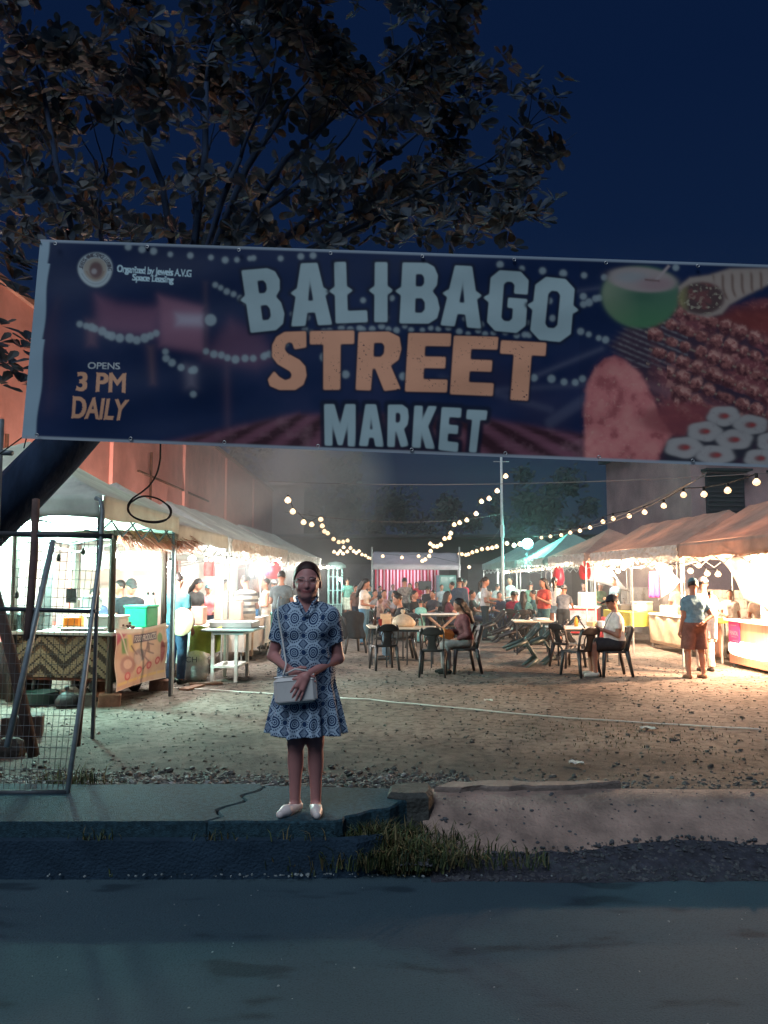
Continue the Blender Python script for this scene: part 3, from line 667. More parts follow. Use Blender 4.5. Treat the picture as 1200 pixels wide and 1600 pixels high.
# ------------------------------------------------------------------ trees with separate leaves
def leaf_geo(mb, p, d, up, L, W):
    """one obovate leaf, folded along its midrib"""
    s = d.cross(up)
    if s.length < 1e-4: s = d.orthogonal()
    s.normalize(); n = s.cross(d).normalized()
    q = lambda a, b, c: p+d*(L*a)+s*(W*b)+n*(L*c)
    mb.add([q(0, 0, 0), q(.35, -.30, .02), q(.72, -.5, .0), q(.93, -.28, -.05), q(1, 0, -.07), q(.93, .28, -.05), q(.72, .5, .0), q(.35, .30, .02), q(.5, 0, -.05), q(.8, 0, -.05)],
           [(0, 8, 2, 1), (0, 7, 6, 8), (8, 9, 3, 2), (8, 6, 5, 9), (9, 4, 3), (9, 5, 4)])
def rosettes(mb, tips, rr, L, nl, ncol, W=.64):
    for p, ax in tips:
        ax = ax.normalized(); a0 = ax.orthogonal().normalized(); b0 = ax.cross(a0)
        for i in range(nl):
            th = i*2.4+rr.uniform(-.3, .3); op = rr.uniform(.25, 1.1); d = (a0*math.cos(th)+b0*math.sin(th))*math.sin(op+.35)+ax*math.cos(op+.35)+Vector((0, 0, -.15))
            mb.cur = rr.choices(range(ncol), (6, 4, 1))[0] if ncol == 3 else rr.randrange(ncol); leaf_geo(mb, p+d*.02, d.normalized(), ax, L*rr.uniform(.5, 1.25), L*W*rr.uniform(.8, 1.2))
LEAFC = [mat('leaf_dark', (.034, .055, .080), .55, .3, 4, trans=.25, spec=.3), mat('leaf_olive', (.044, .054, .058), .55, .3, 4, trans=.25, spec=.3), mat('leaf_rusty', (.080, .052, .036), .6, .3, 4, trans=.25, spec=.3)]
BARK = mat('bark_dark', (.022, .038, .072), .95, .4, 5, .9, 14, spec=.1, stretch=(1, 1, .25))
def big_tree():
    rr = random.Random(12); root = empty('almond_tree', (-4.75, 6.6, .1), 0, 'large leaning almond tree whose dark crown hangs over the market banner', 'tree'); O = Vector((-4.75, 6.6, .1))
    tr = MB(); br = MB(); lf = MB()
    def P(px, py, Y): return D(px, py, Y)-O
    trunk = [Vector((0, 0, 0)), Vector((.1, -.02, .7)), Vector((.45, -.05, 1.35)), P(-60, 850, 6.45), P(18, 782, 6.4), P(90, 708, 6.4), P(180, 610, 6.5), P(290, 500, 6.6)]
    tr.tube(trunk, [.42, .30, .26, .235, .215, .205, .185, .16], 12); t_ = tr.build('trunk', BARK, root, True)
    tips = []
    def grow(p, d, r, L, depth):
        pts = [p]; q = p
        for i in range(4):
            d = (d+Vector((rr.uniform(-.35, .35), rr.uniform(-.35, .35), rr.uniform(-.12, .22)))*.6).normalized(); q = q+d*L/4; pts.append(q)
            if depth <= 1 and i >= 2: tips.append((q+Vector((rr.uniform(-.12, .12), rr.uniform(-.12, .12), rr.uniform(-.08, .12))), (d+Vector((0, 0, .6)))))
        br.tube(pts, [r*(1-.15*i) for i in range(5)], 5)
        if depth == 0: tips.append((q, d+Vector((0, 0, .5)))); return
        for k in range(rr.choice((2, 3, 3))):
            nd = (d+Vector((rr.uniform(-.9, .9), rr.uniform(-.9, .9), rr.uniform(-.45, .5)))).normalized(); grow(q, nd, r*.6, L*rr.uniform(.62, .85), depth-1)
    e = trunk[-1]
    # main limbs towards points of the crown
    for (px, py, Y, r, dep) in ((420, 330, 7.0, .11, 3), (560, 330, 7.6, .10, 3), (700, 310, 7.4, .09, 3), (690, 200, 8.4, .09, 3), (480, 120, 6.6, .10, 3), (330, 60, 7.2, .10, 3), (200, 150, 7.6, .10, 3), (60, 230, 7.4, .09, 3), (150, 330, 6.9, .08, 3), (620, 90, 7.6, .09, 3), (300, 260, 8.2, .09, 3), (760, 270, 7.0, .07, 2), (40, 60, 6.6, .08, 3), (540, 240, 6.5, .08, 3), (400, 200, 6.2, .08, 2)):
        t = P(px, py, Y); a = e if px > 150 else trunk[-2]; m = a.lerp(t, .5)+Vector((rr.uniform(-.15, .15), rr.uniform(-.15, .15), .2)); s = a.lerp(t, .78)+Vector((0, 0, .12))
        r *= .40; br.tube([a, m, s], [r, r*.8, r*.62], 7); grow(s, (t-m).normalized(), r*.55, .66, dep)
    for (px, py) in ((20, 440), (25, 520), (15, 590), (40, 395)):     # low sprays at the left of the banner
        for k in range(5): tips.append((P(px+rr.uniform(-35, 22), py+rr.uniform(-28, 28), 6.0+rr.random()*.5), Vector((.3, -.2, .5))))
    for k in range(1500):                      # the rest of the crown's spread
        x = rr.uniform(-30, 820); y = rr.uniform(-40, 385); c_ = float(vn(x*.012, y*.012, 77))
        if (c_ < .25 and rr.random() < .75) or (x > 690 and y < 150 and rr.random() < .85) or (x > 640 and y < 60 and rr.random() < .7) or rr.random() < .25*(x > 560 and y < 300) or (y < 260 and rr.random() < .72): continue
        tips.append((P(x, y, rr.uniform(6.2, 9.6)), Vector((rr.uniform(-.5, .5), rr.uniform(-.6, .1), rr.uniform(-.2, .6)))))
    # the frayed lower right edge of the crown
    for k in range(85):
        x = rr.uniform(560, 862); y = 372-abs(rr.gauss(0, 45)) if x < 700 else 355-abs(rr.gauss(0, 62)); 
        tips.append((P(x, min(y, 388), 6.5+rr.uniform(-.3, 1.2)), Vector((rr.uniform(-.4, .4), -.3, .4))))
    for px, py in ((372, 42), (352, 78), (366, 97), (318, 100), (866, 312), (846, 345), (640, 10), (800, 385)):
        tips.append((P(px, py, 6.7), Vector((.1, -.4, .3))))
    tips = [(p, a) for p, a in tips if (p.x+O.x) < 1.62]      # the crown ends short of the lot's middle
    rosettes(lf, tips, rr, .135, 7, 3)
    # most leaves dark: rusty ones only here and there
    lf.mi = [0 if m == 2 and rr.random() < .7 else m for m in [lf.mi[i] for i in range(len(lf.mi))]] if False else lf.mi
    br.build('limbs', BARK, t_, True); lf.build('crown', LEAFC, root)
    return len(tips)
NT = big_tree()
def far_tree(x, y, h, r, seed, label, lc):
    rr = random.Random(seed); root = empty('far_tree', (x, y, 0), 0, label, 'tree', 'dark trees beyond the lot'); tr = MB(); lf = MB()
    tr.tube([(0, 0, 0), (.1, 0, h*.3), (.05, .1, h*.6), (.1, 0, h*.9)], [.22, .18, .12, .04], 7); tr.build('trunk', BARK, root, True)
    cl = [(Vector((rr.gauss(0, r*.5), rr.gauss(0, r*.4), h*rr.uniform(.45, 1))), rr.uniform(.4, 1.0)*r*.42) for i in range(16)]
    for c, cr_ in cl:
        tr2 = None
        for k in range(130):
            v = Vector((rr.gauss(0, 1), rr.gauss(0, 1), rr.gauss(0, 1))).normalized()*cr_*rr.random()**.4; d = Vector((rr.gauss(0, 1), rr.gauss(0, 1), rr.gauss(0, .6)-.3)).normalized()
            lf.cur = rr.randrange(2); p = c+v; s = d.orthogonal().normalized()*.1; L = rr.uniform(.22, .42); lf.add([p, p+d*L*.5+s, p+d*L, p+d*L*.5-s], [(0, 1, 2, 3)])
    lf.build('crown', lc, root)
LC2 = [mat('far_leaf', (.02, .026, .022), .7), mat('far_leaf2', (.04, .045, .035), .7)]
for a in ((-3.6, 47, 9.5, 2.6, 1, 'tallest dark tree in the smoke past the salmon wall'), (-.6, 50, 8.0, 2.8, 2, 'round dark tree behind the red striped stage'), (4.5, 52, 7.0, 3.0, 3, 'low wide dark tree behind the string light pole'), (8.8, 42, 7.5, 2.4, 4, 'dark tree behind the teal floodlit tents'), (-9.0, 47, 10, 2.6, 5, 'dark tree rising over the far end of the salmon wall')): far_tree(*a, LC2)
# ------------------------------------------------------------------ the market banner: one vinyl sheet whose print is painted in its colour attribute
BY = 5.40; M_GROM = mat('grommet', (.45, .47, .48), .35, metal=.8)
def banner_wave(px, py): return .012*math.sin(px*.013+py*.004) + .006*math.sin(px*.031-py*.021)
TLc, BLc, TRc, BRc = (63, 374), (34, 685), (1268, 416), (1264, 733)
def make_banner():
    nu, nv = 1190, 306
    u = np.linspace(0, 1, nu)[None, :]; v = np.linspace(0, 1, nv)[:, None]
    PX = (TLc[0]*(1-u)+TRc[0]*u)*(1-v)+(BLc[0]*(1-u)+BRc[0]*u)*v; PY = (TLc[1]*(1-u)+TRc[1]*u)*(1-v)+(BLc[1]*(1-u)+BRc[1]*u)*v
    PY = PY - 0*PX + 3*np.sin(u*PI)*(1-2*v)*0
    C = np.zeros((nv, nu, 3)); 
    def mixc(mask, col):
        nonlocal C
        m = np.clip(mask, 0, 1)[..., None]; C = C*(1-m)+np.array(col)*m
    def soft(d, w): return 1/(1+np.exp(np.clip(d/w, -40, 40)))
    n1 = fbm(PX*.012, PY*.012, 31); n2 = fbm(PX*.05, PY*.05, 32, 5); n3 = fbm(PX*.2, PY*.2, 33, 3)
    C[:] = np.array([.008, .028, .100]); C *= (.75+.5*n1)[..., None]
    # blurred far market: dusky stalls, posts and lit ground
    def poly_mask(poly, blur):
        P = np.array(poly, float); d = np.full(PX.shape, 1e9); ins = np.zeros(PX.shape, bool)
        for (x0, y0), (x1, y1) in zip(P, np.roll(P, -1, 0)):
            ex, ey = x1-x0, y1-y0; t = np.clip(((PX-x0)*ex+(PY-y0)*ey)/(ex*ex+ey*ey+1e-9), 0, 1); d = np.minimum(d, np.hypot(PX-x0-t*ex, PY-y0-t*ey))
            c = ((y0 > PY) != (y1 > PY)) & (PX < (x1-x0)*(PY-y0)/(y1-y0+1e-12)+x0); ins ^= c
        return soft(np.where(ins, -d, d), blur)
    for poly, col, bl, a in (([(150, 462), (185, 475), (225, 480), (250, 480), (245, 525), (205, 522), (152, 515)], (.26, .12, .20), 4, .9), ([(248, 462), (318, 480), (322, 552), (250, 540)], (.38, .18, .26), 3, .9), ([(275, 490), (318, 492), (318, 510), (276, 508)], (.5, .46, .55), 3, .9),
                        ([(318, 560), (360, 500), (410, 525), (430, 560), (400, 575)], (.2, .10, .17), 5, .8), ([(60, 520), (90, 470), (88, 600), (75, 640)], (.09, .06, .11), 7, .6), ([(900, 640), (760, 560), (700, 560), (880, 700)], (.10, .07, .12), 14, .3),
                        ([(350, 560), (352, 680), (360, 680), (358, 560)], (.10, .07, .13), 3, .8), ([(135, 500), (136, 540), (150, 540), (150, 500)], (.22, .12, .17), 3, .7), ([(230, 540), (236, 600), (242, 600), (240, 540)], (.2, .12, .15), 3, .7), ([(290, 570), (292, 605), (306, 605), (306, 575)], (.28, .25, .32), 4, .7), ([(318, 440), (318, 560), (324, 560), (324, 440)], (.09, .07, .12), 2, .7)):
        mixc(poly_mask(poly, bl)*a, col)
    mixc(np.clip((n1-.45)*3, 0, 1)*np.clip((PY-500)/60, 0, 1)*np.clip((690-PY)/60, 0, 1)*.22, (.09, .07, .13))
    # warm plank floor along the bottom
    edge = 690-(PX-260)*.10+(PX > 470)*0; top = np.where(PX < 470, 692-(PX-260)*.22, np.where(PX < 745, 648+0*PX, 652+(PX-745)*.17)); fl = soft(top-PY, -1.0) if False else soft(top-PY, 2.5)
    plank = .6+.4*np.sin((PX-600)/(PY-560+1e-3)*14)+.5*(fbm(PX*.02, PY*.25, 35)-.4); mixc(fl*.95*(PX > 250)*(PX < 920), (.26, .10, .14))
    C *= (1-(fl*(PX > 250)*(PX < 920)*np.clip(1-plank, 0, .7)))[..., None]
    mixc(fl*np.clip(n2-.52, 0, 1)*2.2*(PX > 250)*(PX < 920), (.33, .17, .20))
    # glancing light streaks
    for (x0, y0, x1, y1, w_, a) in ((830, 590, 940, 545, 3, .35), (760, 610, 935, 600, 4, .2), (860, 660, 920, 620, 8, .25), (690, 590, 860, 640, 5, .18), (900, 455, 935, 450, 2, .3)):
        ex, ey = x1-x0, y1-y0; t = np.clip(((PX-x0)*ex+(PY-y0)*ey)/(ex*ex+ey*ey), 0, 1); mixc(soft(np.hypot(PX-x0-t*ex, PY-y0-t*ey)-w_, 2)*a, (.25, .27, .38))
    # strings of lamp dots
    rr = random.Random(5); dots = []
    def line(pts, n, r, j=1.5):
        for i in range(n):
            t = i/(n-1)*(len(pts)-1); k = min(int(t), len(pts)-2); f = t-k; dots.append((pts[k][0]*(1-f)+pts[k+1][0]*f+rr.uniform(-j, j), pts[k][1]*(1-f)+pts[k+1][1]*f+rr.uniform(-j, j), r*rr.uniform(.75, 1.1)))
    line([(200, 385), (255, 395), (340, 405), (390, 405)], 9, 5); line([(395, 404), (458, 402), (490, 398)], 4, 5); line([(335, 444), (352, 455), (370, 460), (385, 472)], 6, 5); line([(126, 505), (150, 515), (175, 525), (215, 532), (245, 522)], 13, 6.5); line([(258, 548), (262, 562), (276, 573), (300, 578)], 5, 6)
    line([(322, 548), (345, 556), (368, 560), (395, 560), (430, 556)], 9, 6); line([(415, 556), (470, 520), (560, 512), (640, 514), (740, 518), (830, 522)], 34, 5, 5); line([(780, 412), (825, 420), (865, 425), (905, 430), (945, 432)], 6, 5.5); line([(910, 462), (913, 478), (928, 468), (938, 465)], 5, 5.5); line([(908, 517), (928, 525), (947, 532)], 4, 5); line([(835, 590), (870, 592), (895, 600), (910, 592)], 5, 6)
    line([(455, 490), (520, 505), (600, 497)], 6, 5, 4); line([(480, 445), (565, 470), (612, 465)], 5, 5, 6); line([(700, 500), (760, 505), (860, 500)], 6, 5, 5); dots += [(329, 500, 9), (303, 578, 6), (302, 616, 5), (540, 585, 6), (630, 588, 6), (508, 558, 8), (858, 470, 5), (1056, 418, 5), (575, 557, 5)]
    for x, y, r in dots: mixc(soft(np.hypot(PX-x, PY-y)-r, .8)*.85*(np.hypot(PX-x, PY-y) < r+8), (.40, .50, .54))
    # food pictures at the right end
    food = poly_mask([(955, 540), (985, 505), (1060, 470), (1110, 490), (1290, 440), (1290, 760), (1010, 760), (1020, 640), (985, 570)], 3); mixc(food, (.075, .045, .075))
    t = (PX-960)*.45+(PY-560); sk = np.abs(((PY-PX*.42)/9.0) % 1-.5); mixc(food*soft(sk*9-1.6, .8)*(PX < 1075)*(PY < 575)*.8*np.clip(n3*1.6, 0, 1), (.30, .28, .30))
    meat = food*np.clip((fbm(PX*.03+PY*.012, PY*.05-PX*.02, 36, 5)-.40)*5, 0, 1)*np.clip((PX-1010-(PY-560)*-.1)/40, 0, 1)*(PY < 690); mixc(meat*.9, (.36, .11, .12)); mixc(meat*np.clip((n3-.5)*4, 0, 1)*.7, (.62, .27, .25)); mixc(meat*np.clip((n2-.52)*7, 0, 1)*.85, (.10, .04, .06)); mixc(meat*np.clip((fbm(PX*.09, PY*.11, 38, 3)-.55)*8, 0, 1)*.6, (.70, .33, .28))
    band = soft(np.abs((PY-600)-(PX-1010)*.36-(n2-.5)*16)-8, 3)*(PX > 1000)*(PX < 1150)*food; mixc(band*.7, (.30, .15, .18))
    mixc(poly_mask([(1108, 500), (1150, 482), (1290, 470), (1290, 520), (1180, 525)], 4)*.8, (.33, .07, .06))
    # rows of skewered meat
    for r_ in range(7):
        a_ = R(19+r_*1.2); cx_, cy_ = 1120, 508+r_*27; U = (PX-cx_)*math.cos(a_)+(PY-cy_)*math.sin(a_); W_ = -(PX-cx_)*math.sin(a_)+(PY-cy_)*math.cos(a_); ph = fbm(U*.02, U*0+r_*7, 81)*40; k = ((U+ph)/24.0) % 1-.5; d_ = np.hypot(k*2.15, W_/(10.5+3*np.sin(U*.05+r_)))+(n3-.5)*.5+(n2-.5)*.5
        msk = soft((d_-.93)*9, .9)*food*(PX > 1000+r_*6+(r_ > 3)*18)*(PY < 690); sh_ = np.clip(.55-W_/16.0+(n3-.5)*1.6, 0, 1); mixc(msk, (.13, .045, .055)); mixc(msk*sh_, (.62, .24, .21)); mixc(msk*np.clip(sh_-.75, 0, 1)*2.2, (.85, .50, .42)); mixc(soft(np.abs(W_)-1.3, .6)*food*(np.abs(k) > .40)*(PX > 1000)*.8, (.45, .33, .25))
    # green coconut
    dx, dy = (PX-1002)/61, (PY-464)/48; k = np.hypot(dx, dy+.08*dx*dx); cm = soft((k-1)*40, 1.2); mixc(cm, (.11, .25, .16)); mixc(cm*np.clip(-dx*1.1, 0, 1)*.75, (.34, .40, .27)); mixc(cm*np.clip(dy+.1, 0, 1)*.5, (.10, .33, .12)); mixc(cm*soft(np.hypot(dx*1.3-.05, (dy+.05)*2.2)-.45, .15)*.5, (.05, .16, .10))
    dx2, dy2 = (PX-1003)/54, (PY-437)/19; k2 = np.hypot(dx2, dy2-.25*dx2); tm = soft((k2-1)*18, 1); mixc(tm, (.50, .42, .40)); mixc(tm*soft(np.hypot(dx2+.3, dy2+.2)-.45, .1)*.7, (.36, .42, .44)); mixc(tm*soft(np.hypot(dx2-.4, dy2-.35)-.5, .1)*.7, (.44, .28, .30))
    mixc(poly_mask([(1022, 438), (1044, 414), (1047, 416), (1027, 440)], .7), (.55, .46, .45)); mixc(poly_mask([(1008, 436), (1030, 438), (1030, 440), (1008, 438)], .7), (.2, .1, .1))
    # wrap
    mixc(poly_mask([(1060, 448), (1078, 434), (1108, 430), (1140, 420), (1290, 417), (1290, 425), (1200, 445), (1165, 462), (1140, 476), (1128, 490), (1105, 496), (1075, 488), (1063, 470)], 1.2), (.52, .42, .36)); str_ = soft(np.abs(((PX-PY*.3)/15.0+.2*np.sin(PY*.1)) % 1-.5)*15-2.0, .9)*poly_mask([(1112, 430), (1290, 418), (1290, 424), (1160, 460), (1130, 470)], 1.5); mixc(str_*.8, (.2, .12, .09))
    dx, dy = (PX-1096)/36, (PY-466)/25; fm = soft((np.hypot(dx, dy)-1)*22, 1); mixc(fm, (.13, .08, .08)); mixc(fm*np.clip((n3-.5)*7, 0, 1)*.85, (.52, .46, .34)); mixc(fm*np.clip((n2-.55)*7, 0, 1)*.6, (.30, .10, .10)); mixc(fm*np.clip((-dx-.5)*3, 0, 1)*.6, (.45, .44, .18))
    # crumbed cutlet
    dn = (n2-.5)*9+(n3-.5)*5; ct_ = poly_mask([(916, 740), (913, 640), (917, 600), (930, 575), (944, 562), (960, 556), (975, 562), (1000, 585), (1022, 625), (1030, 650), (1050, 678), (1040, 695), (1030, 712), (1027, 740)], 1.5)
    mixc(np.clip(ct_+(dn*.04)*(ct_ > .03)*(ct_ < .97), 0, 1), (.85, .28, .27)); mixc(ct_*np.clip((n2-.46)*4, 0, 1)*.8, (.95, .38, .34)); mixc(ct_*np.clip((.44-n2)*6, 0, 1)*.8, (.50, .13, .14)); mixc(ct_*np.clip((n3-.58)*5, 0, 1)*.5, (.98, .52, .42))
    # sushi rolls
    mixc(soft(np.hypot((PX-1075)/75, (PY-655)/26)-1, .08)*.8, (.36, .09, .10))
    for (x, y, a, b) in ((1131, 650, 27, 16), (1101, 674, 28, 16), (1173, 664, 28, 16), (1147, 687, 30, 16), (1069, 699, 31, 17), (1118, 711, 31, 16), (1208, 690, 26, 16), (1188, 716, 26, 15)):
        dx, dy = (PX-x)/a, (PY-y)/b; sd = np.hypot(dx, (PY-y-9)/(b+5)); mixc(soft((sd-1)*16, 1), (.05, .05, .07)); wv = .05*np.sin(np.arctan2(dy, dx)*5+x); mixc(soft((np.hypot(dx, dy)-.96-wv)*20, 1), (.55, .52, .50)); mixc(soft((np.hypot(dx, dy)-.96-wv)*20, 1)*np.clip((n3-.55)*4, 0, 1)*.5, (.38, .33, .34)); mixc(soft((np.hypot(dx*1.1+.02, dy*1.1)-.33)*16, 1), (.34, .13, .13)); mixc(soft((np.hypot(dx*1.4-.15, dy*1.3)-.2)*16, 1), (.50, .09, .09))
    C *= np.where((PX > 905), .72, .8)[..., None]
    # lettering: soft-edged filled shapes
    o0 = np.array([350, 380.]); cs = 570/1200.
    GLY = {'B': ([[(0, 0), (.70, 0), (.90, .06), (1, .2), (.97, .36), (.84, .465), (.97, .57), (1.03, .75), (.96, .91), (.74, 1), (0, 1)], [(.38, .18), (.56, .18), (.63, .24), (.63, .34), (.56, .395), (.38, .395)], [(.38, .58), (.57, .58), (.65, .65), (.65, .77), (.57, .83), (.38, .83)]]),
           'A': ([[(.27, 0), (.73, 0), (1, 1), (.66, 1), (.605, .79), (.395, .79), (.34, 1), (0, 1)], [(.5, .22), (.575, .61), (.425, .61)]]), 'L': ([[(0, 0), (.38, 0), (.38, .81), (1, .81), (1, 1), (0, 1)]]), 'I': ([[(0, 0), (1, 0), (1, 1), (0, 1)]]),
           'G': ([[(.22, 0), (.78, 0), (1, .13), (1, .36), (.65, .36), (.65, .22), (.57, .17), (.43, .17), (.35, .22), (.35, .78), (.43, .83), (.57, .83), (.65, .78), (.65, .60), (.5, .60), (.5, .44), (1, .44), (1, .87), (.78, 1), (.22, 1), (0, .87), (0, .13)]]),
           'O': ([[(.25, 0), (.75, 0), (1, .14), (1, .86), (.75, 1), (.25, 1), (0, .86), (0, .14)], [(.42, .2), (.58, .2), (.66, .26), (.66, .74), (.58, .8), (.42, .8), (.34, .74), (.34, .26)]]),
           'R': ([[(0, 0), (.70, 0), (.95, .09), (1, .29), (.94, .47), (.76, .57), (1, .96), (.64, 1), (.42, .62), (.35, .62), (.33, 1), (0, 1)], [(.36, .18), (.56, .18), (.62, .24), (.61, .37), (.54, .43), (.36, .43)]]),
           'E': ([[(0, 0), (1, 0), (1, .21), (.40, .21), (.40, .40), (.90, .40), (.90, .59), (.40, .59), (.40, .79), (.97, .79), (.97, 1), (0, 1)]]), 'T': ([[(0, 0), (1, 0), (1, .22), (.69, .22), (.69, 1), (.31, 1), (.31, .22), (0, .22)]]),
           'M': ([[(0, 0), (.32, 0), (.5, .52), (.68, 0), (1, 0), (1, 1), (.76, 1), (.76, .42), (.57, .98), (.43, .98), (.24, .42), (.24, 1), (0, 1)]]), 'K': ([[(0, 0), (.36, 0), (.36, .38), (.62, 0), (1, 0), (.64, .48), (1, 1), (.6, 1), (.36, .6), (.36, 1), (0, 1)]]),
           'S': ([[(.98, .0), (.98, .27), (.66, .30), (.60, .19), (.50, .17), (.40, .21), (.38, .30), (.46, .37), (.80, .49), (.95, .60), (.98, .76), (.90, .91), (.70, 1), (.30, 1), (.06, .93), (0, .82), (.14, .68), (.28, .78), (.44, .84), (.58, .81), (.61, .74), (.56, .68), (.22, .55), (.06, .42), (.04, .22), (.14, .08), (.36, .0)]])}
    def even_odd(polys, x0, x1, y0, y1):
        sx = (PX[0] if False else None); ii = np.where((PX.max(0) >= x0) & (PX.min(0) <= x1))[0]; jj = np.where((PY.max(1) >= y0) & (PY.min(1) <= y1))[0]
        a, b, c, d_ = jj[0], jj[-1]+1, ii[0], ii[-1]+1; X = PX[a:b, c:d_]; Y = PY[a:b, c:d_]; ins = np.zeros(X.shape, bool); d = np.full(X.shape, 1e9)
        for P in polys:
            P = np.array(P, float)
            for (p0, q0), (p1, q1) in zip(P, np.roll(P, -1, 0)):
                ex, ey = p1-p0, q1-q0; t = np.clip(((X-p0)*ex+(Y-q0)*ey)/(ex*ex+ey*ey+1e-9), 0, 1); d = np.minimum(d, np.hypot(X-p0-t*ex, Y-q0-t*ey)); ins ^= ((q0 > Y) != (q1 > Y)) & (X < (p1-p0)*(Y-q0)/(q1-q0+1e-12)+p0)
        return (slice(a, b), slice(c, d_)), np.where(ins, -d, d)
    def letter(ch, q, col, worn=False, outline=None, spur=False, rnd=2.2):
        q = [o0+np.array(p)*cs for p in q]
        def mp(u_, v_): return (q[0]*(1-u_)+q[1]*u_)*(1-v_)+(q[3]*(1-u_)+q[2]*u_)*v_
        polys = [[mp(*p) for p in poly] for poly in GLY[ch]]; allp = np.array([p for poly in polys for p in poly]); lo = allp.min(0)-14; hi = allp.max(0)+14
        sl, d = even_odd(polys, lo[0], hi[0], lo[1], hi[1])
        if spur:                       # little side spikes at mid height
            for sd in (0, 1):
                xe = {'A': (.14, .86), 'L': (0, .38)}.get(ch, (0, 1))[sd]; w_ = 9/max(1, np.hypot(*(q[1]-q[0])))
                if ch in 'B' and sd: continue
                if ch == 'G' and sd: continue
                tri = [mp(xe+(-w_ if sd == 0 else w_), .47), mp(xe+(.03 if sd == 0 else -.03), .39), mp(xe+(.03 if sd == 0 else -.03), .55)]
                _, d2 = even_odd([tri], lo[0], hi[0], lo[1], hi[1]); d = np.minimum(d, d2)
        k = np.ones(5)/5; dd = d.copy()
        pad = np.pad(dd, 2, mode='edge'); pad = sum(pad[:, i:i+dd.shape[1]] for i in range(5))/5; dd = sum(pad[i:i+dd.shape[0], :] for i in range(5))/5
        m = soft(dd-.3, .42)
        if outline is not None: mm = soft(dd-outline, 1.0)[..., None]*.9; C[sl] = C[sl]*(1-mm)+np.array([.008, .015, .038])*mm
        if worn: m = m*(1-np.clip((fbm(PX[sl]*.35, PY[sl]*.35, 41, 3)-.62)*9, 0, 1)*np.clip((fbm(PX[sl]*.04, PY[sl]*.04, 42)-.45)*6, 0, 1))
        m = m[..., None]; sh = np.ones_like(m)
        C[sl] = C[sl]*(1-m)+np.array(col)*m*(.95+.1*n2[sl][..., None])
    WH = (.40, .53, .55); OR = (.84, .41, .25)
    for ch, q in (('B', ((58, 90), (178, 80), (200, 282), (88, 294))), ('A', ((222, 68), (338, 64), (355, 267), (222, 273))), ('L', ((363, 63), (462, 60), (472, 259), (368, 263))), ('I', ((497, 63), (537, 63), (537, 259), (495, 259))), ('B', ((588, 64), (702, 66), (706, 264), (578, 263))), ('A', ((728, 72), (848, 78), (845, 280), (713, 269))), ('G', ((880, 88), (1003, 96), (990, 297), (864, 285))), ('O', ((1028, 108), (1155, 122), (1138, 327), (1005, 315)))):
        letter(ch, q, WH, outline=4.5, spur=True)
    for ch, q in (('S', ((158, 294), (272, 290), (274, 482), (142, 482))), ('T', ((283, 290), (428, 288), (426, 481), (283, 482))), ('R', ((443, 293), (584, 291), (580, 487), (434, 482))), ('E', ((607, 296), (747, 298), (737, 490), (596, 487))), ('E', ((757, 305), (902, 309), (888, 502), (744, 496))), ('T', ((912, 320), (1060, 328), (1046, 520), (896, 512)))):
        letter(ch, q, OR, worn=True, outline=3)
    for ch, q in (('M', ((330, 530), (432, 530), (432, 668), (332, 665))), ('A', ((446, 530), (520, 531), (526, 669), (445, 666))), ('R', ((540, 532), (607, 532), (607, 671), (538, 669))), ('K', ((627, 535), (700, 537), (694, 676), (619, 671))), ('E', ((717, 540), (781, 543), (770, 687), (706, 679))), ('T', ((800, 548), (866, 551), (848, 690), (788, 685)))):
        letter(ch, q, WH, outline=7)
    # small lines of text from the built-in font
    def text(s, q, col, bold=0., shear=0, lead=None):
        co, T = text_polys(s, 1, shear); a = co.min(0); b = co.max(0); uv = (co-a)/(b-a); q = [np.array(p, float) for p in q]
        pts = (q[0]*(1-uv[:, :1])+q[1]*uv[:, :1])*uv[:, 1:]+(q[3]*(1-uv[:, :1])+q[2]*uv[:, :1])*(1-uv[:, 1:]); lo = pts.min(0)-3; hi = pts.max(0)+3
        ii = np.where((PX.max(0) >= lo[0]) & (PX.min(0) <= hi[0]))[0]; jj = np.where((PY.max(1) >= lo[1]) & (PY.min(1) <= hi[1]))[0]; sl = (slice(jj[0], jj[-1]+1), slice(ii[0], ii[-1]+1)); X = PX[sl]; Y = PY[sl]; cov = np.zeros(X.shape)
        for oy in (-.33, 0, .33):
            for ox in (-.33, 0, .33):
                m = np.zeros(X.shape, bool)
                for t in T:
                    (x0, y0), (x1, y1), (x2, y2) = pts[t]; dd = (y1-y2)*(x0-x2)+(x2-x1)*(y0-y2)
                    if abs(dd) < 1e-9: continue
                    bx0, bx1, by0, by1 = min(x0, x1, x2)-bold-1, max(x0, x1, x2)+bold+1, min(y0, y1, y2)-bold-1, max(y0, y1, y2)+bold+1
                    i0 = np.searchsorted(X[0], bx0-12); i1 = np.searchsorted(X[0], bx1+12); X_ = X[:, i0:i1]+ox; Y_ = Y[:, i0:i1]+oy
                    l0 = ((y1-y2)*(X_-x2)+(x2-x1)*(Y_-y2))/dd; l1 = ((y2-y0)*(X_-x2)+(x0-x2)*(Y_-y2))/dd; s_ = 1 if True else 0
                    e = bold*np.array([np.hypot(y1-y2, x2-x1), np.hypot(y2-y0, x0-x2), np.hypot(y0-y1, x1-x0)])/abs(dd)
                    m[:, i0:i1] |= (l0 >= -e[0]) & (l1 >= -e[1]) & (1-l0-l1 >= -e[2]) & (X_ >= bx0+.3) & (X_ <= bx1-.3) & (Y_ >= by0+.3) & (Y_ <= by1-.3)
                cov += m/9.
        mm = cov[..., None]; C[sl] = C[sl]*(1-mm)+np.array(col)*mm
    text('Organized by Jewels A.V.G', ((184, 414), (299, 422), (298, 436), (183, 428)), (.50, .70, .76), .25)
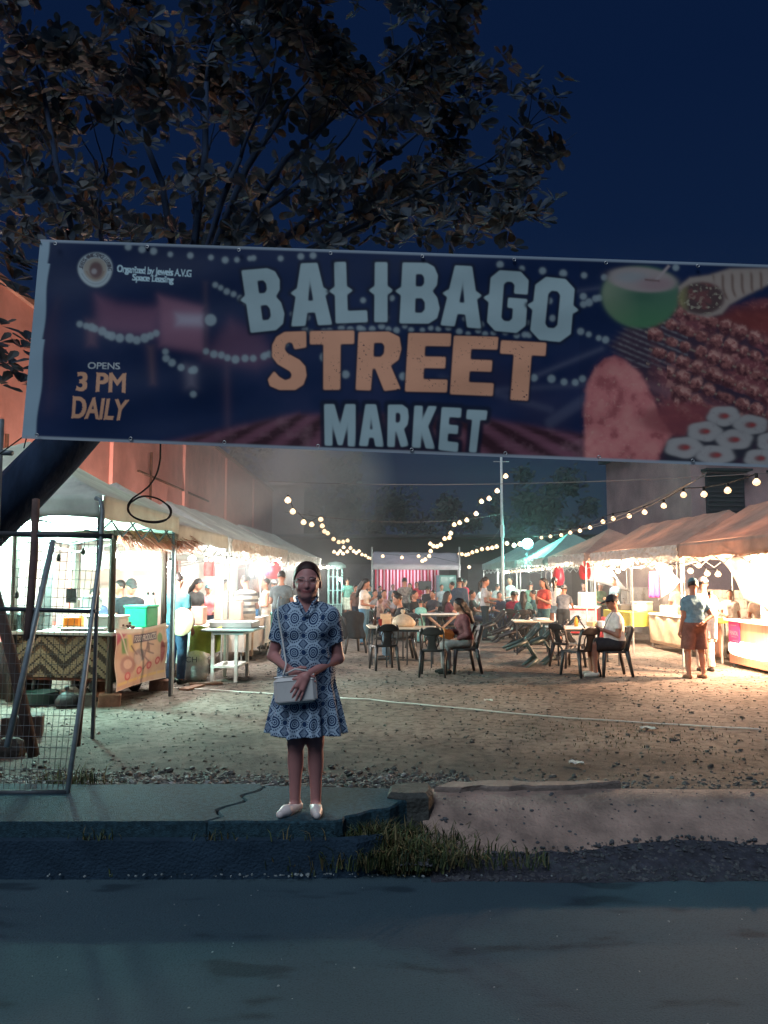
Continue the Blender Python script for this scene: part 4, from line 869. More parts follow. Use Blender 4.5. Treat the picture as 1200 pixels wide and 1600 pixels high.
    text('Space Leasing', ((208, 428), (271, 432), (270, 445), (207, 441)), (.50, .70, .76), .25)
    text('OPENS', ((138, 566), (187, 567), (187, 577), (137, 576)), (.55, .60, .60), .1)
    text('3 PM', ((122, 582), (196, 584), (195, 613), (120, 610)), (.72, .38, .23), 1.0); text('DAILY', ((115, 620), (200, 626), (194, 656), (113, 652)), (.72, .38, .23), 1.0)
    # round emblem with ring lettering and a ring in its middle
    dx, dy = PX-149, PY-421; an = np.arctan2(dy, dx); rad = np.hypot(dx, dy)*(1+.03*np.sin(3*an+.6)); mixc(soft(rad-27, .7), (.42, .50, .52)); mixc(soft(rad-18.5, .6), (.36, .33, .28)); mixc(soft(np.hypot((PX-150)/10.5, (PY-422)/13)-1, .08), (.15, .09, .09)); mixc(soft(np.hypot(PX-147, PY-424)-4.2, .7), (.36, .33, .33)); mixc(soft(np.abs(rad-14)-1.0, .5)*(dy > 2)*.7, (.25, .16, .12)); mixc(soft(np.abs(rad-22)-.7, .4)*(dy > 6)*.6, (.2, .24, .27))
    word = 'JEWELS A.V.G SPACE LEASING'
    for i, ch in enumerate(word):
        if ch == ' ': continue
        a = PI+.05+(PI-.0)*(i+.5)/len(word); c = np.array([149+22.5*math.cos(a), 421+22.5*math.sin(a)]); tv = np.array([-math.sin(a), math.cos(a)])*1.9; rv = np.array([math.cos(a), math.sin(a)])*2.9
        text(ch, (c-tv+rv, c+tv+rv, c+tv-rv, c-tv-rv), (.10, .10, .12), .15)
    # hems: pale edge welts, wide folded welt at the left end
    hw = np.where(v < .12, 14.0, np.where(v < .5, 18.0, 22.0)); xl = (TLc[0]*(1-v)+BLc[0]*v); mixc(soft(PX-xl-hw+1.5*np.sin(PY*.06), .6), (.32, .45, .53)); mixc(soft(v*315-4.0, .5)*.9, (.34, .42, .50)); mixc(soft((1-v)*315-4.5, .5)*.9, (.36, .42, .48))
    # faint creases and scuffs of the print
    C *= (.93+.14*fbm(PX*.01+PY*.02, PY*.006, 51))[..., None]
    dxr = (PX-600)/1200; dyr = -(PY-800)/1200; Yy = BY+.016*np.sin(PX*.013+PY*.004)+.008*np.sin(PX*.031-PY*.021)+.004*np.sin(PX*.011+PY*.075)*np.sin(PX*.006); ydir = ct-dyr*st_; V = np.stack([dxr*Yy/ydir, Yy, EYE.z+(st_+dyr*ct)*Yy/ydir], -1).reshape(-1, 3)
    i = np.arange((nv-1)*nu).reshape(nv-1, nu)[:, :-1].ravel(); F = np.c_[i, i+nu, i+nu+1, i+1]
    c0 = np.array(D(640, 560, BY)); o = np_mesh('market_banner', V-c0, F, mat('banner_vinyl', vcol='print', rough=.5, spec=.14, bump=.15, bscale=3.0), None, True, np.clip(C.reshape(-1, 3), 0, 1)); o.location = c0
    tag(o, 'wide printed vinyl banner reading BALIBAGO STREET MARKET stretched over the entrance', 'banner')
    # backing sheet and corner ties
    V2 = V+np.array([0, .006, 0]); k = 7; sub = V2.reshape(nv, nu, 3)[::k, ::k]; h2, w2 = sub.shape[:2]; i = np.arange((h2-1)*w2).reshape(h2-1, w2)[:, :-1].ravel()
    np_mesh('backing', sub.reshape(-1, 3)-c0, np.c_[i, i+1, i+1+w2, i+w2], mat('banner_back', (.35, .36, .38), .6), o)
    mb = MB()
    for k in range(9):
        for (p, q, dy) in ((TLc, TRc, 6), (BLc, BRc, -6)):
            f = (k+.12)/8.4; g = D(p[0]+(q[0]-p[0])*f+6, p[1]+(q[1]-p[1])*f+dy, BY-.032)-Vector(c0); mb.tube([g+Vector((.011*math.cos(t*PI/4), 0, .011*math.sin(t*PI/4))) for t in range(9)], .0035, 5, False)
    mb.build('eyelets', M_GROM, o, True)
    mb = MB(); a = D(TLc[0], TLc[1]+4, BY)-Vector(c0); b = D(BLc[0]+4, BLc[1]-4, BY)-Vector(c0)
    mb.tube([a, D(-20, 345, 5.6)-Vector(c0)], .006, 5); mb.build('tie_cord', mat('cord_dark', (.03, .03, .03), .8), o)
    mb = MB(); mb.tube([b, D(-10, 716, 5.55)-Vector(c0)], .005, 5); mb.tube([b+Vector((.02, 0, 0)), b+Vector((.0, .0, -.09))], .005, 5); mb.build('tie_cord', mat('cord_dark'), o)
make_banner()
# pole beside the banner (left frame edge)
def left_post():
    p = empty('steel_post', (-2.73, 5.6, .3), 0, 'slim grey steel post at the left beside the banner end', 'post'); O = Vector((-2.73, 5.6, .3))
    a = D(2, 655, 5.6)-O; mb = MB(); mb.tube([Vector((a.x, 0, -.1)), a], .021, 10); mb.build('tube', mat('galv', (.16, .19, .21), .5, .25, 14, metal=.4), p, True)
    mb = MB(); mb.tube([D(2, 707, 5.6)-O, D(19, 708, 5.58)-O], .02, 8); mb.build('bracket', mat('galv'), p, True)
left_post()
# coil of black cable hanging under the banner
mb = MB(); Yc = 5.9; pts = [D(x, y, Yc) for x, y in ((251, 690), (250, 715), (246, 735), (238, 752), (228, 764), (218, 772), (206, 781), (200, 792), (202, 802), (214, 811), (232, 816), (250, 816), (262, 811), (267, 801), (262, 790), (248, 780), (230, 775), (217, 777), (205, 785), (201, 795), (207, 806), (222, 813), (242, 815), (260, 811), (267, 803), (266, 793), (258, 786))]
sm = []
for i in range(len(pts)-1):
    p0, p1, p2, p3 = pts[max(i-1, 0)], pts[i], pts[i+1], pts[min(i+2, len(pts)-1)]
    for k in range(4): t = k/4; sm.append(.5*((2*p1)+(p2-p0)*t+(2*p0-5*p1+4*p2-p3)*t*t+(3*p1-p0-3*p2+p3)*t**3)+Vector((0, .012*math.sin(i*.9), 0)))
mb.tube(sm, .007, 6); tag(mb.build('cable_coil', mat('cable_black', (.012, .012, .014), .6), None, True), 'loop of black cable hanging below the banner over the food cart', 'cable')
# ------------------------------------------------------------------ tents
M_GALV = mat('galv_pole', (.42, .44, .43), .45, .2, 12, metal=.3)
M_DKST = mat('dark_steel', (.045, .055, .065), .55, .35, 9, metal=.3)
CAN_L = mat('canvas_pale', (.64, .66, .61), .85, .2, 2.4, .5, 4, trans=.22)
CAN_R = mat('canvas_tan', (.50, .35, .28), .85, .22, 2.4, .5, 4, trans=.25)
CAN_T = mat('canvas_teal', (.30, .46, .43), .85, .14, 2.0, .25, 6, trans=.3)
PLAST = mat('clear_plastic', (.80, .76, .70), .35, .15, 6, .6, 14, trans=.35)
SHEET = mat('white_sheet', (.78, .77, .74), .8, .08, 3, .3, 6, trans=.2)
def tent(cx, cy, w, l, ze, zr, inset, label, can, rz=0, val=.24, crink=None, group='market tents', legs=4, sheet=None, sheet_z=(.9, 2.3), dark_legs=False):
    r = empty('market_tent', (cx, cy, .1), rz, label, 'tent', group); hw, hl = w/2, l/2; inset = min(inset, hl)
    def H(x, y):
        h = min(1, (hw-abs(x))/hw, (hl-abs(y))/inset if inset > 0 else 1); h = max(0, h); return ze-.1+(zr-ze)*(h-.16*h*(1-h)) - .012*math.sin(y*7+x*3)*h
    n = 16; ys = []; 
    for k in range(n+1): ys.append(-hl+inset*k/n)
    m_ = max(2, int((l-2*inset)/.25)) if l > 2*inset+.01 else 0
    for k in range(1, m_): ys.append(-hl+inset+(l-2*inset)*k/m_)
    for k in range(n+1): ys.append(hl-inset+inset*k/n)
    ys = sorted(set(round(y, 5) for y in ys)); mb = MB(); top = [[(x, y, H(x, y)) for x in (-hw+w*i/(2*n) for i in range(2*n+1))] for y in ys]
    P = sum(top, []); k = 2*n+1; F = [(j*k+i, j*k+i+1, (j+1)*k+i+1, (j+1)*k+i) for j in range(len(ys)-1) for i in range(2*n)]
    mb.add(P, F); mb.add([(x, y, z-.012) for x, y, z in P], [f[::-1] for f in F]); c = mb.build('canopy', can, r, False)
    def strip(fn, L, m, nm, hh=val, amp=.012):
        mb = MB(); nn = max(8, int(L/.09)); mb.sheet(lambda u, v: (lambda q: (q[0]+q[2]*amp*v*math.sin(u*L*9+q[0]*3)*(1), q[1]+q[3]*amp*v*math.sin(u*L*9+q[1]*3), ze-.1-.004-hh*v+.015*v*math.sin(u*L*4.3+cy)))(fn(u)), nn, 4, .006); return mb.build(nm, m, r, True)
    strip(lambda u: (-hw+w*u, -hl-.008, 0, 1), w, can, 'valance'); strip(lambda u: (-hw+w*u, hl+.008, 0, 1), w, can, 'valance')
    strip(lambda u: (-hw-.008, -hl+l*u, 1, 0), l, can, 'valance'); strip(lambda u: (hw+.008, -hl+l*u, 1, 0), l, can, 'valance')
    if crink:                                # crumpled clear plastic rain flap along the aisle side
        sx, L2 = crink; rr = random.Random(int(cy*10)); mb = MB(); nn = int(l/.055); hs = [[rr.uniform(-1, 1) for j in range(7)] for i in range(nn+1)]
        mb.sheet(lambda u, v: (sx*(hw+.035)+sx*.03*hs[int(round(u*nn))][int(round(v*6))], -hl+l*u, ze-.115-L2*v+.05*v*hs[int(round(u*nn))][0]), nn, 6); mb.build('rain_flap', PLAST, r, False)
    lm = M_DKST if dark_legs else M_GALV
    for yy in ([-1, 1] if legs == 4 else [-1, 0, 1]):
        for xx in (-1, 1):
            mb = MB(); mb.box((xx*(hw-.05), yy*(hl-.06), (ze-.2)/2-.02), (.036, .036, ze-.2), None, .004); mb.box((xx*(hw-.05), yy*(hl-.06), .0), (.09, .09, .012)); mb.build('leg', lm, r)
    mb = MB()
    for xx in (-1, 1):
        mb.box((xx*(hw-.05), 0, ze-.17), (.025, l-.2, .025)); k2 = max(2, int(l/1.5)*2)
        for i in range(k2): y0, y1 = -hl+.06+(l-.12)*i/k2, -hl+.06+(l-.12)*(i+1)/k2; a, b = (ze-.2, ze-.5) if i % 2 else (ze-.5, ze-.2); mb.cyl((xx*(hw-.05), y0, a), (xx*(hw-.05), y1, b), .011, n=6); mb.cyl((xx*(hw-.05), y0, b), (xx*(hw-.05), y1, a), .011, n=6)
    for yy in (-1, 1):
        for i in range(2): x0, x1 = -hw+.06+(w-.12)*i/2, -hw+.06+(w-.12)*(i+1)/2; a, b = (ze-.2, ze-.5) if i % 2 else (ze-.5, ze-.2); mb.cyl((x0, yy*(hl-.06), a), (x1, yy*(hl-.06), b), .011, n=6); mb.cyl((x0, yy*(hl-.06), b), (x1, yy*(hl-.06), a), .011, n=6)
    mb.build('truss', lm, r)
    if sheet:                                # back sheet on the side away from the aisle
        mb = MB(); rr = cy; mb.sheet(lambda u, v: (sheet*(hw-.09)+.03*math.sin(u*17+v*3+rr)*(.3+v), -hl+.1+(l-.2)*u, sheet_z[1]-(sheet_z[1]-sheet_z[0])*v), 40, 8, .004); mb.build('back_sheet', SHEET, r, True)
    return r
tent(-4.48, 9.6, 3.0, 3.0, 2.66, 3.5, 1.5, 'pale peaked tent nearest the road on the left, beside the leaning tree', CAN_L, sheet=-1, dark_legs=True)
tent(-4.46, 12.75, 3.0, 3.1, 2.56, 3.36, 1.5, 'second peaked tent on the left, behind the food cart', CAN_L, R(-1.5), sheet=-1)
tent(-4.22, 17.4, 3.0, 6.0, 2.52, 3.30, .8, 'long pale tent on the left with crumpled plastic flap along its eave', CAN_L, R(-2.6), crink=(1, .34), legs=6, sheet=-1, sheet_z=(.3, 2.3))
tent(-3.92, 24.0, 3.0, 6.8, 2.48, 3.28, .8, 'farthest long tent of the left row, near the green framed cabinet', CAN_L, R(-2.6), crink=(1, .34), legs=6, sheet=-1, sheet_z=(.3, 2.3))
tent(6.78, 11.9, 2.4, 5.2, 2.42, 3.12, .35, 'tan tent at the right edge over the wooden counter', CAN_R, R(.5), val=.26, legs=4)
tent(6.62, 17.1, 2.4, 5.0, 2.42, 3.10, .35, 'second tan tent on the right, over the yellow and beige tables', CAN_R, R(3.5), val=.22, crink=(-1, .30), legs=6)
tent(6.25, 21.3, 2.5, 3.2, 2.42, 3.15, 1.6, 'third tent on the right with plastic flap beside two red lanterns', CAN_R, R(4), val=.22, crink=(-1, .3))
tent(5.98, 24.7, 2.6, 3.2, 2.40, 3.25, 1.6, 'teal lit peaked tent just under the floodlight', CAN_T, R(4), crink=(-1, .25))
tent(5.75, 28.1, 2.7, 3.2, 2.38, 3.2, 1.6, 'small grey peaked tent behind the light pole', CAN_T, R(4))
tent(5.6, 31.5, 2.6, 3.0, 2.36, 3.1, 1.5, 'last pale tent of the right row beside the stage', CAN_T, R(4))

# ------------------------------------------------------------------ lamps
COOL = (.47, 1.0, .86); NEUT = (1, .97, .90); WARM = (1, .60, .36)
def emis(nm, col, e): return mat(nm, (.9, .9, .9), .4, emit=col, es=e)
E_COOL, E_NEUT, E_WARM = emis('glow_cool', (.85, 1, .95), 18), emis('glow_neutral', (1, .95, .85), 20), emis('glow_warm', (1, .72, .42), 16)
E_BULB = emis('glow_bulb', (1, .60, .28), 2.2)
for e_ in (E_BULB,): 
    try: e_.cycles.emission_sampling = 'FRONT'
    except Exception: pass
M_SOCK = mat('socket_black', (.02, .02, .02), .5)
def bulb(loc, en, col, em, label, r=.045, group='bare bulbs in the stalls', cord=.3, off=-.12):
    t = empty('hanging_bulb', loc, 0, label, 'lamp', group)
    mb = MB(); mb.lathe([(.012, .06), (.02, .045), (r*.85, .02), (r, -.015), (r*.7, -.045), (.004, -.058)], n=12); mb.build('bulb', em, t, True)
    mb = MB(); mb.cyl((0, 0, .05), (0, 0, .10), .02, n=8); mb.cyl((0, 0, .10), (0, 0, .10+cord), .004, n=5); mb.build('socket', M_SOCK, t, True)
    lamp('light', Vector(loc)+Vector((0, 0, off)), en, col, .05, t); return t
def tube_lamp(loc, rz, L, en, col, em, label):
    t = empty('fluorescent_lamp', loc, rz, label, 'lamp', 'fluorescent tubes under the tents')
    mb = MB(); mb.box((0, 0, .05), (L+.06, .06, .05), None, .006); mb.build('housing', mat('lamp_white', (.7, .7, .7)), t); mb = MB(); mb.cyl((-L/2, 0, 0), (L/2, 0, 0), .024, n=10); mb.build('tube', em, t, True)
    lamp('light', (loc[0], loc[1], loc[2]-.10), en, col, .12, t); return t
def at(px, py, Y): return tuple(D(px, py, Y))
tube_lamp(at(88, 819, 10.8), R(8), 1.2, 950, COOL, E_COOL, 'cool white tube at the middle of the front left tent ceiling')
tube_lamp(at(22, 817, 10.8), R(55), .9, 560, COOL, E_COOL, 'short cool tube at the left edge behind the trunk')
tube_lamp(at(70, 829, 12.0), R(0), .5, 90, COOL, E_COOL, 'small cool tube behind the brighter one in the front left tent')
for px, py, Y, en, lb in ((178, 842, 10.5, 40, 'bare bulb at the top of the cart post'), (181, 866, 10.6, 70, 'bright bare bulb hanging below the cart roof beam'), (215, 846, 11.2, 60, 'bare bulb just left of the straw fringe'), (266, 882, 11.95, 160, 'dazzling bulb under the straw fringe by the tent pole')):
    bulb(at(px, py, Y), en, NEUT, E_NEUT, lb, .05 if en < 150 else .085)
for px, py, Y, en, lb in ((300, 872, 13.4, 187, 'bright bulb over the second left stall near the sack'), (345, 872, 15.4, 216, 'bright bulb over the white cloth table behind the grill stand'), (362, 874, 17.4, 216, 'bright bulb beside the striped shirt man'), (405, 876, 19.2, 201, 'bright bulb left of the red lantern in the left row'), (436, 880, 22.4, 216, 'bright bulb behind the man in dark grey on the left'), (470, 886, 25.6, 187, 'bright bulb deep in the left row beside the woman'), (512, 886, 27.3, 120, 'bright bulb at the far corner of the left row')):
    bulb(at(px, py, Y), en, NEUT, E_NEUT, lb, .07, cord=.2)
for px, py, Y, en, lb, c in ((1172, 886, 13.0, 1700, 'bright bulb over the wooden counter at the right edge', WARM), (1018, 872, 17.6, 1200, 'dazzling bulb at the eave between the yellow and beige tables', (1, .70, .46)), (985, 880, 19.3, 240, 'bright bulb above the sauce bottles on the right', (1, .70, .46)), (935, 882, 21.6, 380, 'bright bulb over the dark shirted vendor', (1, .88, .7)), (868, 886, 24.2, 330, 'bright bulb left of the red lanterns', (1, .92, .8)), (826, 890, 27.4, 240, 'bright bulb under the grey peaked tent', (.95, 1, .95)), (790, 893, 30.6, 160, 'bright bulb behind the light pole', (.95, 1, .95))):
    bulb(at(px, py, Y), en, c, E_NEUT if c != WARM else E_WARM, lb, .075, cord=.2)
for Y, z, en in ((9.2, 2.2, 900), (12.7, 2.5, 520), (15.5, 2.3, 520), (21.5, 2.3, 480)):  # added bulbs out of view, there to brighten the salmon wall
    bulb((-6.12, Y, z), en, (1, .74, .58), E_WARM, 'unseen added bulb lighting the salmon wall from behind the left tents', .05, 'added bulbs that light the salmon wall')
def floodlight():
    t = empty('floodlight', at(824, 850, 25.0), 0, 'glaring teal floodlight on a bracket above the right tents', 'lamp'); mb = MB(); mb.lathe([(.03, .10), (.20, .04), (.215, 0)], n=16, rot=(R(70), 0, 0)); mb.box((0, .12, .02), (.05, .1, .1)); mb.cyl((0, .12, 0), (0, .12, -.9), .018, n=8); mb.build('housing', M_DKST, t)
    mb = MB(); mb.sphere((0, -.03, 0), .18, 16, 9, (1, .45, 1)); mb.build('lens', emis('glow_teal', (.62, 1, .93), 22), t, True); lamp('light', Vector(t.location)+Vector((-.1, -.35, -.05)), 420, (.25, 1, .85), .12, t)
floodlight()
# ------------------------------------------------------------------ string lights: cable with its bulbs
def string(label, pts, r=.055, wire=True, cordlen=.09, group='strings of bulbs', sag=True):
    P = [Vector(p) for p in pts]; c0 = P[0].copy(); r *= .88; t = empty('string_lights', c0, 0, label, 'string lights', group)
    if wire: mb = MB(); mb.tube([p-c0+Vector((0, 0, cordlen)) for p in P], .008, 5); mb.build('cable', mat('cable_black', (.012, .012, .014), .6), t, True)
    for p in P[:98]:
        mb = MB(); mb.lathe([(.2*r, r), (.45*r, .8*r), (.9*r, .25*r), (r, -.15*r), (.75*r, -.7*r), (.02*r, -r)], n=10, cap=True); o = mb.build('bulb', E_BULB, t, True); o.location = p-c0
        mb = MB(); mb.cyl((0, 0, r*.9), (0, 0, cordlen+.01), .018, n=6); mb.build('socket', M_SOCK, o)
o_ = lambda L: [(400+x*.3833, 720+y*.3833) for x, y in L]
l1 = o_([(130, 160), (150, 206), (194, 250), (227, 259), (264, 238), (270, 265), (279, 287), (292, 295), (316, 319), (337, 331), (355, 330), (373, 325), (385, 355), (398, 368), (409, 375), (420, 368), (432, 382), (446, 386), (458, 395), (469, 398)])
string('string of bulbs dropping from the smoke on the left towards the stage', [at(x, y, 15+17.5*(i/19)**.8) for i, (x, y) in enumerate(l1)], .075)
string('short far string of bulbs above the left row end', [at(x, y, 29) for x, y in o_([(318, 371), (333, 378), (343, 368), (355, 378), (357, 352), (372, 370)])], .08)
l2 = o_([(1018, 62), (983, 122), (950, 153), (919, 165), (897, 215), (859, 241), (830, 252), (808, 260), (794, 295), (788, 313), (769, 317), (753, 342), (738, 349), (724, 348), (711, 338), (712, 368), (706, 388), (690, 402), (678, 408)])
string('string of bulbs running from the pole top down to the stage roof', [at(x, y, 24.5+7.8*i/18) for i, (x, y) in enumerate(l2)], .095)
l3 = [(1182, 753), (1137, 766), (1100, 772), (1068, 773), (1037, 790), (1007, 800), (983, 806), (958, 810), (942, 815), (922, 824), (906, 829), (891, 832), (877, 836), (860, 838), (846, 840)]
string('long string of bulbs over the right tents, largest at the banner', [at(x, y, 4.2/((x-600)/1200)) for x, y in l3], .05)
string('string of bulbs between the light pole and the right end of the stage', [at(x, y, 24.6+8*i/12) for i, (x, y) in enumerate([(812, 850), (803, 852), (792, 849), (776, 854), (769, 856), (762, 857), (753, 858), (745, 861), (738, 863), (732, 866), (728, 867), (722, 866), (718, 865)])], .085)
string('string of bulbs strung across the stage roof front', [at(x, y, 32.4) for x, y in ((598, 869), (628, 871), (654, 869), (733, 886))], .085)
string('small string of bulbs behind the dark shirted vendor', [at(x, y, 19.5) for x, y in ((936, 892), (943, 888), (950, 892), (957, 886), (965, 892), (973, 887))], .075)
string('string of bulbs at the back of the stall behind the blue shirted man', [at(x, y, 15.6) for x, y in ((1047, 888), (1079, 892), (1092, 883), (1105, 896), (1122, 897))], .07)
string('string of bulbs tucked under the left eave', [at(x, y, Y) for x, y, Y in [(322+i*8, 874+i*.55, 14.6+.1*i+.018*i*i) for i in range(24)]], .05)
string('string of bulbs tucked under the far right eave', [at(x, y, Y) for x, y, Y in [(868-i*5.2, 887+i*.45, 23.5+.52*i) for i in range(16)]], .065)
def light_pole():
    t = empty('light_pole', (3.79, 24.6, .12), 0, 'tall slim white pole lit teal, rising above the right tents', 'pole'); mb = MB(); mb.cyl((0, 0, -.1), (0, 0, 5.6), .052, .038, 12); mb.build('shaft', mat('pole_white', (.62, .68, .66), .5, .12, 9), t, True)
    mb = MB(); mb.box((0, -.03, 3.15), (.12, .1, .42), None, .02); mb.build('control_box', mat('pole_box', (.72, .76, .74), .5), t); mb = MB(); mb.cyl((-.25, 0, 5.4), (.25, 0, 5.4), .015, n=6); mb.build('crossarm', M_GALV, t)
light_pole()
def wire(label, a, b, sag, r=.008, n=24):
    a, b = Vector(a), Vector(b); mb = MB(); mb.tube([a.lerp(b, i/n)-Vector((0, 0, sag*4*(i/n)*(1-i/n))) for i in range(n+1)], r, 5); tag(mb.build('overhead_wire', mat('wire_grey', (.22, .2, .19), .6), None, True), label, 'wire', 'overhead wires')
wire('thin wire stretched from the smoke to the far right under the banner', at(420, 752, 20), at(1215, 738, 14), .15)
wire('wire dropping from the banner foot towards the floodlight', at(1105, 738, 9), at(870, 826, 20), .25)
wire('second wire close beside the one towards the floodlight', at(1102, 742, 9), at(836, 838, 24), .2)
wire('low wire from the left row to the light pole', at(445, 800, 18), at(785, 803, 24.6), .25)
wire('wire from the light pole to the stage corner', at(785, 820, 24.6), at(740, 852, 31), .3)
# ------------------------------------------------------------------ stage
def stage():
    t = empty('stage_canopy', (1.38, 33.5, .12), 0, 'small pale canopy with red and white striped curtain at the far end', 'stage'); O = Vector(t.location)
    def L(px, py, Y): return D(px, py, Y)-O
    mb = MB(); a, b, c, d = L(584, 862, 34.6), L(714, 864, 34.6), L(720, 884, 32.2), L(580, 883, 32.2)
    mb.sheet(lambda u, v: d.lerp(c, u).lerp(a.lerp(b, u), v)+Vector((0, 0, -.05*math.sin(PI*v)*1+.01*math.sin(u*30))), 24, 8, .012); mb.build('canopy', mat('canvas_grey', (.60, .56, .58), .8, .12, 2, trans=.25), t, True)
    mb = MB(); mb.sheet(lambda u, v: d.lerp(c, u)+Vector((0, -.01-.02*v*math.sin(u*50), -.18*v-.004)), 40, 3, .006); mb.build('valance', mat('canvas_grey'), t, True)
    for px, Y in ((581, 32.2), (718, 32.2), (583, 34.6), (716, 34.6)):
        p = L(px, 880, Y); mb = MB(); mb.cyl((p.x, p.y, 0), (p.x, p.y, 2.75 if Y > 33 else 2.95), .035, n=8); mb.build('post', M_GALV, t)
    mb = MB(); p0, p1 = L(586, 886, 34.3), L(686, 886, 34.3); n = 76; z1, z0 = p0.z, .25
    for i in range(n):
        mb.cur = 0 if (i//2) % 2 else 1; f = lambda k: p0.lerp(p1, k/n)+Vector((0, .05*math.sin(k*.9), 0)); q0, q1 = f(i), f(i+1); mb.add([(q0.x, q0.y, z1), (q1.x, q1.y, z1), (q1.x, q1.y, z0), (q0.x, q0.y, z0)], [(0, 1, 2, 3)])
    mb.build('curtain', [mat('curtain_white', (.74, .60, .66), .8), mat('curtain_red', (.34, .012, .04), .8)], t)
    mb = MB(); mb.box((0, .2, .10), (4.0, 2.4, .28)); mb.build('platform', mat('dark_shop'), t)
stage()
lamp_t = tube_lamp((.9, 33.2, 2.42), 0, .9, 90, (1, .66, .86), emis('glow_pink', (1, .7, .85), 6), 'pinkish tube under the stage canopy lighting the striped curtain')
def fridge(px, Y, label):
    p = G(px, 960, .12); t = empty('drinks_fridge', (D(px, 900, Y).x, Y, .3), R(8), label, 'fridge'); mb = MB(); mb.box((0, 0, .8), (.75, .65, 1.6), None, .02); mb.build('cabinet', mat('fridge_teal', (.08, .30, .28), .4), t); mb = MB(); mb.box((0, -.335, .85), (.62, .02, 1.3)); mb.build('door', mat('fridge_glass', (.03, .2, .19), .15), t); mb = MB(); mb.cyl((-.26, -.36, .6), (-.26, -.36, 1.1), .012, n=6); mb.build('handle', M_GALV, t)
fridge(697, 33.4, 'teal drinks fridge standing right of the striped curtain')
def cabinet():
    t = empty('glass_cabinet', (D(524, 900, 28.5).x, 28.5, .12), 0, 'green framed glass stall at the end of the left row', 'cabinet'); mb = MB()
    for x in (-.25, -.08, .08, .25):
        for y in (-.25, .25): mb.box((x, y, 1.0), (.03, .03, 2.0))
    for z in (.7, 1.2, 1.7, 2.0): mb.box((0, -.25, z), (.5, .031, .03)); mb.box((.25, 0, z), (.031, .5, .03)); mb.box((-.25, 0, z), (.031, .5, .03))
    mb.build('frame', mat('frame_green', (.20, .36, .34), .5), t); mb = MB(); mb.lathe([(.40, 0), (.38, .1), (.25, .2), (.02, .25)], (0, 0, 2.02), 16); mb.build('roof', CAN_T, t); mb = MB(); mb.box((0, 0, .35), (.46, .46, .68)); mb.build('base', mat('cab_base', (.12, .2, .2)), t)
cabinet()
lamp_t = bulb(at(531, 905, 28.2), 30, (.5, 1, .9), E_COOL, 'small cool bulb inside the green framed stall', .04)
# ------------------------------------------------------------------ plastic chairs, tables
M_CHAIR = mat('chair_plastic', (.028, .026, .028), .42, .2, 9, spec=.5)
M_CHAIRG = mat('chair_green', (.05, .075, .07), .4, .2, 9, spec=.5)
def make_chair():
    r = empty('plastic_chair', (0, 0, 0)); hs = .44
    mb = MB(); mb.sheet(lambda u, v: ((u-.5)*(.42-.03*v)*(1 if 0 < u < 1 else 1), -.22+.42*v, hs+.006*math.cos((u-.5)*6)-.012*math.sin(PI*v)*math.sin(PI*u)-.03*max(0, .12-v)*4*max(0, .12-v)*8), 12, 12, .018)
    mb.tube([(-.19, -.215, hs-.03), (0, -.225, hs-.025), (.19, -.215, hs-.03)], .014, 6); mb.tube([(-.20, -.2, hs-.03), (-.19, .19, hs-.03)], .016, 6); mb.tube([(.20, -.2, hs-.03), (.19, .19, hs-.03)], .016, 6)
    mb.build('seat', M_CHAIR, r, True)
    mb = MB()
    def bk(x, t): return (x, .19+.115*t+.03*(abs(x)/.2)**2*-1+.02, hs-.01+.41*t)
    for s in (-1, 1): mb.tube([bk(s*.19, 0), bk(s*.195, .3), bk(s*.20, .6), bk(s*.192, .8), bk(s*.16, .93)], [.030, .027, .028, .034, .036], 8, flat=.5)
    mb.sheet(lambda u, v: bk((u-.5)*2*(.195-.06*max(0, v-.4)**1.2), .66+.34*v-.16*(abs(u-.5)*2)**3*v+.05*(abs(u-.5)*2)**2*(1-v)), 14, 6, .018)
    mb.sheet(lambda u, v: bk((u-.5)*2*(.065+.04*(2*v-1)**2), .02+.74*v), 6, 10, .012)
    for s in (-1, 1): mb.tube([bk(s*.06, .05), bk(s*.105, .3), bk(s*.11, .5), bk(s*.07, .74)], .011, 6)
    mb.sheet(lambda u, v: bk((u-.5)*.38, -.02+.10*v), 8, 3, .014)
    mb.build('backrest', M_CHAIR, r, True)
    for sx in (-1, 1):
        for y0, y1 in ((-.19, -.235), (.185, .27)):
            mb = MB(); mb.tube([(sx*.185, y0, hs-.01), (sx*.20, (y0+y1)/2, hs*.5), (sx*.215, y1, 0)], [.044, .034, .026], 6, flat=.8); mb.build('leg', M_CHAIR, r, True)
    return r
CH0 = make_chair(); CHN = [0]
def chair(px, py, rz, label, tilt=0, lift=0, roll=0, green=False, dz=0, pos=None, group='black plastic chairs'):
    p = pos or GL(px, py); c = CH0 if CHN[0] == 0 else copy_tree(CH0); CHN[0] += 1
    c.location = (p[0], p[1], (lz(p[0], p[1]) if pos is None else p[2])+lift); c.rotation_mode = 'ZYX' if False else 'XYZ'; c.rotation_euler = (Matrix.Rotation(rz, 3, 'Z') @ Matrix.Rotation(tilt, 3, 'X')).to_euler(); tag(c, label, 'chair', group)
    if green:
        for ch in c.children: ch.data = ch.data.copy(); ch.data.materials[0] = M_CHAIRG
    return c
M_TOP = mat('table_top', (.62, .52, .40), .6, .2, 5); M_TOPW = mat('table_white', (.7, .7, .66), .6, .1, 5)
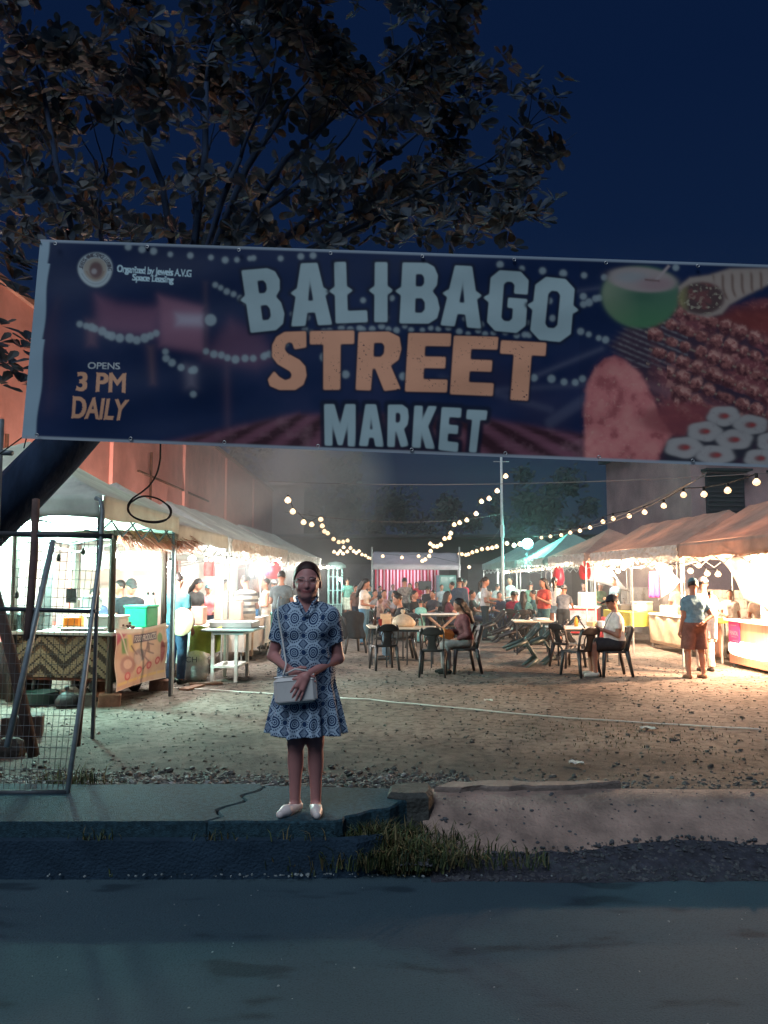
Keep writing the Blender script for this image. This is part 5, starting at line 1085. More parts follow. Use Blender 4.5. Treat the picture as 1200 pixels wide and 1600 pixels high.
def make_table(name='folding_table', w=.9, l=.7, h=.74, top=M_TOP, legm=M_DKST, x=False):
    r = empty(name, (0, 0, 0)); mb = MB(); mb.box((0, 0, h-.015), (w, l, .03), None, .008); mb.build('table_top', top, r)
    mb = MB(); mb.box((0, -l/2+.05, h-.05), (w-.1, .02, .04)); mb.box((0, l/2-.05, h-.05), (w-.1, .02, .04)); mb.box((0, 0, .12), (w-.12, .018, .018)); mb.build('frame', legm, r)
    if x:
        for sy in (-1, 1):
            for sx in (-1, 1): mb = MB(); mb.tube([(sx*w*.40, sy*(l*.4-.02*sx), 0), (-sx*w*.34, sy*(l*.4-.02*sx), h-.03)], .032, 6); mb.build('leg', mat('wood_leg', (.33, .21, .15), .8, .3, 6), r)
    else:
        for sx in (-1, 1):
            for sy in (-1, 1): mb = MB(); mb.box((sx*(w/2-.06), sy*(l/2-.06), (h-.03)/2), (.028, .028, h-.03)); mb.build('leg', legm, r)
    return r
def place(r, px, py, rz, label, cat, group=None, dz=0):
    p = GL(px, py); r.location = (p.x, p.y, lz(p.x, p.y)-.015+dz); r.rotation_euler = (0, 0, rz); return tag(r, label, cat, group)
TG = 'dining tables on the dirt'
t1 = place(make_table(w=.80, l=.75, top=M_TOP), 606, 1036, R(6), 'wood topped table crowded with food behind the black chair', 'table', TG)
t2 = place(make_table(w=.95, l=.75, top=M_TOP), 641, 1040, R(-6), 'wood topped table carrying the tied plastic bag', 'table', TG)
t3 = place(make_table('trestle_table', 1.1, .8, .76, M_TOPW, x=True), 688, 1004, R(3), 'white topped table on crossed wooden legs', 'table', TG)
t4 = place(make_table(w=.85, l=.75, top=M_TOP), 832, 1021, R(-4), 'wood topped table with white plate between tilted chairs', 'table', TG)
t5 = place(make_table(w=1.3, l=.75, top=M_TOPW), 912, 1038, R(4), 'long pale table behind the front right chair', 'table', TG)
t6 = place(make_table(w=1.2, l=.7, top=M_TOPW), 792, 985, R(0), 'white table before the seated boy in navy', 'table', TG)
t7 = place(make_table(w=1.2, l=.7, top=M_TOPW), 606, 990, R(0), 'far white table among the seated diners', 'table', TG)
chair(600, 1046, R(180+14), 'black chair with its back to us at the food table'); chair(677, 1056, R(180-8), 'black chair facing away in front of the table with the plastic bag')
chair(724, 1051, R(-78), 'black chair under the woman in the maroon hoodie'); chair(628, 1030, R(-82), 'black chair under the young man in black')
chair(551, 1020, R(115), 'black chair draped with a dark jacket near the woman'); chair(906, 1056, R(180+28), 'black chair turned away at the front right')
chair(958, 1056, R(-88), 'black chair under the man in white'); chair(888, 1042, R(120), 'black chair half hidden left of the front right chair')
# chairs tipped forward against the tables
def tipped(fx, fy, rz, label, green=False, a=58):
    p = GL(fx, fy); return chair(0, 0, rz, label, tilt=R(a), green=green, pos=(p.x, p.y, lz(p.x, p.y)+.10))
tipped(800, 1041, R(90), 'greenish chair tipped forward onto the long pale table', True); tipped(828, 1036, R(84), 'second greenish chair leaning on the long pale table', True)
tipped(776, 1012, R(92), 'black chair tipped forward onto the small table left of the green ones'); tipped(790, 1018, R(82), 'nearer black chair tipped forward beside the plate table'); tipped(756, 1003, R(96), 'farthest tipped chair, nearest the standing woman with ponytail')
tipped(846, 1030, R(80), 'third dark chair leaning over behind the greenish pair'); tipped(812, 1006, R(88), 'black tipped chair half under the plate table'); tipped(868, 1020, R(95), 'black tipped chair nearest the long pale table end')
for px, py, rz, lb in ((588, 1000, -80, 'black chair pushed against the far white table'), (632, 998, 100, 'black chair between the far white table and the trestle table'), (664, 990, 190, 'black chair just left of the trestle table'), (716, 988, 160, 'black chair right of the trestle table'), (745, 978, 30, 'black chair farther back near the dark navy jacket'), (770, 976, -60, 'black chair left of the table with the boy in navy'), (618, 972, 10, 'black chair far back before the floral shirt'), (582, 976, 60, 'black chair far back near the green framed stall'), (842, 1000, 120, 'black chair behind the plate table'), (655, 1012, 150, 'black chair tucked behind the plastic bag table')): chair(px, py, R(rz), lb)
for i, (px, py, rz, lb) in enumerate(((572, 992, R(-90), 'black chair behind the standing woman in white'), (640, 985, R(90), 'far black chair right of the diners'), (738, 992, R(60), 'black chair loaded with bags behind the hoodie'), (826, 988, R(180), 'black chair under the woman in red by the far tables'), (800, 990, R(170), 'black chair under the person in red top'), (668, 975, R(180), 'far black chair before the stage speakers'), (700, 972, R(150), 'far black chair beside the teal fridge'))): chair(px, py, rz, lb)

# ------------------------------------------------------------------ food, bags and goods: small things
def thing(name, label, cat, mb, m, loc=None, smooth=False, group=None):
    o = mb.build(name, m, None, smooth)
    if loc is not None: o.location = loc
    return tag(o, label, cat, group)
def on(table, x, y, z): return Vector(table.location)+Matrix.Rotation(table.rotation_euler.z, 3, 'Z') @ Vector((x, y, z))
def bag_mesh(w, d, h, seed, knot=True):
    mb = MB(); rr = random.Random(seed); n = 18; prof = [(.86, 0), (1, .12), (1.02, .3), (.85, .55), (.5, .78), (.16, .88)]+([(.10, .92), (.2, 1.05), (.16, 1.2)] if knot else [])
    ph = [rr.uniform(0, 6) for _ in range(4)]; vs = []
    for k, (r, z) in enumerate(prof):
        for j in range(n): a = 2*PI*j/n; q = r*(1+.10*math.sin(3*a+ph[0]+z*2)+.07*math.sin(7*a+ph[1]+z*5)); vs.append((q*w/2*math.cos(a), q*d/2*math.sin(a), z*h))
    mb.add(vs, [(i*n+j, i*n+(j+1) % n, (i+1)*n+(j+1) % n, (i+1)*n+j) for i in range(len(prof)-1) for j in range(n)]+[tuple(range(n-1, -1, -1)), tuple((len(prof)-1)*n+j for j in range(n))]); return mb
thing('plastic_bag', 'tied cream plastic bag standing on the wood topped table', 'bag', bag_mesh(.44, .32, .27, 3), mat('bag_cream', (.62, .50, .36), .4, .25, 7, .5, 16, trans=.2), on(t2, -.14, .05, .742), True)
def bottle(label, loc, r, h, m, group='bottles and cups on the tables'):
    t = empty('bottle', loc, 0, label, 'bottle', group); mb = MB(); mb.lathe([(r, 0), (r, h*.6), (r*.85, h*.68), (r*.35, h*.82), (r*.33, h*.92)], n=12); mb.build('body', m, t, True); mb = MB(); mb.lathe([(r*.4, h*.92), (r*.4, h)], n=10); mb.build('cap', M_SOCK, t); return t
def cup(label, loc, r, h, m): mb = MB(); mb.lathe([(r*.8, 0), (r, h), (r*1.04, h), (r*.94, h-.006), (r*.76, .012)], n=12); return thing('cup', label, 'cup', mb, m, loc, True, 'bottles and cups on the tables')
W_ = mat('paper_white', (.75, .73, .68), .7, .08, 9)
cup('tall pale cup on the food table', on(t1, .12, -.1, .742), .045, .17, mat('cup_beige', (.62, .5, .35), .5)); cup('red tumbler on the food table left of the tall cup', on(t1, -.15, .0, .742), .04, .13, mat('cup_red', (.28, .03, .03), .3))
bottle('dark sauce bottle on the food table', on(t1, -.25, .12, .742), .035, .22, mat('bottle_dark', (.05, .02, .015), .2)); bottle('brown bottle behind the food on the far white table', on(t7, .1, 0, .745), .04, .26, mat('bottle_dark'))
mb = MB(); mb.box((0, 0, .11), (.22, .16, .22), None, .006); thing('carton', 'tan takeout carton standing on the food table', 'box', mb, mat('carton', (.55, .36, .22), .8, .15, 8), on(t1, -.02, .2, .742))
mb = MB(); mb.lathe([(.0, 0), (.09, 0), (.13, .012), (.135, .02), (.09, .01), (0, .008)], n=16, cap=False); thing('plate', 'white plate on the table between tilted chairs', 'plate', mb, W_, on(t4, .15, -.05, .743), True)
mb = MB(); mb.box((0, 0, .02), (.3, .22, .04), (0, 0, .3), .004); thing('takeout_tray', 'white food tray on the plate table', 'tray', mb, W_, on(t4, .22, .15, .743))
mb = MB(); mb.box((0, 0, .04), (.2, .2, .08), (0, 0, .5), .01); thing('takeout_box', 'yellowish food box on the long pale table', 'box', mb, mat('box_yellow', (.65, .5, .25), .7), on(t5, .25, .1, .743))
bottle('orange bottle on the long pale table beside the food box', on(t5, -.1, .1, .742), .04, .2, mat('bottle_orange', (.7, .3, .03), .3))
mb = MB(); mb.box((0, 0, .05), (.34, .26, .1), (0, 0, .2), .01); thing('takeout_box', 'white food box at the right end of the long pale table', 'box', mb, W_, on(t5, .48, .0, .743))
for i, (x, y, lb) in enumerate(((-.3, 0, 'paper cup at the left of the table by the boy in navy'), (.2, .1, 'paper cup at the right of the table by the boy in navy'))): cup(lb, on(t6, x, y, .742), .04, .12, W_)
mb = MB(); mb.box((0, 0, .05), (.3, .25, .1), None, .01); thing('food_box', 'white food box on the far white table', 'box', mb, W_, on(t7, -.25, -.1, .743))
cup('paper cup beside the food box on the far white table', on(t7, .3, -.15, .743), .045, .13, W_)

# ------------------------------------------------------------------ food cart at the left
CART = empty('food_cart', (-3.62, 10.27, .12), R(-10.4), 'wooden food cart with woven front panel and straw fringe on its roof', 'cart')
CM = Matrix.Translation(CART.location) @ Matrix.Rotation(R(-10.4), 4, 'Z')
def cw(x, y, z): return CM @ Vector((x, y, z))
M_WD = mat('dark_wood', (.050, .032, .026), .8, .5, 5, .4, 20, stretch=(1, 1, .2)); M_BR = mat('brown_wood', (.16, .085, .055), .8, .4, 5, .4, 20, stretch=(.3, 1, 1))
mb = MB(); mb.box((-.74, .76, .92), (1.6, 1.62, .05), None, .008); mb.build('counter_top', mat('counter_pale', (.6, .58, .54), .5, .15, 5), CART)
mb = MB(); mb.box((-.73, 1.46, .60), (1.36, .03, .58)); mb.box((-1.42, .75, .60), (.03, 1.4, .58)); mb.box((-.02, .76, .60), (.03, 1.4, .58)); mb.box((-.73, .76, .30), (1.36, 1.36, .03)); mb.build('body', M_BR, CART)
mb = MB(); nx, nz = 46, 22
for i in range(nx):
    for k in range(nz):
        x0 = -1.40+1.34*i/nx; z0 = .33+.54*k/nz; sx, sz = 1.34/nx, .54/nz; d = (abs((i % 24)-12)+k) % 12; e = (abs(((i+12) % 24)-12)+(nz-k)) % 12
        mb.cur = 0 if (d < 4 or e < 3) else (1 if d < 6 and k > 12 else 2); oy = .004*((i+k) % 2); mb.box((x0+sx/2, .04-oy, z0+sz/2), (sx*.96, .012, sz*.94))
mb.build('woven_panel', [mat('weave_cream', (.30, .24, .16), .8, .2, 20), mat('weave_tan', (.12, .065, .035), .8, .3, 20), mat('weave_brown', (.028, .017, .013), .8, .3, 20)], CART)
for x, y in ((0, 0), (0, 1.5), (-1.45, 0), (-1.45, 1.5)):
    mb = MB(); mb.tube([(x, y, .0), (x+.005, y, 1.1), (x, y, 2.24)], [.05, .046, .044], 8); mb.build('post', M_WD, CART)
mb = MB(); mb.box((-.72, 0, 2.26), (1.7, .06, .07)); mb.box((-.72, 1.5, 2.26), (1.7, .06, .07)); mb.box((0, .75, 2.265), (.06, 1.6, .06)); mb.box((-1.45, .75, 2.265), (.06, 1.6, .06)); mb.build('roof_beam', M_WD, CART)
for x, y in ((-.3, .25), (-.3, 1.25), (-1.15, .25), (-1.15, 1.25)):
    mb = MB(); mb.lathe([(.15, -.03), (.19, -.03), (.2, 0), (.19, .03), (.15, .03)], (x, y, .19), 18, rot=None, cap=False); wv = mb; wv.v = [(x+(vz-.19), vy, .19+(vx-x)) for vx, vy, vz in wv.v]; w_ = wv.build('wheel', mat('tyre', (.015, .015, .016), .8), CART, True)
    mb = MB(); mb.cyl((x-.03, y, .19), (x+.03, y, .19), .14, n=12); mb.build('rim', M_BR, w_)
rr = random.Random(9); mb = MB()
for i in range(2400):
    y = rr.uniform(.15, 1.72); x = rr.uniform(-.15, .16); p = Vector((x, y, 2.26+rr.uniform(-.03, .05))); d = Vector((rr.uniform(.1, .48), rr.uniform(-.12, .28)+.12*(y-.8), -rr.uniform(.08, .26))); s = Vector((rr.uniform(-1, 1), rr.uniform(-1, 1), .3)).normalized()*.008; mb.cur = rr.randrange(3)
    m1 = p+d*.55+Vector((0, 0, .05)); mb.add([p-s, p+s, m1+s*.8, m1-s*.8, p+d], [(0, 1, 2, 3), (3, 2, 4)])
mb.build('straw_fringe', [mat('straw', (.30, .12, .05), .8), mat('straw_red', (.26, .07, .035), .8), mat('straw_dark', (.16, .075, .04), .8)], CART)
for x, y, lb, c in ((.03, .02, 'brown brick chock under the near corner of the food cart', (.24, .11, .075)), (.02, 1.42, 'brown brick chock under the far wheel of the food cart', (.22, .12, .09)), (-.35, -.02, 'grey concrete block beside the near brick chock', (.16, .14, .12))):
    mb = MB(); mb.box((0, 0, .09), (.28 if x > 0 else .34, .2, .19), (0, .06, .3), .01); p = cw(x, y-.05, 0); thing('brick_chock', lb, 'block', mb, mat('block%d' % int(c[0]*100), c, .9, .35, 8, .5, 30), (p.x, p.y, lz(p.x, p.y)-.03))
# goods on the cart
def box_thing(name, label, cat, p, size, rz, m, bev=.012, lid=None, group=None):
    t = empty(name, p, rz, label, cat, group); mb = MB(); mb.box((0, 0, size[2]/2), size, None, bev); mb.build('box_body', m, t)
    if lid: mb = MB(); mb.box((0, 0, size[2]+.012), (size[0]+.02, size[1]+.02, .035), None, .008); mb.build('lid', lid, t)
    return t
GR = mat('plastic_green', (.02, .42, .20), .4, .15, 5, trans=.25)
box_thing('cooler_box', 'bright green plastic box on the food cart counter', 'box', cw(-.12, 1.05, .945), (.36, .32, .29), R(-14), GR, .015, mat('plastic_green_lid', (.05, .5, .27), .4))
box_thing('tub', 'orange plastic tub on the food cart counter', 'tub', cw(-.72, .28, .945), (.24, .2, .2), R(6), mat('plastic_orange', (.75, .22, .03), .4, .12, 5, trans=.2), .03)
box_thing('foam_box', 'white foam box in the middle of the food cart counter', 'box', cw(-.30, .45, .945), (.46, .34, .17), R(-6), W_, .02, W_)
box_thing('foam_box', 'second white foam box nearest the cart post', 'box', cw(-.95, .75, .945), (.5, .34, .24), R(4), W_, .02, W_)
box_thing('tray', 'low steel tray at the near edge of the cart counter', 'tray', cw(-.45, .12, .945), (.6, .18, .05), R(0), mat('steel_tray', (.5, .5, .5), .3, metal=.7), .01)
mb = MB()
for i in range(16): mb.sphere((rr.gauss(0, .07), rr.gauss(0, .07), .03+rr.random()*.05), .035, 7, 5, (1.2, .8, .7))
thing('grilled_food', 'heap of dark grilled skewers at the cart corner', 'food', mb, mat('grilled', (.05, .025, .018), .6, .4, 20), cw(-.12, .55, .945), True)
for i, (x, y, lb) in enumerate(((-.06, 1.28, 'grey lidded bottle behind the green box'), (-.16, 1.30, 'second grey bottle left of it behind the green box'))): bottle(lb, cw(x, y, .945), .05, .5, mat('bottle_grey', (.42, .45, .45), .4))
def pot(label, p, r, h, m, handle=True, cat='pot'):
    t = empty('cooking_pot', p, 0, label, cat, 'blackened pots on the cart'); mb = MB(); mb.lathe([(r*.86, 0), (r*.95, .03), (r, h), (r*1.06, h+.01), (r*1.06, h+.02), (r*.96, h+.01), (r*.9, .04), (0.01, .03)], n=20, cap=False); mb.build('bowl', m, t, True)
    for s in (-1, 1): mb = MB(); mb.tube([(s*r, -.04, h*.75), (s*(r+.05), -.04, h*.8), (s*(r+.05), .04, h*.8), (s*r, .04, h*.75)], .01, 6); mb.build('handle', m, t, True)
SOOT = mat('soot_metal', (.03, .03, .032), .55, .4, 8, metal=.4)
pot('blackened pot at the left front corner of the cart', cw(-1.22, .10, .945), .155, .26, SOOT); pot('wide blackened wok pot behind the gate mesh', cw(-1.62, .35, .9), .21, .24, SOOT)
pot('grey lidded kettle pot on the cart under the dark panel', cw(-.85, .95, 1.22), .14, .16, mat('alu', (.4, .42, .43), .4, metal=.6))
box_thing('bucket_stand', 'small dark stand holding the wide pot left of the cart', 'stand', (cw(-1.62, .35, 0).x, cw(-1.62, .35, 0).y, .12), (.42, .42, .77), R(-10), M_WD, .01)
box_thing('storage_drum', 'blue plastic drum beneath the left end of the cart', 'drum', (cw(-1.78, .1, 0).x, cw(-1.78, -.15, 0).y, .12), (.3, .3, .55), 0, mat('plastic_blue', (.02, .17, .42), .4), .08)
# printed banner on the cart side
def food_banner():
    nu, nv = 190, 150; u = np.linspace(0, 1, nu)[None, :]+np.zeros((nv, 1)); v = np.linspace(0, 1, nv)[:, None]+np.zeros((1, nu)); C = np.zeros((nv, nu, 3)); C[:] = (.62, .42, .33); n2 = fbm(u*9, v*7, 61, 5); n3 = fbm(u*30, v*24, 62, 3)
    def mx(m, c):
        nonlocal C
        m = np.clip(m, 0, 1)[..., None]; C = C*(1-m)+np.array(c)*m
    sf = lambda d, w: 1/(1+np.exp(np.clip(d/w, -40, 40)))
    mx(np.clip((n2-.45)*4, 0, 1)*.7, (.70, .56, .40)); mx(sf(u+v*.9-.26, .01), (.42, .03, .10)); mx(sf(np.abs(u-.10-v*.2)-.05, .008)*sf(v-.42, .01)*(v > .16), (.12, .30, .10)); mx(sf(np.abs(u-.2-v*.3)-.04, .008)*sf(v-.40, .01)*(v > .1), (.74, .60, .25)); mx(sf(np.abs(u-.05-v*.42)-.012, .004)*(v < .5), (.75, .7, .62))
    for x, y, a, b, c in ((.22, .62, .13, .16, (.36, .16, .15)), (.22, .60, .07, .08, (.66, .45, .38)), (.45, .48, .10, .11, (.25, .20, .22)), (.40, .55, .06, .10, (.52, .40, .36)), (.86, .24, .05, .09, (.14, .30, .12)), (.90, .5, .05, .2, (.35, .07, .09)), (.62, .36, .03, .1, (.28, .16, .16))): mx(sf(np.hypot((u-x)/a, (v-y)/b)-1, .06)*np.clip(.6+n3, 0, 1), c)
    for x0, y0, x1, y1 in ((.55, .42, .70, .50), (.60, .36, .52, .52), (.52, .52, .60, .62), (.60, .62, .50, .74), (.62, .30, .72, .34), (.30, .30, .40, .46)):
        ex, ey = x1-x0, y1-y0; t = np.clip(((u-x0)*ex+(v-y0)*ey)/(ex*ex+ey*ey), 0, 1); mx(sf(np.hypot(u-x0-t*ex, v-y0-t*ey)-.013, .004), (.20, .12, .13))
    for i, x in enumerate((.2, .42, .62, .80)): mx(sf(np.hypot((u-x)/.055, (v-.80+.05*i)/.07)-1, .05), (.50, .07, .10)); mx(sf(np.hypot((u-x)/.03, (v-.80+.05*i)/.04)-1, .08), (.70, .35, .32))
    mx(sf(np.abs(v-.90+.03*u)-.025, .004)*((u*5) % 1 > .12), (.74, .55, .25))
    tl = (.34, .16); mx(sf(np.maximum(np.abs(u-.56)-.235, np.abs(v-.185)-.075), .004), (.10, .07, .13))
    co, T = text_polys('FOOD PRODUCTS'); a, b = co.min(0), co.max(0); q = (co-a)/(b-a); q = np.c_[.345+q[:, 0]*.43, .235-q[:, 1]*.10]
    m = np.zeros(u.shape)
    for ox in (-.3, 0, .3):
        for oy in (-.3, 0, .3):
            mm = np.zeros(u.shape, bool); U = u+ox/nu; V_ = v+oy/nv
            for t in T:
                (x0, y0), (x1, y1), (x2, y2) = q[t]; dd = (y1-y2)*(x0-x2)+(x2-x1)*(y0-y2)
                if abs(dd) < 1e-9: continue
                l0 = ((y1-y2)*(U-x2)+(x2-x1)*(V_-y2))/dd; l1 = ((y2-y0)*(U-x2)+(x0-x2)*(V_-y2))/dd; mm |= (l0 >= -.04) & (l1 >= -.04) & (1-l0-l1 >= -.04)
            m += mm/9
    mx(m, (.85, .82, .78)); mx(sf(np.minimum(np.minimum(u, 1-u), np.minimum(v, 1-v))-.012, .003), (.72, .62, .58)); mx(sf(v-.06-.02*np.sin(u*6), .008)*.9, (.78, .74, .68))
    V = []
    for j in range(nv):
        for i in range(nu):
            uu, vv = i/(nu-1), j/(nv-1); p = cw(.075+.014*math.sin(vv*9+uu*4)+.05*vv*(1-uu)*.6, -.02+1.5*uu, .985-.03*math.sin(PI*uu)*(1-vv)-.82*vv+.05*uu*0+.02*math.sin(PI*uu)*vv); V.append(p)
    i = np.arange((nv-1)*nu).reshape(nv-1, nu)[:, :-1].ravel(); c0 = np.array(cw(.08, .75, .5)); V = np.array([tuple(p) for p in V]); o = np_mesh('food_banner', np.r_[V-c0], np.c_[i, i+nu, i+nu+1, i+1], mat('banner_vinyl2', vcol='print', rough=.5), None, True, C.reshape(-1, 3)); o.location = c0
    tag(o, 'printed vinyl sheet reading FOOD PRODUCTS hung on the side of the food cart', 'banner')
food_banner()
# ------------------------------------------------------------------ leaning wire gate at the left
def gate():
    z0 = .31; Yb = 5.46; nrm = Vector((0, .94, -.34)).normalized(); p0 = Vector((-2.3, Yb, z0)); ax = Vector((0, .34, .94)).normalized()
    t = empty('wire_gate', p0, 0, 'steel framed wire mesh gate leaning back at the left edge of the pavement', 'gate')
    def GP(px, py, off=0): d = ray(px, py); k = (p0-EYE).dot(nrm)/d.dot(nrm); return EYE+d*k-p0-nrm*off
    mb = MB(); a, b, c, e = GP(-80, 1236), GP(107, 1238), GP(161, 792), GP(-80, 830)
    nu = 22
    for i in range(nu+1):
        q = e.lerp(GP(150, 838), i/nu); d = a.lerp(b, i/nu); mb.tube([d, q+nrm*.006*math.sin(i)], .0022, 4, False)
    nv_ = 26
    for j in range(nv_+1): mb.tube([a.lerp(e, j/nv_), b.lerp(GP(156, 838), j/nv_)], .0022, 4, False)
    mb.build('wire_mesh', mat('mesh_wire', (.10, .11, .11), .5, metal=.4), t)
    SG = mat('gate_steel', (.22, .27, .29), .5, .3, 9, metal=.3)
    for pts, r, m in (([(106, 1240), (132, 1060), (149, 930), (158, 860), (161, 800), (158, 783), (150, 779)], .019, SG), ([(-40, 1239), (106, 1239)], .022, M_DKST), ([(12, 1168), (84, 845)], .024, SG), ([(-30, 834), (176, 839)], .022, M_DKST), ([(-30, 951), (150, 956)], .017, M_DKST), ([(57, 782), (54, 870), (47, 965), (44, 1000)], .032, mat('gate_rust', (.085, .055, .05), .8, .4, 9))):
        mb = MB(); mb.tube([GP(x, y, .01) for x, y in pts], r, 8); mb.build('rail' if abs(pts[0][1]-pts[-1][1]) < 20 else 'upright', m, t, True)
    for pts, lb in (([(-8, 925, 6.3), (22, 1040, 6.1), (53, 1182, 5.95)], 'dark rough timber prop leaning behind the gate'), ([(140, 1000, 6.6), (128, 1100, 6.5), (122, 1165, 6.6)], 'short rusty prop standing behind the gate upright')):
        q = [D(x, y, Y) for x, y, Y in pts]; mb = MB(); mb.tube(q, .045 if 'timber' in lb else .02, 8); tag(mb.build('timber_prop' if 'timber' in lb else 'rusty_prop', M_WD if 'timber' in lb else mat('gate_rust'), None, True), lb, 'prop')
    mb = MB(); mb.sphere((0, 0, .06), .14, 9, 6, (1.2, .8, .8)); thing('boulder', 'dark boulder at the foot of the gate', 'rock', mb, mat('rock_dark', (.05, .045, .04), .9, .4, 9, .8, 20), GL(15, 1180))
gate()
for px, y0, y1, Y, lb in ((93, 838, 872, 9.2, 'dead bulb dangling on a cord behind the gate mesh'), (131, 838, 862, 9.6, 'small dark plug dangling left of the cart post'), (30, 838, 930, 9.0, 'long dark cord dangling behind the left end of the gate')):
    a, b = D(px, y0, Y), D(px+1, y1, Y); t = empty('dangling_cord', a, 0, lb, 'cord'); mb = MB(); mb.tube([(0, 0, 0), (.01, .01, (b.z-a.z)*.5), (0, 0, b.z-a.z)], .005, 5); mb.build('cord', M_SOCK, t); mb = MB(); mb.lathe([(.008, .05), (.018, .03), (.028, -.01), (.018, -.035), (.003, -.042)], (0, 0, b.z-a.z), 10); mb.build('socket', M_SOCK, t, True)
pot('dark basin lying under the front of the food cart', (cw(-.9, -.12, 0).x, cw(-.9, -.12, 0).y, .13), .22, .14, mat('basin_green', (.03, .06, .055), .5), cat='basin')
q = cw(-.45, -.25, 0); thing('plastic_bag', 'small dark rubbish bag by the grey concrete block', 'bag', bag_mesh(.3, .24, .22, 31), DK, (q.x, q.y, .12), True) if 'DK' in globals() else thing('plastic_bag', 'small dark rubbish bag by the grey concrete block', 'bag', bag_mesh(.3, .24, .22, 31), SOOT, (q.x, q.y, .12), True)
q = GL(35, 1150); box_thing('crate', 'dark broken crate behind the gate foot', 'crate', (q.x, q.y, q.z), (.4, .3, .22), R(20), M_WD, .01)
# ------------------------------------------------------------------ left stalls
def clothed_table(name, label, c, w, l, h, m, rz=0, drop=.6, top=None):
    t = empty(name, c, rz, label, 'table', 'stall tables'); mb = MB(); mb.box((0, 0, h-.02), (w, l, .035), None, .006); mb.build('table_top', top or W_, t)
    for sx in (-1, 1):
        for sy in (-1, 1): mb = MB(); mb.box((sx*(w/2-.06), sy*(l/2-.06), (h-.04)/2), (.03, .03, h-.04)); mb.build('leg', M_GALV, t)
    mb = MB(); per = [(-w/2-.012, -l/2-.012), (w/2+.012, -l/2-.012), (w/2+.012, l/2+.012), (-w/2-.012, l/2+.012), (-w/2-.012, -l/2-.012)]; n = 80
    def pt(u, v):
        k = min(int(u*4), 3); f = u*4-k; a, b = per[k], per[k+1]; s = .018*math.sin(u*95)*v; x, y = a[0]+(b[0]-a[0])*f, a[1]+(b[1]-a[1])*f; nx_, ny_ = (b[1]-a[1]), -(b[0]-a[0]); q = math.hypot(nx_, ny_); return (x+nx_/q*(s+.01), y+ny_/q*(s+.01), h+.004-drop*v)
    mb.sheet(pt, n, 5, .004); mb.add([(x, y, h+.003) for x, y in per[:4]], [(0, 1, 2, 3)]); mb.build('tablecloth', m, t, False); return t
T2 = clothed_table('stall_table', 'long white clothed table of the second left stall behind the sack', (-3.55, 14.0, .12), .8, 2.2, .80, mat('cloth_white', (.72, .70, .66), .8, .1, 6, .3, 12), R(-2), .55)
T3 = clothed_table('stall_table', 'white clothed table behind the smoking grill stand', (-3.1, 16.6, .12), .8, 2.6, .80, mat('cloth_white'), R(-2.6), .6)
T4 = clothed_table('stall_table', 'teal clothed table farther down the left row', (-2.95, 20.0, .12), .8, 2.4, .80, mat('cloth_teal', (.12, .36, .34), .8, .15, 6, .3, 12), R(-2.6), .65)
T5 = clothed_table('stall_table', 'pale table at the far end of the left row', (-2.6, 24.5, .12), .8, 3.0, .80, mat('cloth_white'), R(-2.6), .6)
def stand():
    p = GL(358, 1062); t = empty('grill_stand', (p.x, p.y, p.z), R(-4), 'tall pale steel stand with a lower shelf, smoking beside the sack', 'stand'); m = mat('stand_paint', (.52, .53, .50), .5, .2, 8)
    for x in (-.19, .19):
        for y in (-.30, .42): mb = MB(); mb.box((x, y, .40), (.05, .05, .8)); mb.build('leg', m, t)
    mb = MB(); mb.box((0, .06, .24), (.42, .76, .03)); mb.build('shelf', m, t); mb = MB(); mb.box((.06, .06, .82), (.86, .9, .03), None, .008); mb.box((.06, .06, .775), (.5, .8, .05)); mb.build('table_top', mat('stand_top', (.30, .40, .40), .5, .2, 5, metal=.3), t)
    box_thing('grill', 'low steel charcoal grill on the pale stand', 'grill', (p.x+.05, p.y+.15, p.z+.838), (.72, .5, .10), R(-6), mat('steel_tray'), .015)
stand()
p = GL(303, 1062); thing('sack', 'full white woven sack standing by the tent pole on the left', 'sack', bag_mesh(.42, .36, .68, 8, False), mat('sack_white', (.52, .52, .50), .7, .2, 9, .7, 22), p, True)
mb = MB(); text_mesh(mb, 'CH', lambda u, v: (-.09+.18*u, -.20, .30+.09*v)); sk_ = bpy.data.objects[[o.name for o in bpy.data.objects if o.name.startswith('sack')][0]]; mb.build('print', mat('ink_grey', (.10, .11, .14), .8), sk_)
mb = MB(); mb.sheet(lambda u, v: (-.28+.5*u, -.05*math.sin(u*9)*v-.1*v, .03*math.sin(u*7)-.34*v*v-.05*v), 14, 8, .004); thing('cloth_rag', 'lime green cloth hanging off the table edge beside the grill stand', 'cloth', mb, mat('cloth_lime', (.38, .45, .08), .8, .15, 8), tuple(D(326, 980, 12.6)))
for i, (px, py, lb) in enumerate(((322, 1070, 'flat brown board on the ground under the grill stand'), (300, 1076, 'small broken board near the sack foot'))):
    mb = MB(); mb.box((0, 0, .02), (.5, .16, .03), (0, 0, .3+i), .004); q = GL(px, py); thing('board', lb, 'board', mb, M_BR, (q.x, q.y, q.z))
def goods(base, items):
    for nm, lb, cat, x, y, s, m, lid in items: box_thing(nm, lb, cat, on(base, x, y, .81), s, R(hash(lb) % 9-4) if False else R(len(lb) % 9-4), m, .012, lid)
RD = mat('plastic_red', (.55, .04, .05), .4, .12, 5); PK = mat('carton_pink', (.62, .38, .30), .7, .15, 6); DK = mat('goods_dark', (.04, .04, .045), .5); BL = mat('plastic_blue')
goods(T2, [('storage_box', 'white lidded box on the second left stall table', 'box', .05, -.9, (.3, .3, .28), W_, W_), ('storage_box', 'dark tray on the second left stall table before the dark haired vendor', 'box', 0, -.35, (.4, .3, .14), DK, None), ('storage_box', 'pink carton on the second left stall table', 'box', .05, .35, (.34, .4, .32), PK, None)])
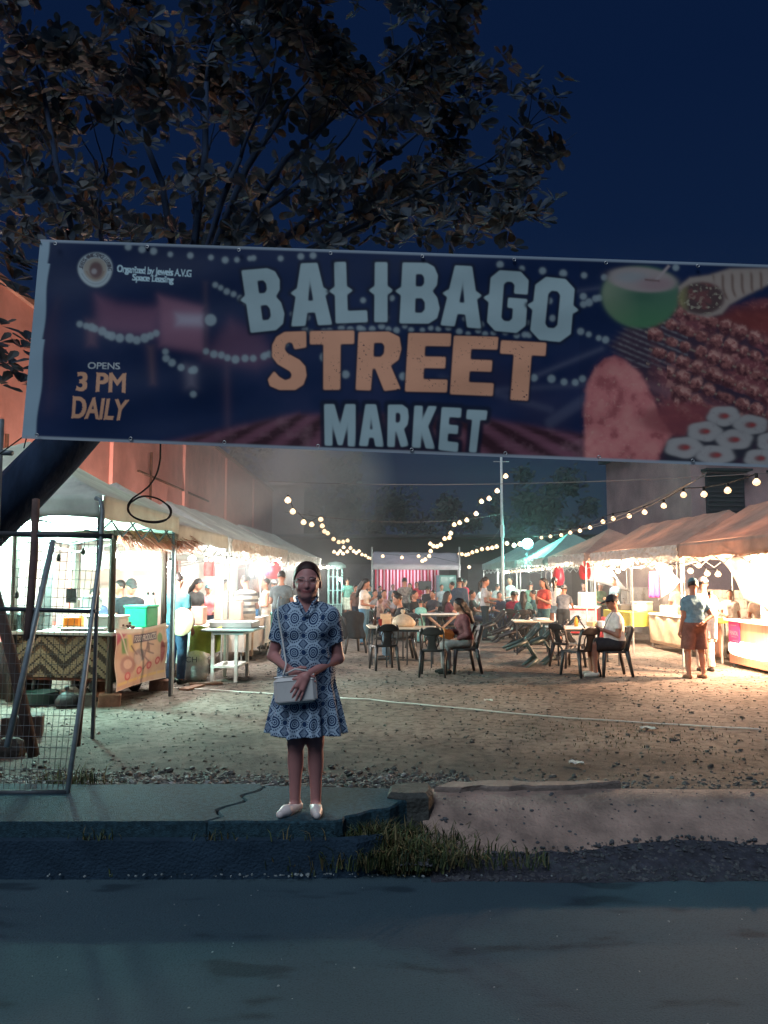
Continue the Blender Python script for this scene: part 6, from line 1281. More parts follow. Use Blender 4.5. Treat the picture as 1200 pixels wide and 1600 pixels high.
goods(T3, [('storage_box', 'large white carton before the striped shirt man', 'box', .0, -.8, (.55, .5, .38), PK, None), ('storage_box', 'white carton behind the large one on the left', 'box', .0, .0, (.5, .5, .34), W_, W_), ('storage_box', 'blue crate at the far end of the grill table', 'box', .05, .8, (.4, .35, .2), BL, None)])
goods(T4, [('storage_box', 'white box on the teal clothed table', 'box', 0, -.5, (.4, .4, .3), W_, W_), ('storage_box', 'pink carton on the teal clothed table', 'box', 0, .3, (.4, .4, .22), PK, None)])
goods(T5, [('storage_box', 'white box on the far left table', 'box', 0, -.8, (.4, .4, .3), W_, None), ('storage_box', 'red box on the far left table', 'box', 0, .2, (.4, .4, .22), RD, None)])
# menu boards and dark panel hanging at the back of the front left tents
def panel(name, label, cat, a, b, m, Y, th=.02, frame=None):
    p, q = D(*a, Y), D(*b, Y); c = (p+q)/2; t = empty(name, c, 0, label, cat); mb = MB(); mb.box((0, 0, 0), (abs(q.x-p.x), th, abs(q.z-p.z))); mb.build('panel', m, t)
    if frame:
        w, h = abs(q.x-p.x), abs(q.z-p.z); mb = MB(); mb.box((0, -th/2-.004, h/2), (w+.03, th+.02, .025)); mb.box((0, -th/2-.004, -h/2), (w+.03, th+.02, .025)); mb.box((-w/2, -th/2-.004, 0), (.025, th+.02, h)); mb.box((w/2, -th/2-.004, 0), (.025, th+.02, h)); mb.build('frame', frame, t)
    return t
panel('menu_board', 'white menu board hung behind the cart, left one', 'board', (112, 854), (160, 889), W_, 12.2, frame=M_GALV); panel('menu_board', 'white menu board hung behind the cart, nearer the straw fringe', 'board', (192, 862), (248, 890), W_, 12.6, frame=M_GALV)
panel('black_panel', 'small black panel hanging behind the gate', 'panel', (104, 920), (119, 942), DK, 10.4)
panel('partition', 'pinkish partition board behind the food cart', 'partition', (112, 889), (262, 985), mat('board_pink', (.42, .27, .24), .8, .15, 2), 12.95)
panel('partition', 'tall dark partition post board left of the menu boards', 'partition', (68, 850), (80, 985), mat('wood_grey', (.2, .19, .19), .8, .3, 5), 10.9, .06)
# hanging red lanterns and coats
def lantern(px, y0, y1, Y, label, r=.13, col=(.50, .015, .04)):
    a, b = D(px, y0, Y), D(px, y1, Y); h = a.z-b.z; t = empty('red_lantern', b, 0, label, 'lantern', 'red hanging lanterns'); mb = MB(); mb.lathe([(.25*r, 0), (.75*r, .05*h), (r, .3*h), (.95*r, .6*h), (.7*r, .9*h), (.3*r, h)], n=14); mb.build('shade', mat('lantern_red', col, .35, .25, 6, .3, 10, trans=.3), t, True); mb = MB(); mb.cyl((0, 0, h), (0, 0, h+.18), .006, n=5); mb.build('cord', M_SOCK, t)
lantern(914, 877, 906, 20.6, 'red lantern nearest the vendor on the right', .16); lantern(873, 885, 915, 22.8, 'red lantern left of the vendor, paler one', .17); lantern(426, 874, 905, 19.5, 'red lantern in the left row beside the woman', .22)
for px, y0, y1, Y, c, lb in ((392, 878, 905, 20, (.05, .05, .06), 'dark coat hanging at the back of the left row'), (327, 872, 900, 15.2, (.5, .2, .2), 'pink shirt hanging at the back of the second left stall'), (405, 884, 925, 22.5, (.35, .16, .12), 'brown garment hanging deep in the left row')):
    a, b = D(px-9, y0, Y), D(px+9, y1, Y); mb = MB(); mb.sheet(lambda u, v: ((u-.5)*abs(b.x-a.x)*(.7+.3*min(1, v*3)), .05*math.sin(u*9+v), -v*abs(a.z-b.z)-.06*abs(u-.5)*(1-v)), 12, 8, .03); thing('hanging_garment', lb, 'garment', mb, cloth(c), ((a.x+b.x)/2, Y, a.z), True)
# ------------------------------------------------------------------ right stalls
def wood_counter():
    p0 = Vector((6.55, 13.0, .12)); t = empty('wooden_counter', p0, R(1.0), 'reddish brown wooden counter at the right edge with an added glow patch for a lamp reflection', 'counter'); m = mat('laminate_red', (.34, .125, .085), .45, .25, 3, stretch=(6, 6, .4))
    mb = MB(); mb.box((.32, -.15, .46), (.62, 3.7, .78), None, .006); mb.build('body', m, t); mb = MB(); mb.box((.32, -.15, .87), (.74, 3.84, .04), None, .008); mb.build('counter_top', W_, t)
    for y in (-1.9, 1.6): mb = MB(); mb.box((.06, y, .03), (.05, .05, .1)); mb.build('leg', M_DKST, t)
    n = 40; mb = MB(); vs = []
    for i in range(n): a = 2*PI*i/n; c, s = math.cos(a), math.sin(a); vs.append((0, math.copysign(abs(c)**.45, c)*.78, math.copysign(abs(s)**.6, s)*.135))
    mb.add([(-.012, .90+y, .36+z) for _, y, z in vs], [tuple(range(n))]); mb.add([(-.012, .90+y, .36+z) for _, y, z in vs]+[(.01, .90+y, .36+z) for _, y, z in vs], [(i, (i+1) % n, n+(i+1) % n, n+i) for i in range(n)]); mb.build('reflection_patch', emis('glow_reflection', (1, .82, .58), 5.5), t)  # added emissive patch standing in for a lamp's reflection in the laminate
    lamp('light', t.matrix_basis @ Vector((-.35, .85, .36)), 110, (1, .68, .40), .25, t)  # added lamp that throws the patch's glow onto the ground
    mb = MB(); mb.box((-.012, 1.42, .66), (.016, .42, .40)); s = mb.build('sign', mat('sign_magenta', (.42, .012, .10), .5, .15, 3), t)
    mb = MB(); text_mesh(mb, 'PRIMROSE' if False else 'PINNACOL'[:6] if False else 'PINOL', lambda u, v: (-.0225, 1.58-.32*u, .60+.075*v)); mb.box((-.022, 1.42, .78), (.002, .22, .006)); mb.box((-.022, 1.42, .565), (.002, .18, .006)); mb.box((-.022, 1.36, .50), (.002, .22, .006)); mb.build('lettering', mat('sign_pink', (.80, .25, .30), .6), s)
    for x, y, nm, lb, sz, mm in ((.35, -1.0, 'food_display', 'white food display box on the wooden counter', (.5, .8, .35), W_), (.3, .55, 'dispenser', 'pale blue drink dispenser on the wooden counter', (.34, .32, .55), mat('disp_blue', (.5, .6, .68), .4))):
        box_thing(nm, lb, 'box', t.matrix_basis @ Vector((x, y, .89)), sz, R(2), mm, .02)
    panel_c = t.matrix_basis @ Vector((.12, .58, 1.25)); mb = MB(); mb.box((0, 0, 0), (.02, .16, .2)); thing('price_card', 'small purple card stuck on the drink dispenser', 'card', mb, mat('card_purple', (.3, .06, .38), .6), panel_c)
    box_thing('ashtray_box', 'small dark tray on the left end of the wooden counter', 'tray', t.matrix_basis @ Vector((.2, 1.4, .89)), (.12, .2, .03), 0, DK, .005)
wood_counter()
def panel_table(label, x, y, l, rz, body, top, h=.82, leg=True):
    t = empty('stall_table', (x, y, .12), rz, label, 'table', 'stall tables'); mb = MB(); mb.box((.35, 0, h-.02), (.74, l+.06, .04), None, .006); mb.build('table_top', top, t); mb = MB(); mb.sheet(lambda u, v: (.012*math.sin(u*22+v*5), -l/2+l*u, h-.04-(h-.16)*v), 30, 8, .02); mb.build('front_panel', body, t, True)
    for sx in (.05, .65):
        for sy in (-1, 1): mb = MB(); mb.box((sx, sy*(l/2-.05), (h-.04)/2), (.035, .035, h-.04)); mb.build('leg', M_GALV, t)
    return t
RT1 = panel_table('brown draped table behind the child with an orange cover on top', 6.5, 15.65, 1.15, R(3), mat('drape_brown', (.20, .085, .055), .8, .2, 5), mat('cover_orange', (.62, .33, .04), .7))
RT2 = panel_table('table with beige stained front panel left of the blue shirted man', 6.45, 17.6, 2.1, R(3.5), mat('panel_beige', (.46, .36, .26), .85, .25, 3.5, .3, 8), W_)
RT3 = clothed_table('stall_table', 'table with bright yellow green cloth behind the seated man in white', (6.45, 20.1, .12), .8, 1.9, .80, mat('cloth_yellow', (.55, .52, .06), .8, .15, 6, .3, 10), R(3.5), .34)
mb = MB(); mb.sheet(lambda u, v: (.02*math.sin(u*40), -.9+1.8*u, .5-.4*v), 40, 4, .004); mb.build('under_cloth', mat('cloth_teal'), RT3).location = (-.36, 0, 0)
RT4 = empty('drinks_chest', (5.9, 22.9, .12), R(-20), 'red chest counter with a grey front poster beside the red lanterns', 'counter'); mb = MB(); mb.box((0, 0, .42), (.9, 1.2, .72), None, .015); mb.build('body', RD, RT4); mb = MB(); mb.box((.0, -.607, .42), (.8, .014, .6)); mb.build('poster', mat('poster_grey', (.34, .32, .36), .6, .4, 6), RT4); mb = MB(); mb.box((0, 0, .80), (.96, 1.26, .04), None, .01); mb.build('lid', W_, RT4)
RT5 = clothed_table('stall_table', 'pale stall table under the teal tent', (5.5, 26.0, .12), .8, 2.6, .80, mat('cloth_white'), R(4), .6)
RT6 = clothed_table('stall_table', 'pale stall table near the stage on the right', (5.2, 29.6, .12), .8, 2.4, .80, mat('cloth_white'), R(4), .6)
for base, items in ((RT2, [('storage_box', 'white food tub on the beige panel table', 'box', .35, .6, (.4, .4, .2), W_, None), ('storage_box', 'brown box on the beige panel table', 'box', .35, -.2, (.3, .3, .2), M_BR, None)]), (RT3, [('storage_box', 'black covered tray on the yellow green cloth', 'tray', 0, .45, (.5, .6, .16), DK, None), ('storage_box', 'white box on the yellow green cloth', 'box', .1, -.4, (.4, .4, .22), W_, W_)]), (RT4, [('storage_box', 'tall white carton on the red chest counter', 'box', .1, -.1, (.4, .35, .42), W_, None)]), (RT5, [('storage_box', 'large white box under the teal tent', 'box', 0, .3, (.5, .5, .4), W_, W_)]), (RT6, [('storage_box', 'white box on the table nearest the stage', 'box', 0, .0, (.5, .5, .4), W_, None)])): goods(base, items)
for i, (x, y, lb, m) in enumerate(((.1, .85, 'tall dark sauce bottle at the end of the yellow green table', DK), (-.1, .75, 'white squeeze bottle on the yellow green table', W_))): bottle(lb, on(RT3, x, y, .81), .05, .3, m)
def gas():
    p = GL(944, 1006); p = Vector((5.65, 19.9, .12)); t = empty('gas_cylinder', p, 0, 'dark red gas cylinder on the ground behind the long pale table', 'gas cylinder'); mb = MB(); mb.lathe([(.14, 0), (.155, .05), (.16, .12), (.16, .42), (.13, .52), (.06, .56)], n=18); mb.build('tank', mat('gas_red', (.26, .025, .035), .4, .2, 6), t, True); mb = MB(); mb.lathe([(.085, .54), (.085, .66), (.075, .66), (.075, .54)], n=14, cap=False); mb.cyl((0, 0, .55), (0, 0, .63), .02, n=8); mb.build('collar', mat('gas_red'), t)
gas()
# tarpaulin sheets slung at the back of the right stalls, wall of hollow blocks behind
def tarp(label, pts, m):
    a, b, c, d = [Vector(p) for p in pts]; mb = MB(); mb.sheet(lambda u, v: a.lerp(b, u).lerp(d.lerp(c, u), v)+Vector((.04*math.sin(u*8+v*4), .05*math.sin(u*5), -.10*math.sin(PI*u)*math.sin(PI*v))), 16, 12, .005); thing('tarpaulin', label, 'tarpaulin', mb, m, None, True)
tarp('white tarpaulin slung down at the back of the right edge stall', (at(1125, 872, 15), at(1215, 862, 12.5), at(1215, 960, 12.8), at(1165, 935, 14.4)), SHEET)
tarp('blue grey tarpaulin triangle hanging behind the beige panel table', (at(1022, 878, 18.6), at(1036, 880, 18.4), at(1066, 908, 18.2), at(1030, 940, 18.5)), mat('tarp_blue', (.42, .46, .55), .7, .15, 4, trans=.2))
tarp('dark mesh tarpaulin slanting behind the dark shirted vendor', (at(915, 885, 22.4), at(950, 886, 21.8), at(985, 925, 21.5), at(915, 905, 22.4)), mat('tarp_dark', (.08, .08, .085), .8))
mb = MB(); mb.sheet(lambda u, v: ((u-.5)*.2*(1+.3*v), .03*math.sin(u*12), -.62*v), 8, 8, .012); thing('umbrella_cover', 'purple folded umbrella hanging behind the beige panel table', 'umbrella', mb, mat('cloth_purple', (.28, .03, .20), .8), at(1021, 893, 18.3), True)
bw = empty('block_wall', (8.1, 18, .1), R(3), 'low grey hollow block wall behind the right stalls', 'wall'); mb = MB()
for k in range(7):
    for j in range(36):
        mb.box((0, -7.2+j*.405+(.2 if k % 2 else 0), .1+k*.2), (.15, .393, .188))
mb.box((.012, 0, .7), (.12, 14.6, 1.38)); mb.build('blocks', mat('block_grey', (.20, .175, .16), .95, .3, 4, .5, 25), bw)
# ------------------------------------------------------------------ the woman in the patterned dress
def dress_material():
    m = bpy.data.materials.new('dress_print'); m.use_nodes = True; nt = m.node_tree; N = nt.nodes; L = nt.links; b = N['Principled BSDF']
    def mth(op, a, c=None, d=None):
        n = N.new('ShaderNodeMath'); n.operation = op
        for i, q in enumerate((a, c, d)):
            if q is None: continue
            if isinstance(q, (int, float)): n.inputs[i].default_value = q
            else: L.new(q, n.inputs[i])
        return n.outputs[0]
    tc = N.new('ShaderNodeTexCoord'); sp = N.new('ShaderNodeSeparateXYZ'); L.new(tc.outputs['Object'], sp.inputs[0]); X, Y, Z = sp.outputs
    nz = N.new('ShaderNodeTexNoise'); nz.inputs['Scale'].default_value = 4.5; nz.inputs['Detail'].default_value = 2; L.new(tc.outputs['Object'], nz.inputs['Vector']); sc_ = N.new('ShaderNodeSeparateXYZ'); L.new(nz.outputs['Color'], sc_.inputs[0]); wx = mth('MULTIPLY', mth('SUBTRACT', sc_.outputs[0], .5), .055); wz = mth('MULTIPLY', mth('SUBTRACT', sc_.outputs[1], .5), .065)
    u = mth('DIVIDE', mth('ADD', mth('ADD', mth('MULTIPLY', X, 1.12), .005), wx), .132); v = mth('DIVIDE', mth('ADD', mth('ADD', Z, .012), wz), .108)
    def cell(du, dv):
        a = mth('MULTIPLY', mth('SUBTRACT', mth('FRACT', mth('ADD', u, du)), .5), .132); c = mth('MULTIPLY', mth('SUBTRACT', mth('FRACT', mth('ADD', v, dv)), .5), .108)
        return a, c, mth('SQRT', mth('ADD', mth('MULTIPLY', a, a), mth('MULTIPLY', c, c)))
    def ramp(r, sc, stops):
        n = N.new('ShaderNodeValToRGB'); n.color_ramp.interpolation = 'CONSTANT'; e = n.color_ramp.elements; e[0].position = 0; e[0].color = (stops[0][1],)*3+(1,); e[1].position = stops[1][0]; e[1].color = (stops[1][1],)*3+(1,)
        for p, c in stops[2:]: q = e.new(p); q.color = (c, c, c, 1)
        L.new(mth('MULTIPLY', r, sc), n.inputs[0]); return n.outputs[0]
    a, c, r = cell(0, 0); ang = mth('ARCTAN2', c, a); bead = mth('GREATER_THAN', mth('SINE', mth('MULTIPLY', ang, 18)), .0)
    w1 = ramp(r, 20, [(0, 0), (.13, 1), (.22, 0), (.36, 1), (.46, 0), (.66, 1), (.80, 0)])
    ring = mth('MULTIPLY', mth('MULTIPLY', mth('GREATER_THAN', r, .0405), mth('LESS_THAN', r, .0470)), bead); in1 = mth('LESS_THAN', r, .048)
    a2, c2, r2 = cell(.5, .5); chk = mth('GREATER_THAN', mth('MULTIPLY', mth('SINE', mth('MULTIPLY', mth('ADD', a2, c2), 420)), mth('SINE', mth('MULTIPLY', mth('SUBTRACT', a2, c2), 420))), .05)
    dia = mth('LESS_THAN', mth('ADD', mth('ABSOLUTE', a2), mth('ABSOLUTE', c2)), .026); star = mth('LESS_THAN', mth('ABSOLUTE', mth('MULTIPLY', mth('MULTIPLY', a2, c2), 9000)), 1.1)
    a3, c3, r3 = cell(.5, 0); disc = ramp(r3, 20, [(0, 0), (.33, 1), (.41, 0), (.50, 1)]); in3 = mth('LESS_THAN', r3, .028)
    base = mth('MAXIMUM', mth('MULTIPLY', dia, chk), mth('MULTIPLY', mth('SUBTRACT', 1, dia), mth('GREATER_THAN', mth('ADD', mth('ABSOLUTE', a2), mth('ABSOLUTE', c2)), .036)))
    def mixf(f, x, y): return mth('ADD', mth('MULTIPLY', mth('SUBTRACT', 1, f), x), mth('MULTIPLY', f, y))
    val = mixf(in3, base, disc); val = mixf(in1, val, mth('MAXIMUM', w1, ring))
    mx = N.new('ShaderNodeMixRGB'); mx.inputs[1].default_value = (.014, .042, .112, 1); mx.inputs[2].default_value = (.35, .46, .57, 1); L.new(val, mx.inputs[0]); L.new(mx.outputs[0], b.inputs['Base Color']); b.inputs['Roughness'].default_value = .85; b.inputs['Specular IOR Level'].default_value = .2
    n = N.new('ShaderNodeTexNoise'); n.inputs['Scale'].default_value = 14; n.inputs['Detail'].default_value = 4; L.new(tc.outputs['Object'], n.inputs['Vector']); bp = N.new('ShaderNodeBump'); bp.inputs['Strength'].default_value = .35; bp.inputs['Distance'].default_value = .03; L.new(n.outputs['Fac'], bp.inputs['Height']); L.new(bp.outputs[0], b.inputs['Normal'])
    return m
def woman():
    p = G(476, 1271, .30); H = 1.575; s = H/1.70; loc = Vector((p.x, p.y+.03, .298))
    J = skeleton(H=H, hs=1.14, neck=.060, head=(R(2), R(-3)), stance=.068, arms=(((.055, .03, -.295), (-.150, -.262, -.375)), ((.070, .03, -.275), (-.075, -.205, -.355))), wide=1.0)
    J['hands'] = 1.12; J['fr'] = .0076; J['sp_l'] = (1, -.1, 0); J['sp_r'] = (0, .1, -1); J['curl'] = .16; J['hd_l'] = (-.45, -.14, -.85); J['hd_r'] = (.8, -.35, -.42); J['fa_l'] = R(6); J['fa_r'] = R(-32)
    pr = skin_prims(J, True, True, 1.08)
    V, F = sdf_mesh(pr, .0045)
    # complexion: lips, brows, dark eye shapes
    Hb = np.array(J['Hd'](0, 0, 0)); q = (V-Hb) @ J['hR']/s/J['hs']; x, y, z = q[:, 0], q[:, 1], q[:, 2]; fr = y < -.045
    C = np.tile(np.array([.44, .205, .19]), (len(V), 1)); C *= (.92+.16*fbm(V[:, 0]*30+V[:, 1]*20, V[:, 2]*30, 71))[:, None]
    def paint(m, c): C[m] = C[m]*.15+np.array(c)*.85
    sm = .0018-((x/.028)**2)*-.006
    paint(fr & (np.abs(x) < .028) & (np.abs(z-(.082+7*x*x)) < .0075), (.33, .085, .09)); paint(fr & (np.abs(x) < .027) & (np.abs(z-(.083+8*x*x)) < .0022), (.10, .03, .03))
    for sd in (-1, 1):
        paint(fr & (np.abs(x-sd*.034) < .020) & (np.abs(z-(.1695-3*(x-sd*.032)**2*6)) < .0035), (.05, .03, .025)); paint(fr & (np.abs(x-sd*.034) < .0135) & (np.abs(z-.1475) < .0052*(1-((x-sd*.034)/.0145)**2)), (.035, .022, .02))
    ck = np.exp(-((np.abs(x)-.042)**2+(z-.11)**2)/.0004)*fr; C += ck[:, None]*np.array([.05, .0, .005])
    o = np_mesh('person', V, F, mat('skin_painted', vcol='print', rough=.5, spec=.35), None, True, C); o.location = loc; o.rotation_euler = (0, 0, R(2))
    tag(o, 'smiling woman in blue and white patterned dress holding a white handbag on the pavement', 'person')
    def child(nm, prims, m, r=.0055, wob=0): V, F = sdf_mesh(prims, r, wob); return np_mesh(nm, V, F, m, o)
    # dress: bodice with cap sleeves, collar and a pleated A-line skirt
    pr = torso_cloth(J, t=.013, sleeve='short', length=.90, female=True, fat=1.08, neckz=1.43)
    z1, z0 = 1.00*s, .496
    def skirt(X, Y, Z):
        t = np.clip((z1-Z)/(z1-z0), 0, 1.05); a = .152+.088*t**.8; b = .128+.062*t**.8; th = np.arctan2(Y/b, X/a); rp = (.019*np.cos(th*10+.9*np.sin(th*3))+.008*np.cos(th*23+1))*t
        d = (np.sqrt((X/a)**2+(Y/b)**2)-1)*np.minimum(a, b)*.95-rp; return np.maximum(np.maximum(d, Z-z1), z0+.006*np.sin(th*4)-Z)
    pr.append(fnp((-.28, -.23, z0-.01), (.28, .23, z1), skirt, .05))
    T = J['T']; zv = 1.262
    pr.append(fnp((-.1, -.25, zv), (.1, .02, 1.45), lambda X, Y, Z: np.maximum(np.maximum(np.abs(X-.004)*1.0-(Z-zv)*.66-.006, Y-.0-(Z-zv)*.15), zv-Z)*.7, .001, 's'))
    cp = lambda a, b, r, k=.004: cap(a, b, r, r, k)
    for sd in (-1, 1):
        pts = [(.004+sd*.006, -.128, zv-.012), (.004+sd*.03, -.112, zv+.040), (sd*.056, -.070, zv+.075), (sd*.068, -.015, zv+.094), (sd*.060, .045, zv+.10), (0, .075, zv+.10)]
        for a, b in zip(pts, pts[1:]): pr.append(cp(a, b, .0085))
    child('dress', pr, dress_material(), .0055, .0015)
    # white flat shoes
    pr = []
    for nm in ('l', 'r'):
        an = J['an_'+nm]; fa = J['fa_'+nm]; fv = A3((math.sin(fa), -math.cos(fa), 0))*s; z_ = A3((0, 0, s)); top = [(an+fv*.02-z_*.022, A3((-math.sin(fa)*.35*-1, math.cos(fa)*.35*1, 1.)))]; fl = [(A3((0, 0, .0)), (0, 0, -1))]
        pr += [cap(an-fv*.022-z_*.038, an+fv*.10-z_*.046, .042*s, .040*s, .01, cut=top+fl), cap(an+fv*.10-z_*.046, an+fv*.165-z_*.052, .040*s, .027*s, .01, cut=fl)]
    child('shoes', pr, mat('shoe_silver', (.62, .56, .54), .4, .1, 30))
    child('hair', hair_prims(J, 'bun'), mat('hair_brown', (.030, .012, .012), .5, .3, 60, .4, 90, stretch=(1, 1, .1)), .006, .001)
    # glasses and earrings
    mb = MB(); Hd = lambda a, b, c: Vector(J['Hd'](a, b, c))
    for sd in (-1, 1):
        mb.tube([Hd(sd*.036+.023*math.cos(t), -.107+abs(.023*math.cos(t)+sd*0)*.1, .146+.017*math.sin(t)) for t in [2*PI*i/16 for i in range(17)]], .0010, 5, False); mb.tube([Hd(sd*.059, -.103, .150), Hd(sd*.078, -.06, .150), Hd(sd*.082, .0, .146)], .0016, 5)
    mb.tube([Hd(-.013, -.109, .148), Hd(0, -.112, .151), Hd(.013, -.109, .148)], .0014, 5); mb.build('glasses', mat('glasses_frame', (.55, .5, .48), .3, metal=.7), o, True)
    for sd in (-1, 1):
        mb = MB(); mb.sphere(Hd(sd*.034, -.0825, .1465), .0095*s, 8, 6, (1, .55, .55)); mb.build('eye', EYEM, o, True)
        mb = MB(); mb.sphere(Hd(sd*.086, -.002, .100), .006, 8, 6); mb.build('earring', mat('pearl', (.7, .65, .62), .3), o, True)
    # handbag: a thing of its own
    c = loc+Vector((-.045, -.215, .80)); t = empty('handbag', c, R(2), 'white shoulder bag held in front of the woman by its thin strap', 'handbag'); mw = mat('bag_white', (.62, .62, .60), .5, .06, 12)
    Rb = Euler((0, R(-5), 0)); mb = MB(); mb.M = Rb.to_matrix().to_4x4(); mb.box((0, 0, -.005), (.262, .055, .165), None, .022); mb.build('bag_body', mw, t); mb = MB(); mb.M = Rb.to_matrix().to_4x4(); mb.tube([(-.122, -.004, .079), (0, -.006, .082), (.122, -.004, .079)], .005, 6); mb.build('zip', mat('zip_grey', (.3, .3, .3), .4, metal=.5), t); mb = MB(); mb.M = Rb.to_matrix().to_4x4(); mb.tube([(-.118, -.0285, .055), (.118, -.0285, .055)], .0018, 5); mb.tube([(-.118, -.0285, -.07), (.118, -.0285, -.07)], .0018, 5); mb.build('seam', mat('seam_grey', (.42, .42, .41), .6), t)
    mb = MB(); sp = [(-.075, -.02, .085), (-.060, .02, .15), (-.085, .065, .27), (-.112, .085, .40), (-.122, .085, .455), (-.124, .10, .50), (-.124, .15, .545), (-.124, .205, .565), (-.12, .26, .545)]
    mb.tube([Vector(q) for q in sp], .0058, 6, flat=.5); mb.tube([(.10, 0, .08), (.07, -.02, .115), (.0, -.03, .125), (-.06, -.02, .095)], .006, 6); mb.build('strap', mw, t, True)
woman()
# ------------------------------------------------------------------ everyone else
def at_px(px, Y): return (D(px, 905, Y).x, Y, lz(D(px, 905, Y).x, Y)-.01)
def HT(px, py, Y, z=.12): return D(px, py, Y).z-z+.0
LEFTV = 'people at the left stalls'; MIDV = 'people among the dining tables'; RIGHTV = 'people at the right stalls'
mS = bpy.data.materials.new('striped_shirt'); mS.use_nodes = True
_n = mS.node_tree; _t = _n.nodes.new('ShaderNodeTexCoord'); _w = _n.nodes.new('ShaderNodeTexWave'); _w.bands_direction = 'Z'; _w.inputs['Scale'].default_value = 2.6; _w.inputs['Distortion'].default_value = .6; _r = _n.nodes.new('ShaderNodeValToRGB'); _r.color_ramp.elements[0].position = .35; _r.color_ramp.elements[0].color = (.05, .05, .055, 1); _r.color_ramp.elements[1].position = .5; _r.color_ramp.elements[1].color = (.5, .48, .42, 1); _n.links.new(_t.outputs['Object'], _w.inputs[0]); _n.links.new(_w.outputs[0], _r.inputs[0]); _n.links.new(_r.outputs[0], _n.nodes['Principled BSDF'].inputs[0])
mF = mat('floral_cloth', (.06, .055, .06), .9, .3, 16, col2=(.32, .30, .28))
def stand_p(px, py, Y, rz, label, H=None, **k): return person(label, at_px(px, Y), rz, H=H or max(1.0, min(1.85, HT(px, py, Y))), **k)
# left stalls
stand_p(385, 900, 15.9, R(200), 'man in dark and pale striped T-shirt at the white table in the left row', top=(.3, .3, .3), stripes=mS, bcol=(.45, .36, .27), group=LEFTV, arms=('work', 'work'), head=(R(40), .2), res=.013, fat=1.1)
stand_p(278, 897, 12.3, R(165), 'person in teal T-shirt and jeans standing behind the tent pole with a round cream fan', top=(.05, .14, .17), bcol=(.05, .09, .16), group=LEFTV, arms=('down', ((.06, .03, -.27), (.05, -.10, -.48))), res=.013, female=True)
mb = MB(); mb.lathe([(.002, -.012), (.19, -.006), (.2, 0), (.19, .006), (.002, .012)], n=24, rot=(R(80), 0, R(-10)), sy=1.1); thing('round_fan', 'round cream fan held beside the tent pole on the left', 'fan', mb, mat('fan_cream', (.66, .56, .34), .7, .08, 6), at(284, 972, 12.05), True)
stand_p(303, 904, 16.2, R(55), 'long dark haired woman in black T-shirt looking down over the left stall table', top=(.025, .025, .03), hair='long', group=LEFTV, arms=('work', 'work'), head=(0, .5), lean=.15, female=True)
stand_p(326, 915, 17.6, R(20), 'person in pink top behind the left stall table', top=(.55, .16, .18), group=LEFTV, arms=('work', 'work'), female=True, hat=(.12, .25, .28))
stand_p(348, 907, 18.8, R(60), 'vendor in white shirt leaning over the cartons on the left', top=(.66, .63, .58), group=LEFTV, arms=('reach', 'work'), lean=.2)
stand_p(415, 905, 18.3, R(-70), 'man in white sleeveless top beside the dark grey shirted man', top=(.7, .66, .6), sleeve='none', group=LEFTV, arms=('work', 'down'), bcol=(.5, .47, .42))
stand_p(440, 894, 17.2, R(175), 'man in dark grey T-shirt with his back turned, right behind the woman', top=(.09, .11, .12), group=LEFTV, arms=('work', 'work'), fat=1.15)
stand_p(428, 908, 20.5, R(150), 'person in a pale cap at the teal clothed table', top=(.6, .55, .5), group=LEFTV, hat=(.5, .5, .5))
stand_p(204, 905, 12.35, R(10), 'man in black T-shirt and dark cap behind the food cart', top=(.015, .015, .018), group=LEFTV, hat=(.03, .03, .03), arms=('work', 'work'), head=(.4, .3))
stand_p(187, 907, 12.65, R(-50), 'person in dark shirt half hidden by the cart post', top=(.05, .05, .07), group=LEFTV, arms=('work', 'down'))
stand_p(147, 918, 12.2, R(30), 'person in navy shirt stooping behind the gate upright', top=(.05, .07, .12), group=LEFTV, arms=('reach', 'work'), lean=.25)
stand_p(543, 903, 28.5, R(180), 'man in green and white jersey walking away at the far left', top=(.10, .22, .18), bcol=(.5, .55, .45), bottom='shorts', group=LEFTV, res=.02)
# dining area
stand_p(569, 905, 19.2, R(75), 'standing woman with long dark hair in white T-shirt and jeans', top=(.62, .58, .53), hair='long', bcol=(.07, .16, .24), group=MIDV, female=True, arms=('hold', 'work'), head=(0, .35))
def seat_p(px, py, Y, rz, label, sit=.53, **k): p = at_px(px, Y); return person(label, p, rz, sit=sit, **k)
def on_chair(cname, label, **k):
    c = [o for o in bpy.data.objects if o.get('label') == cname][0]; p = Vector(c.location)+Vector((math.sin(c.rotation_euler.z)*-.05, math.cos(c.rotation_euler.z)*.05, 0)); return person(label, tuple(p), c.rotation_euler.z, sit=.53, **k)
on_chair('black chair under the young man in black', 'young man in black T-shirt eating at the food table', top=(.02, .02, .022), bcol=(.10, .15, .20), arms=('eat', 'eat'), lean=.2, head=(0, .15), group=MIDV, H=1.68, res=.012, face=True)
on_chair('black chair under the woman in the maroon hoodie', 'long haired woman in maroon hoodie sitting by the plastic bag table', top=(.13, .05, .055), sleeve='long', hair='long', bcol=(.20, .19, .19), arms=('lap', 'phone'), lean=.15, head=(R(-10), .3), group=MIDV, H=1.60, res=.012, female=True)
on_chair('black chair under the man in white', 'seated man in white T-shirt and black cap looking at his phone', top=(.72, .66, .60), bottom='shorts', bcol=(.03, .03, .035), hat=(.03, .03, .032), arms=('phone', 'phone'), head=(0, .25), group=MIDV, H=1.72, fat=1.2, res=.011, face=True, shoes=(.5, .45, .4))
c = [o for o in bpy.data.objects if o.get('label') == 'black chair under the man in white'][0].location
thing('phone', 'dark phone in the hands of the seated man in white', 'phone', MB().box((0, 0, 0), (.012, .075, .15), (0, R(-35), 0), .004), mat('phone_black', (.02, .02, .025), .2), (c.x-.50, c.y, c.z+.86))
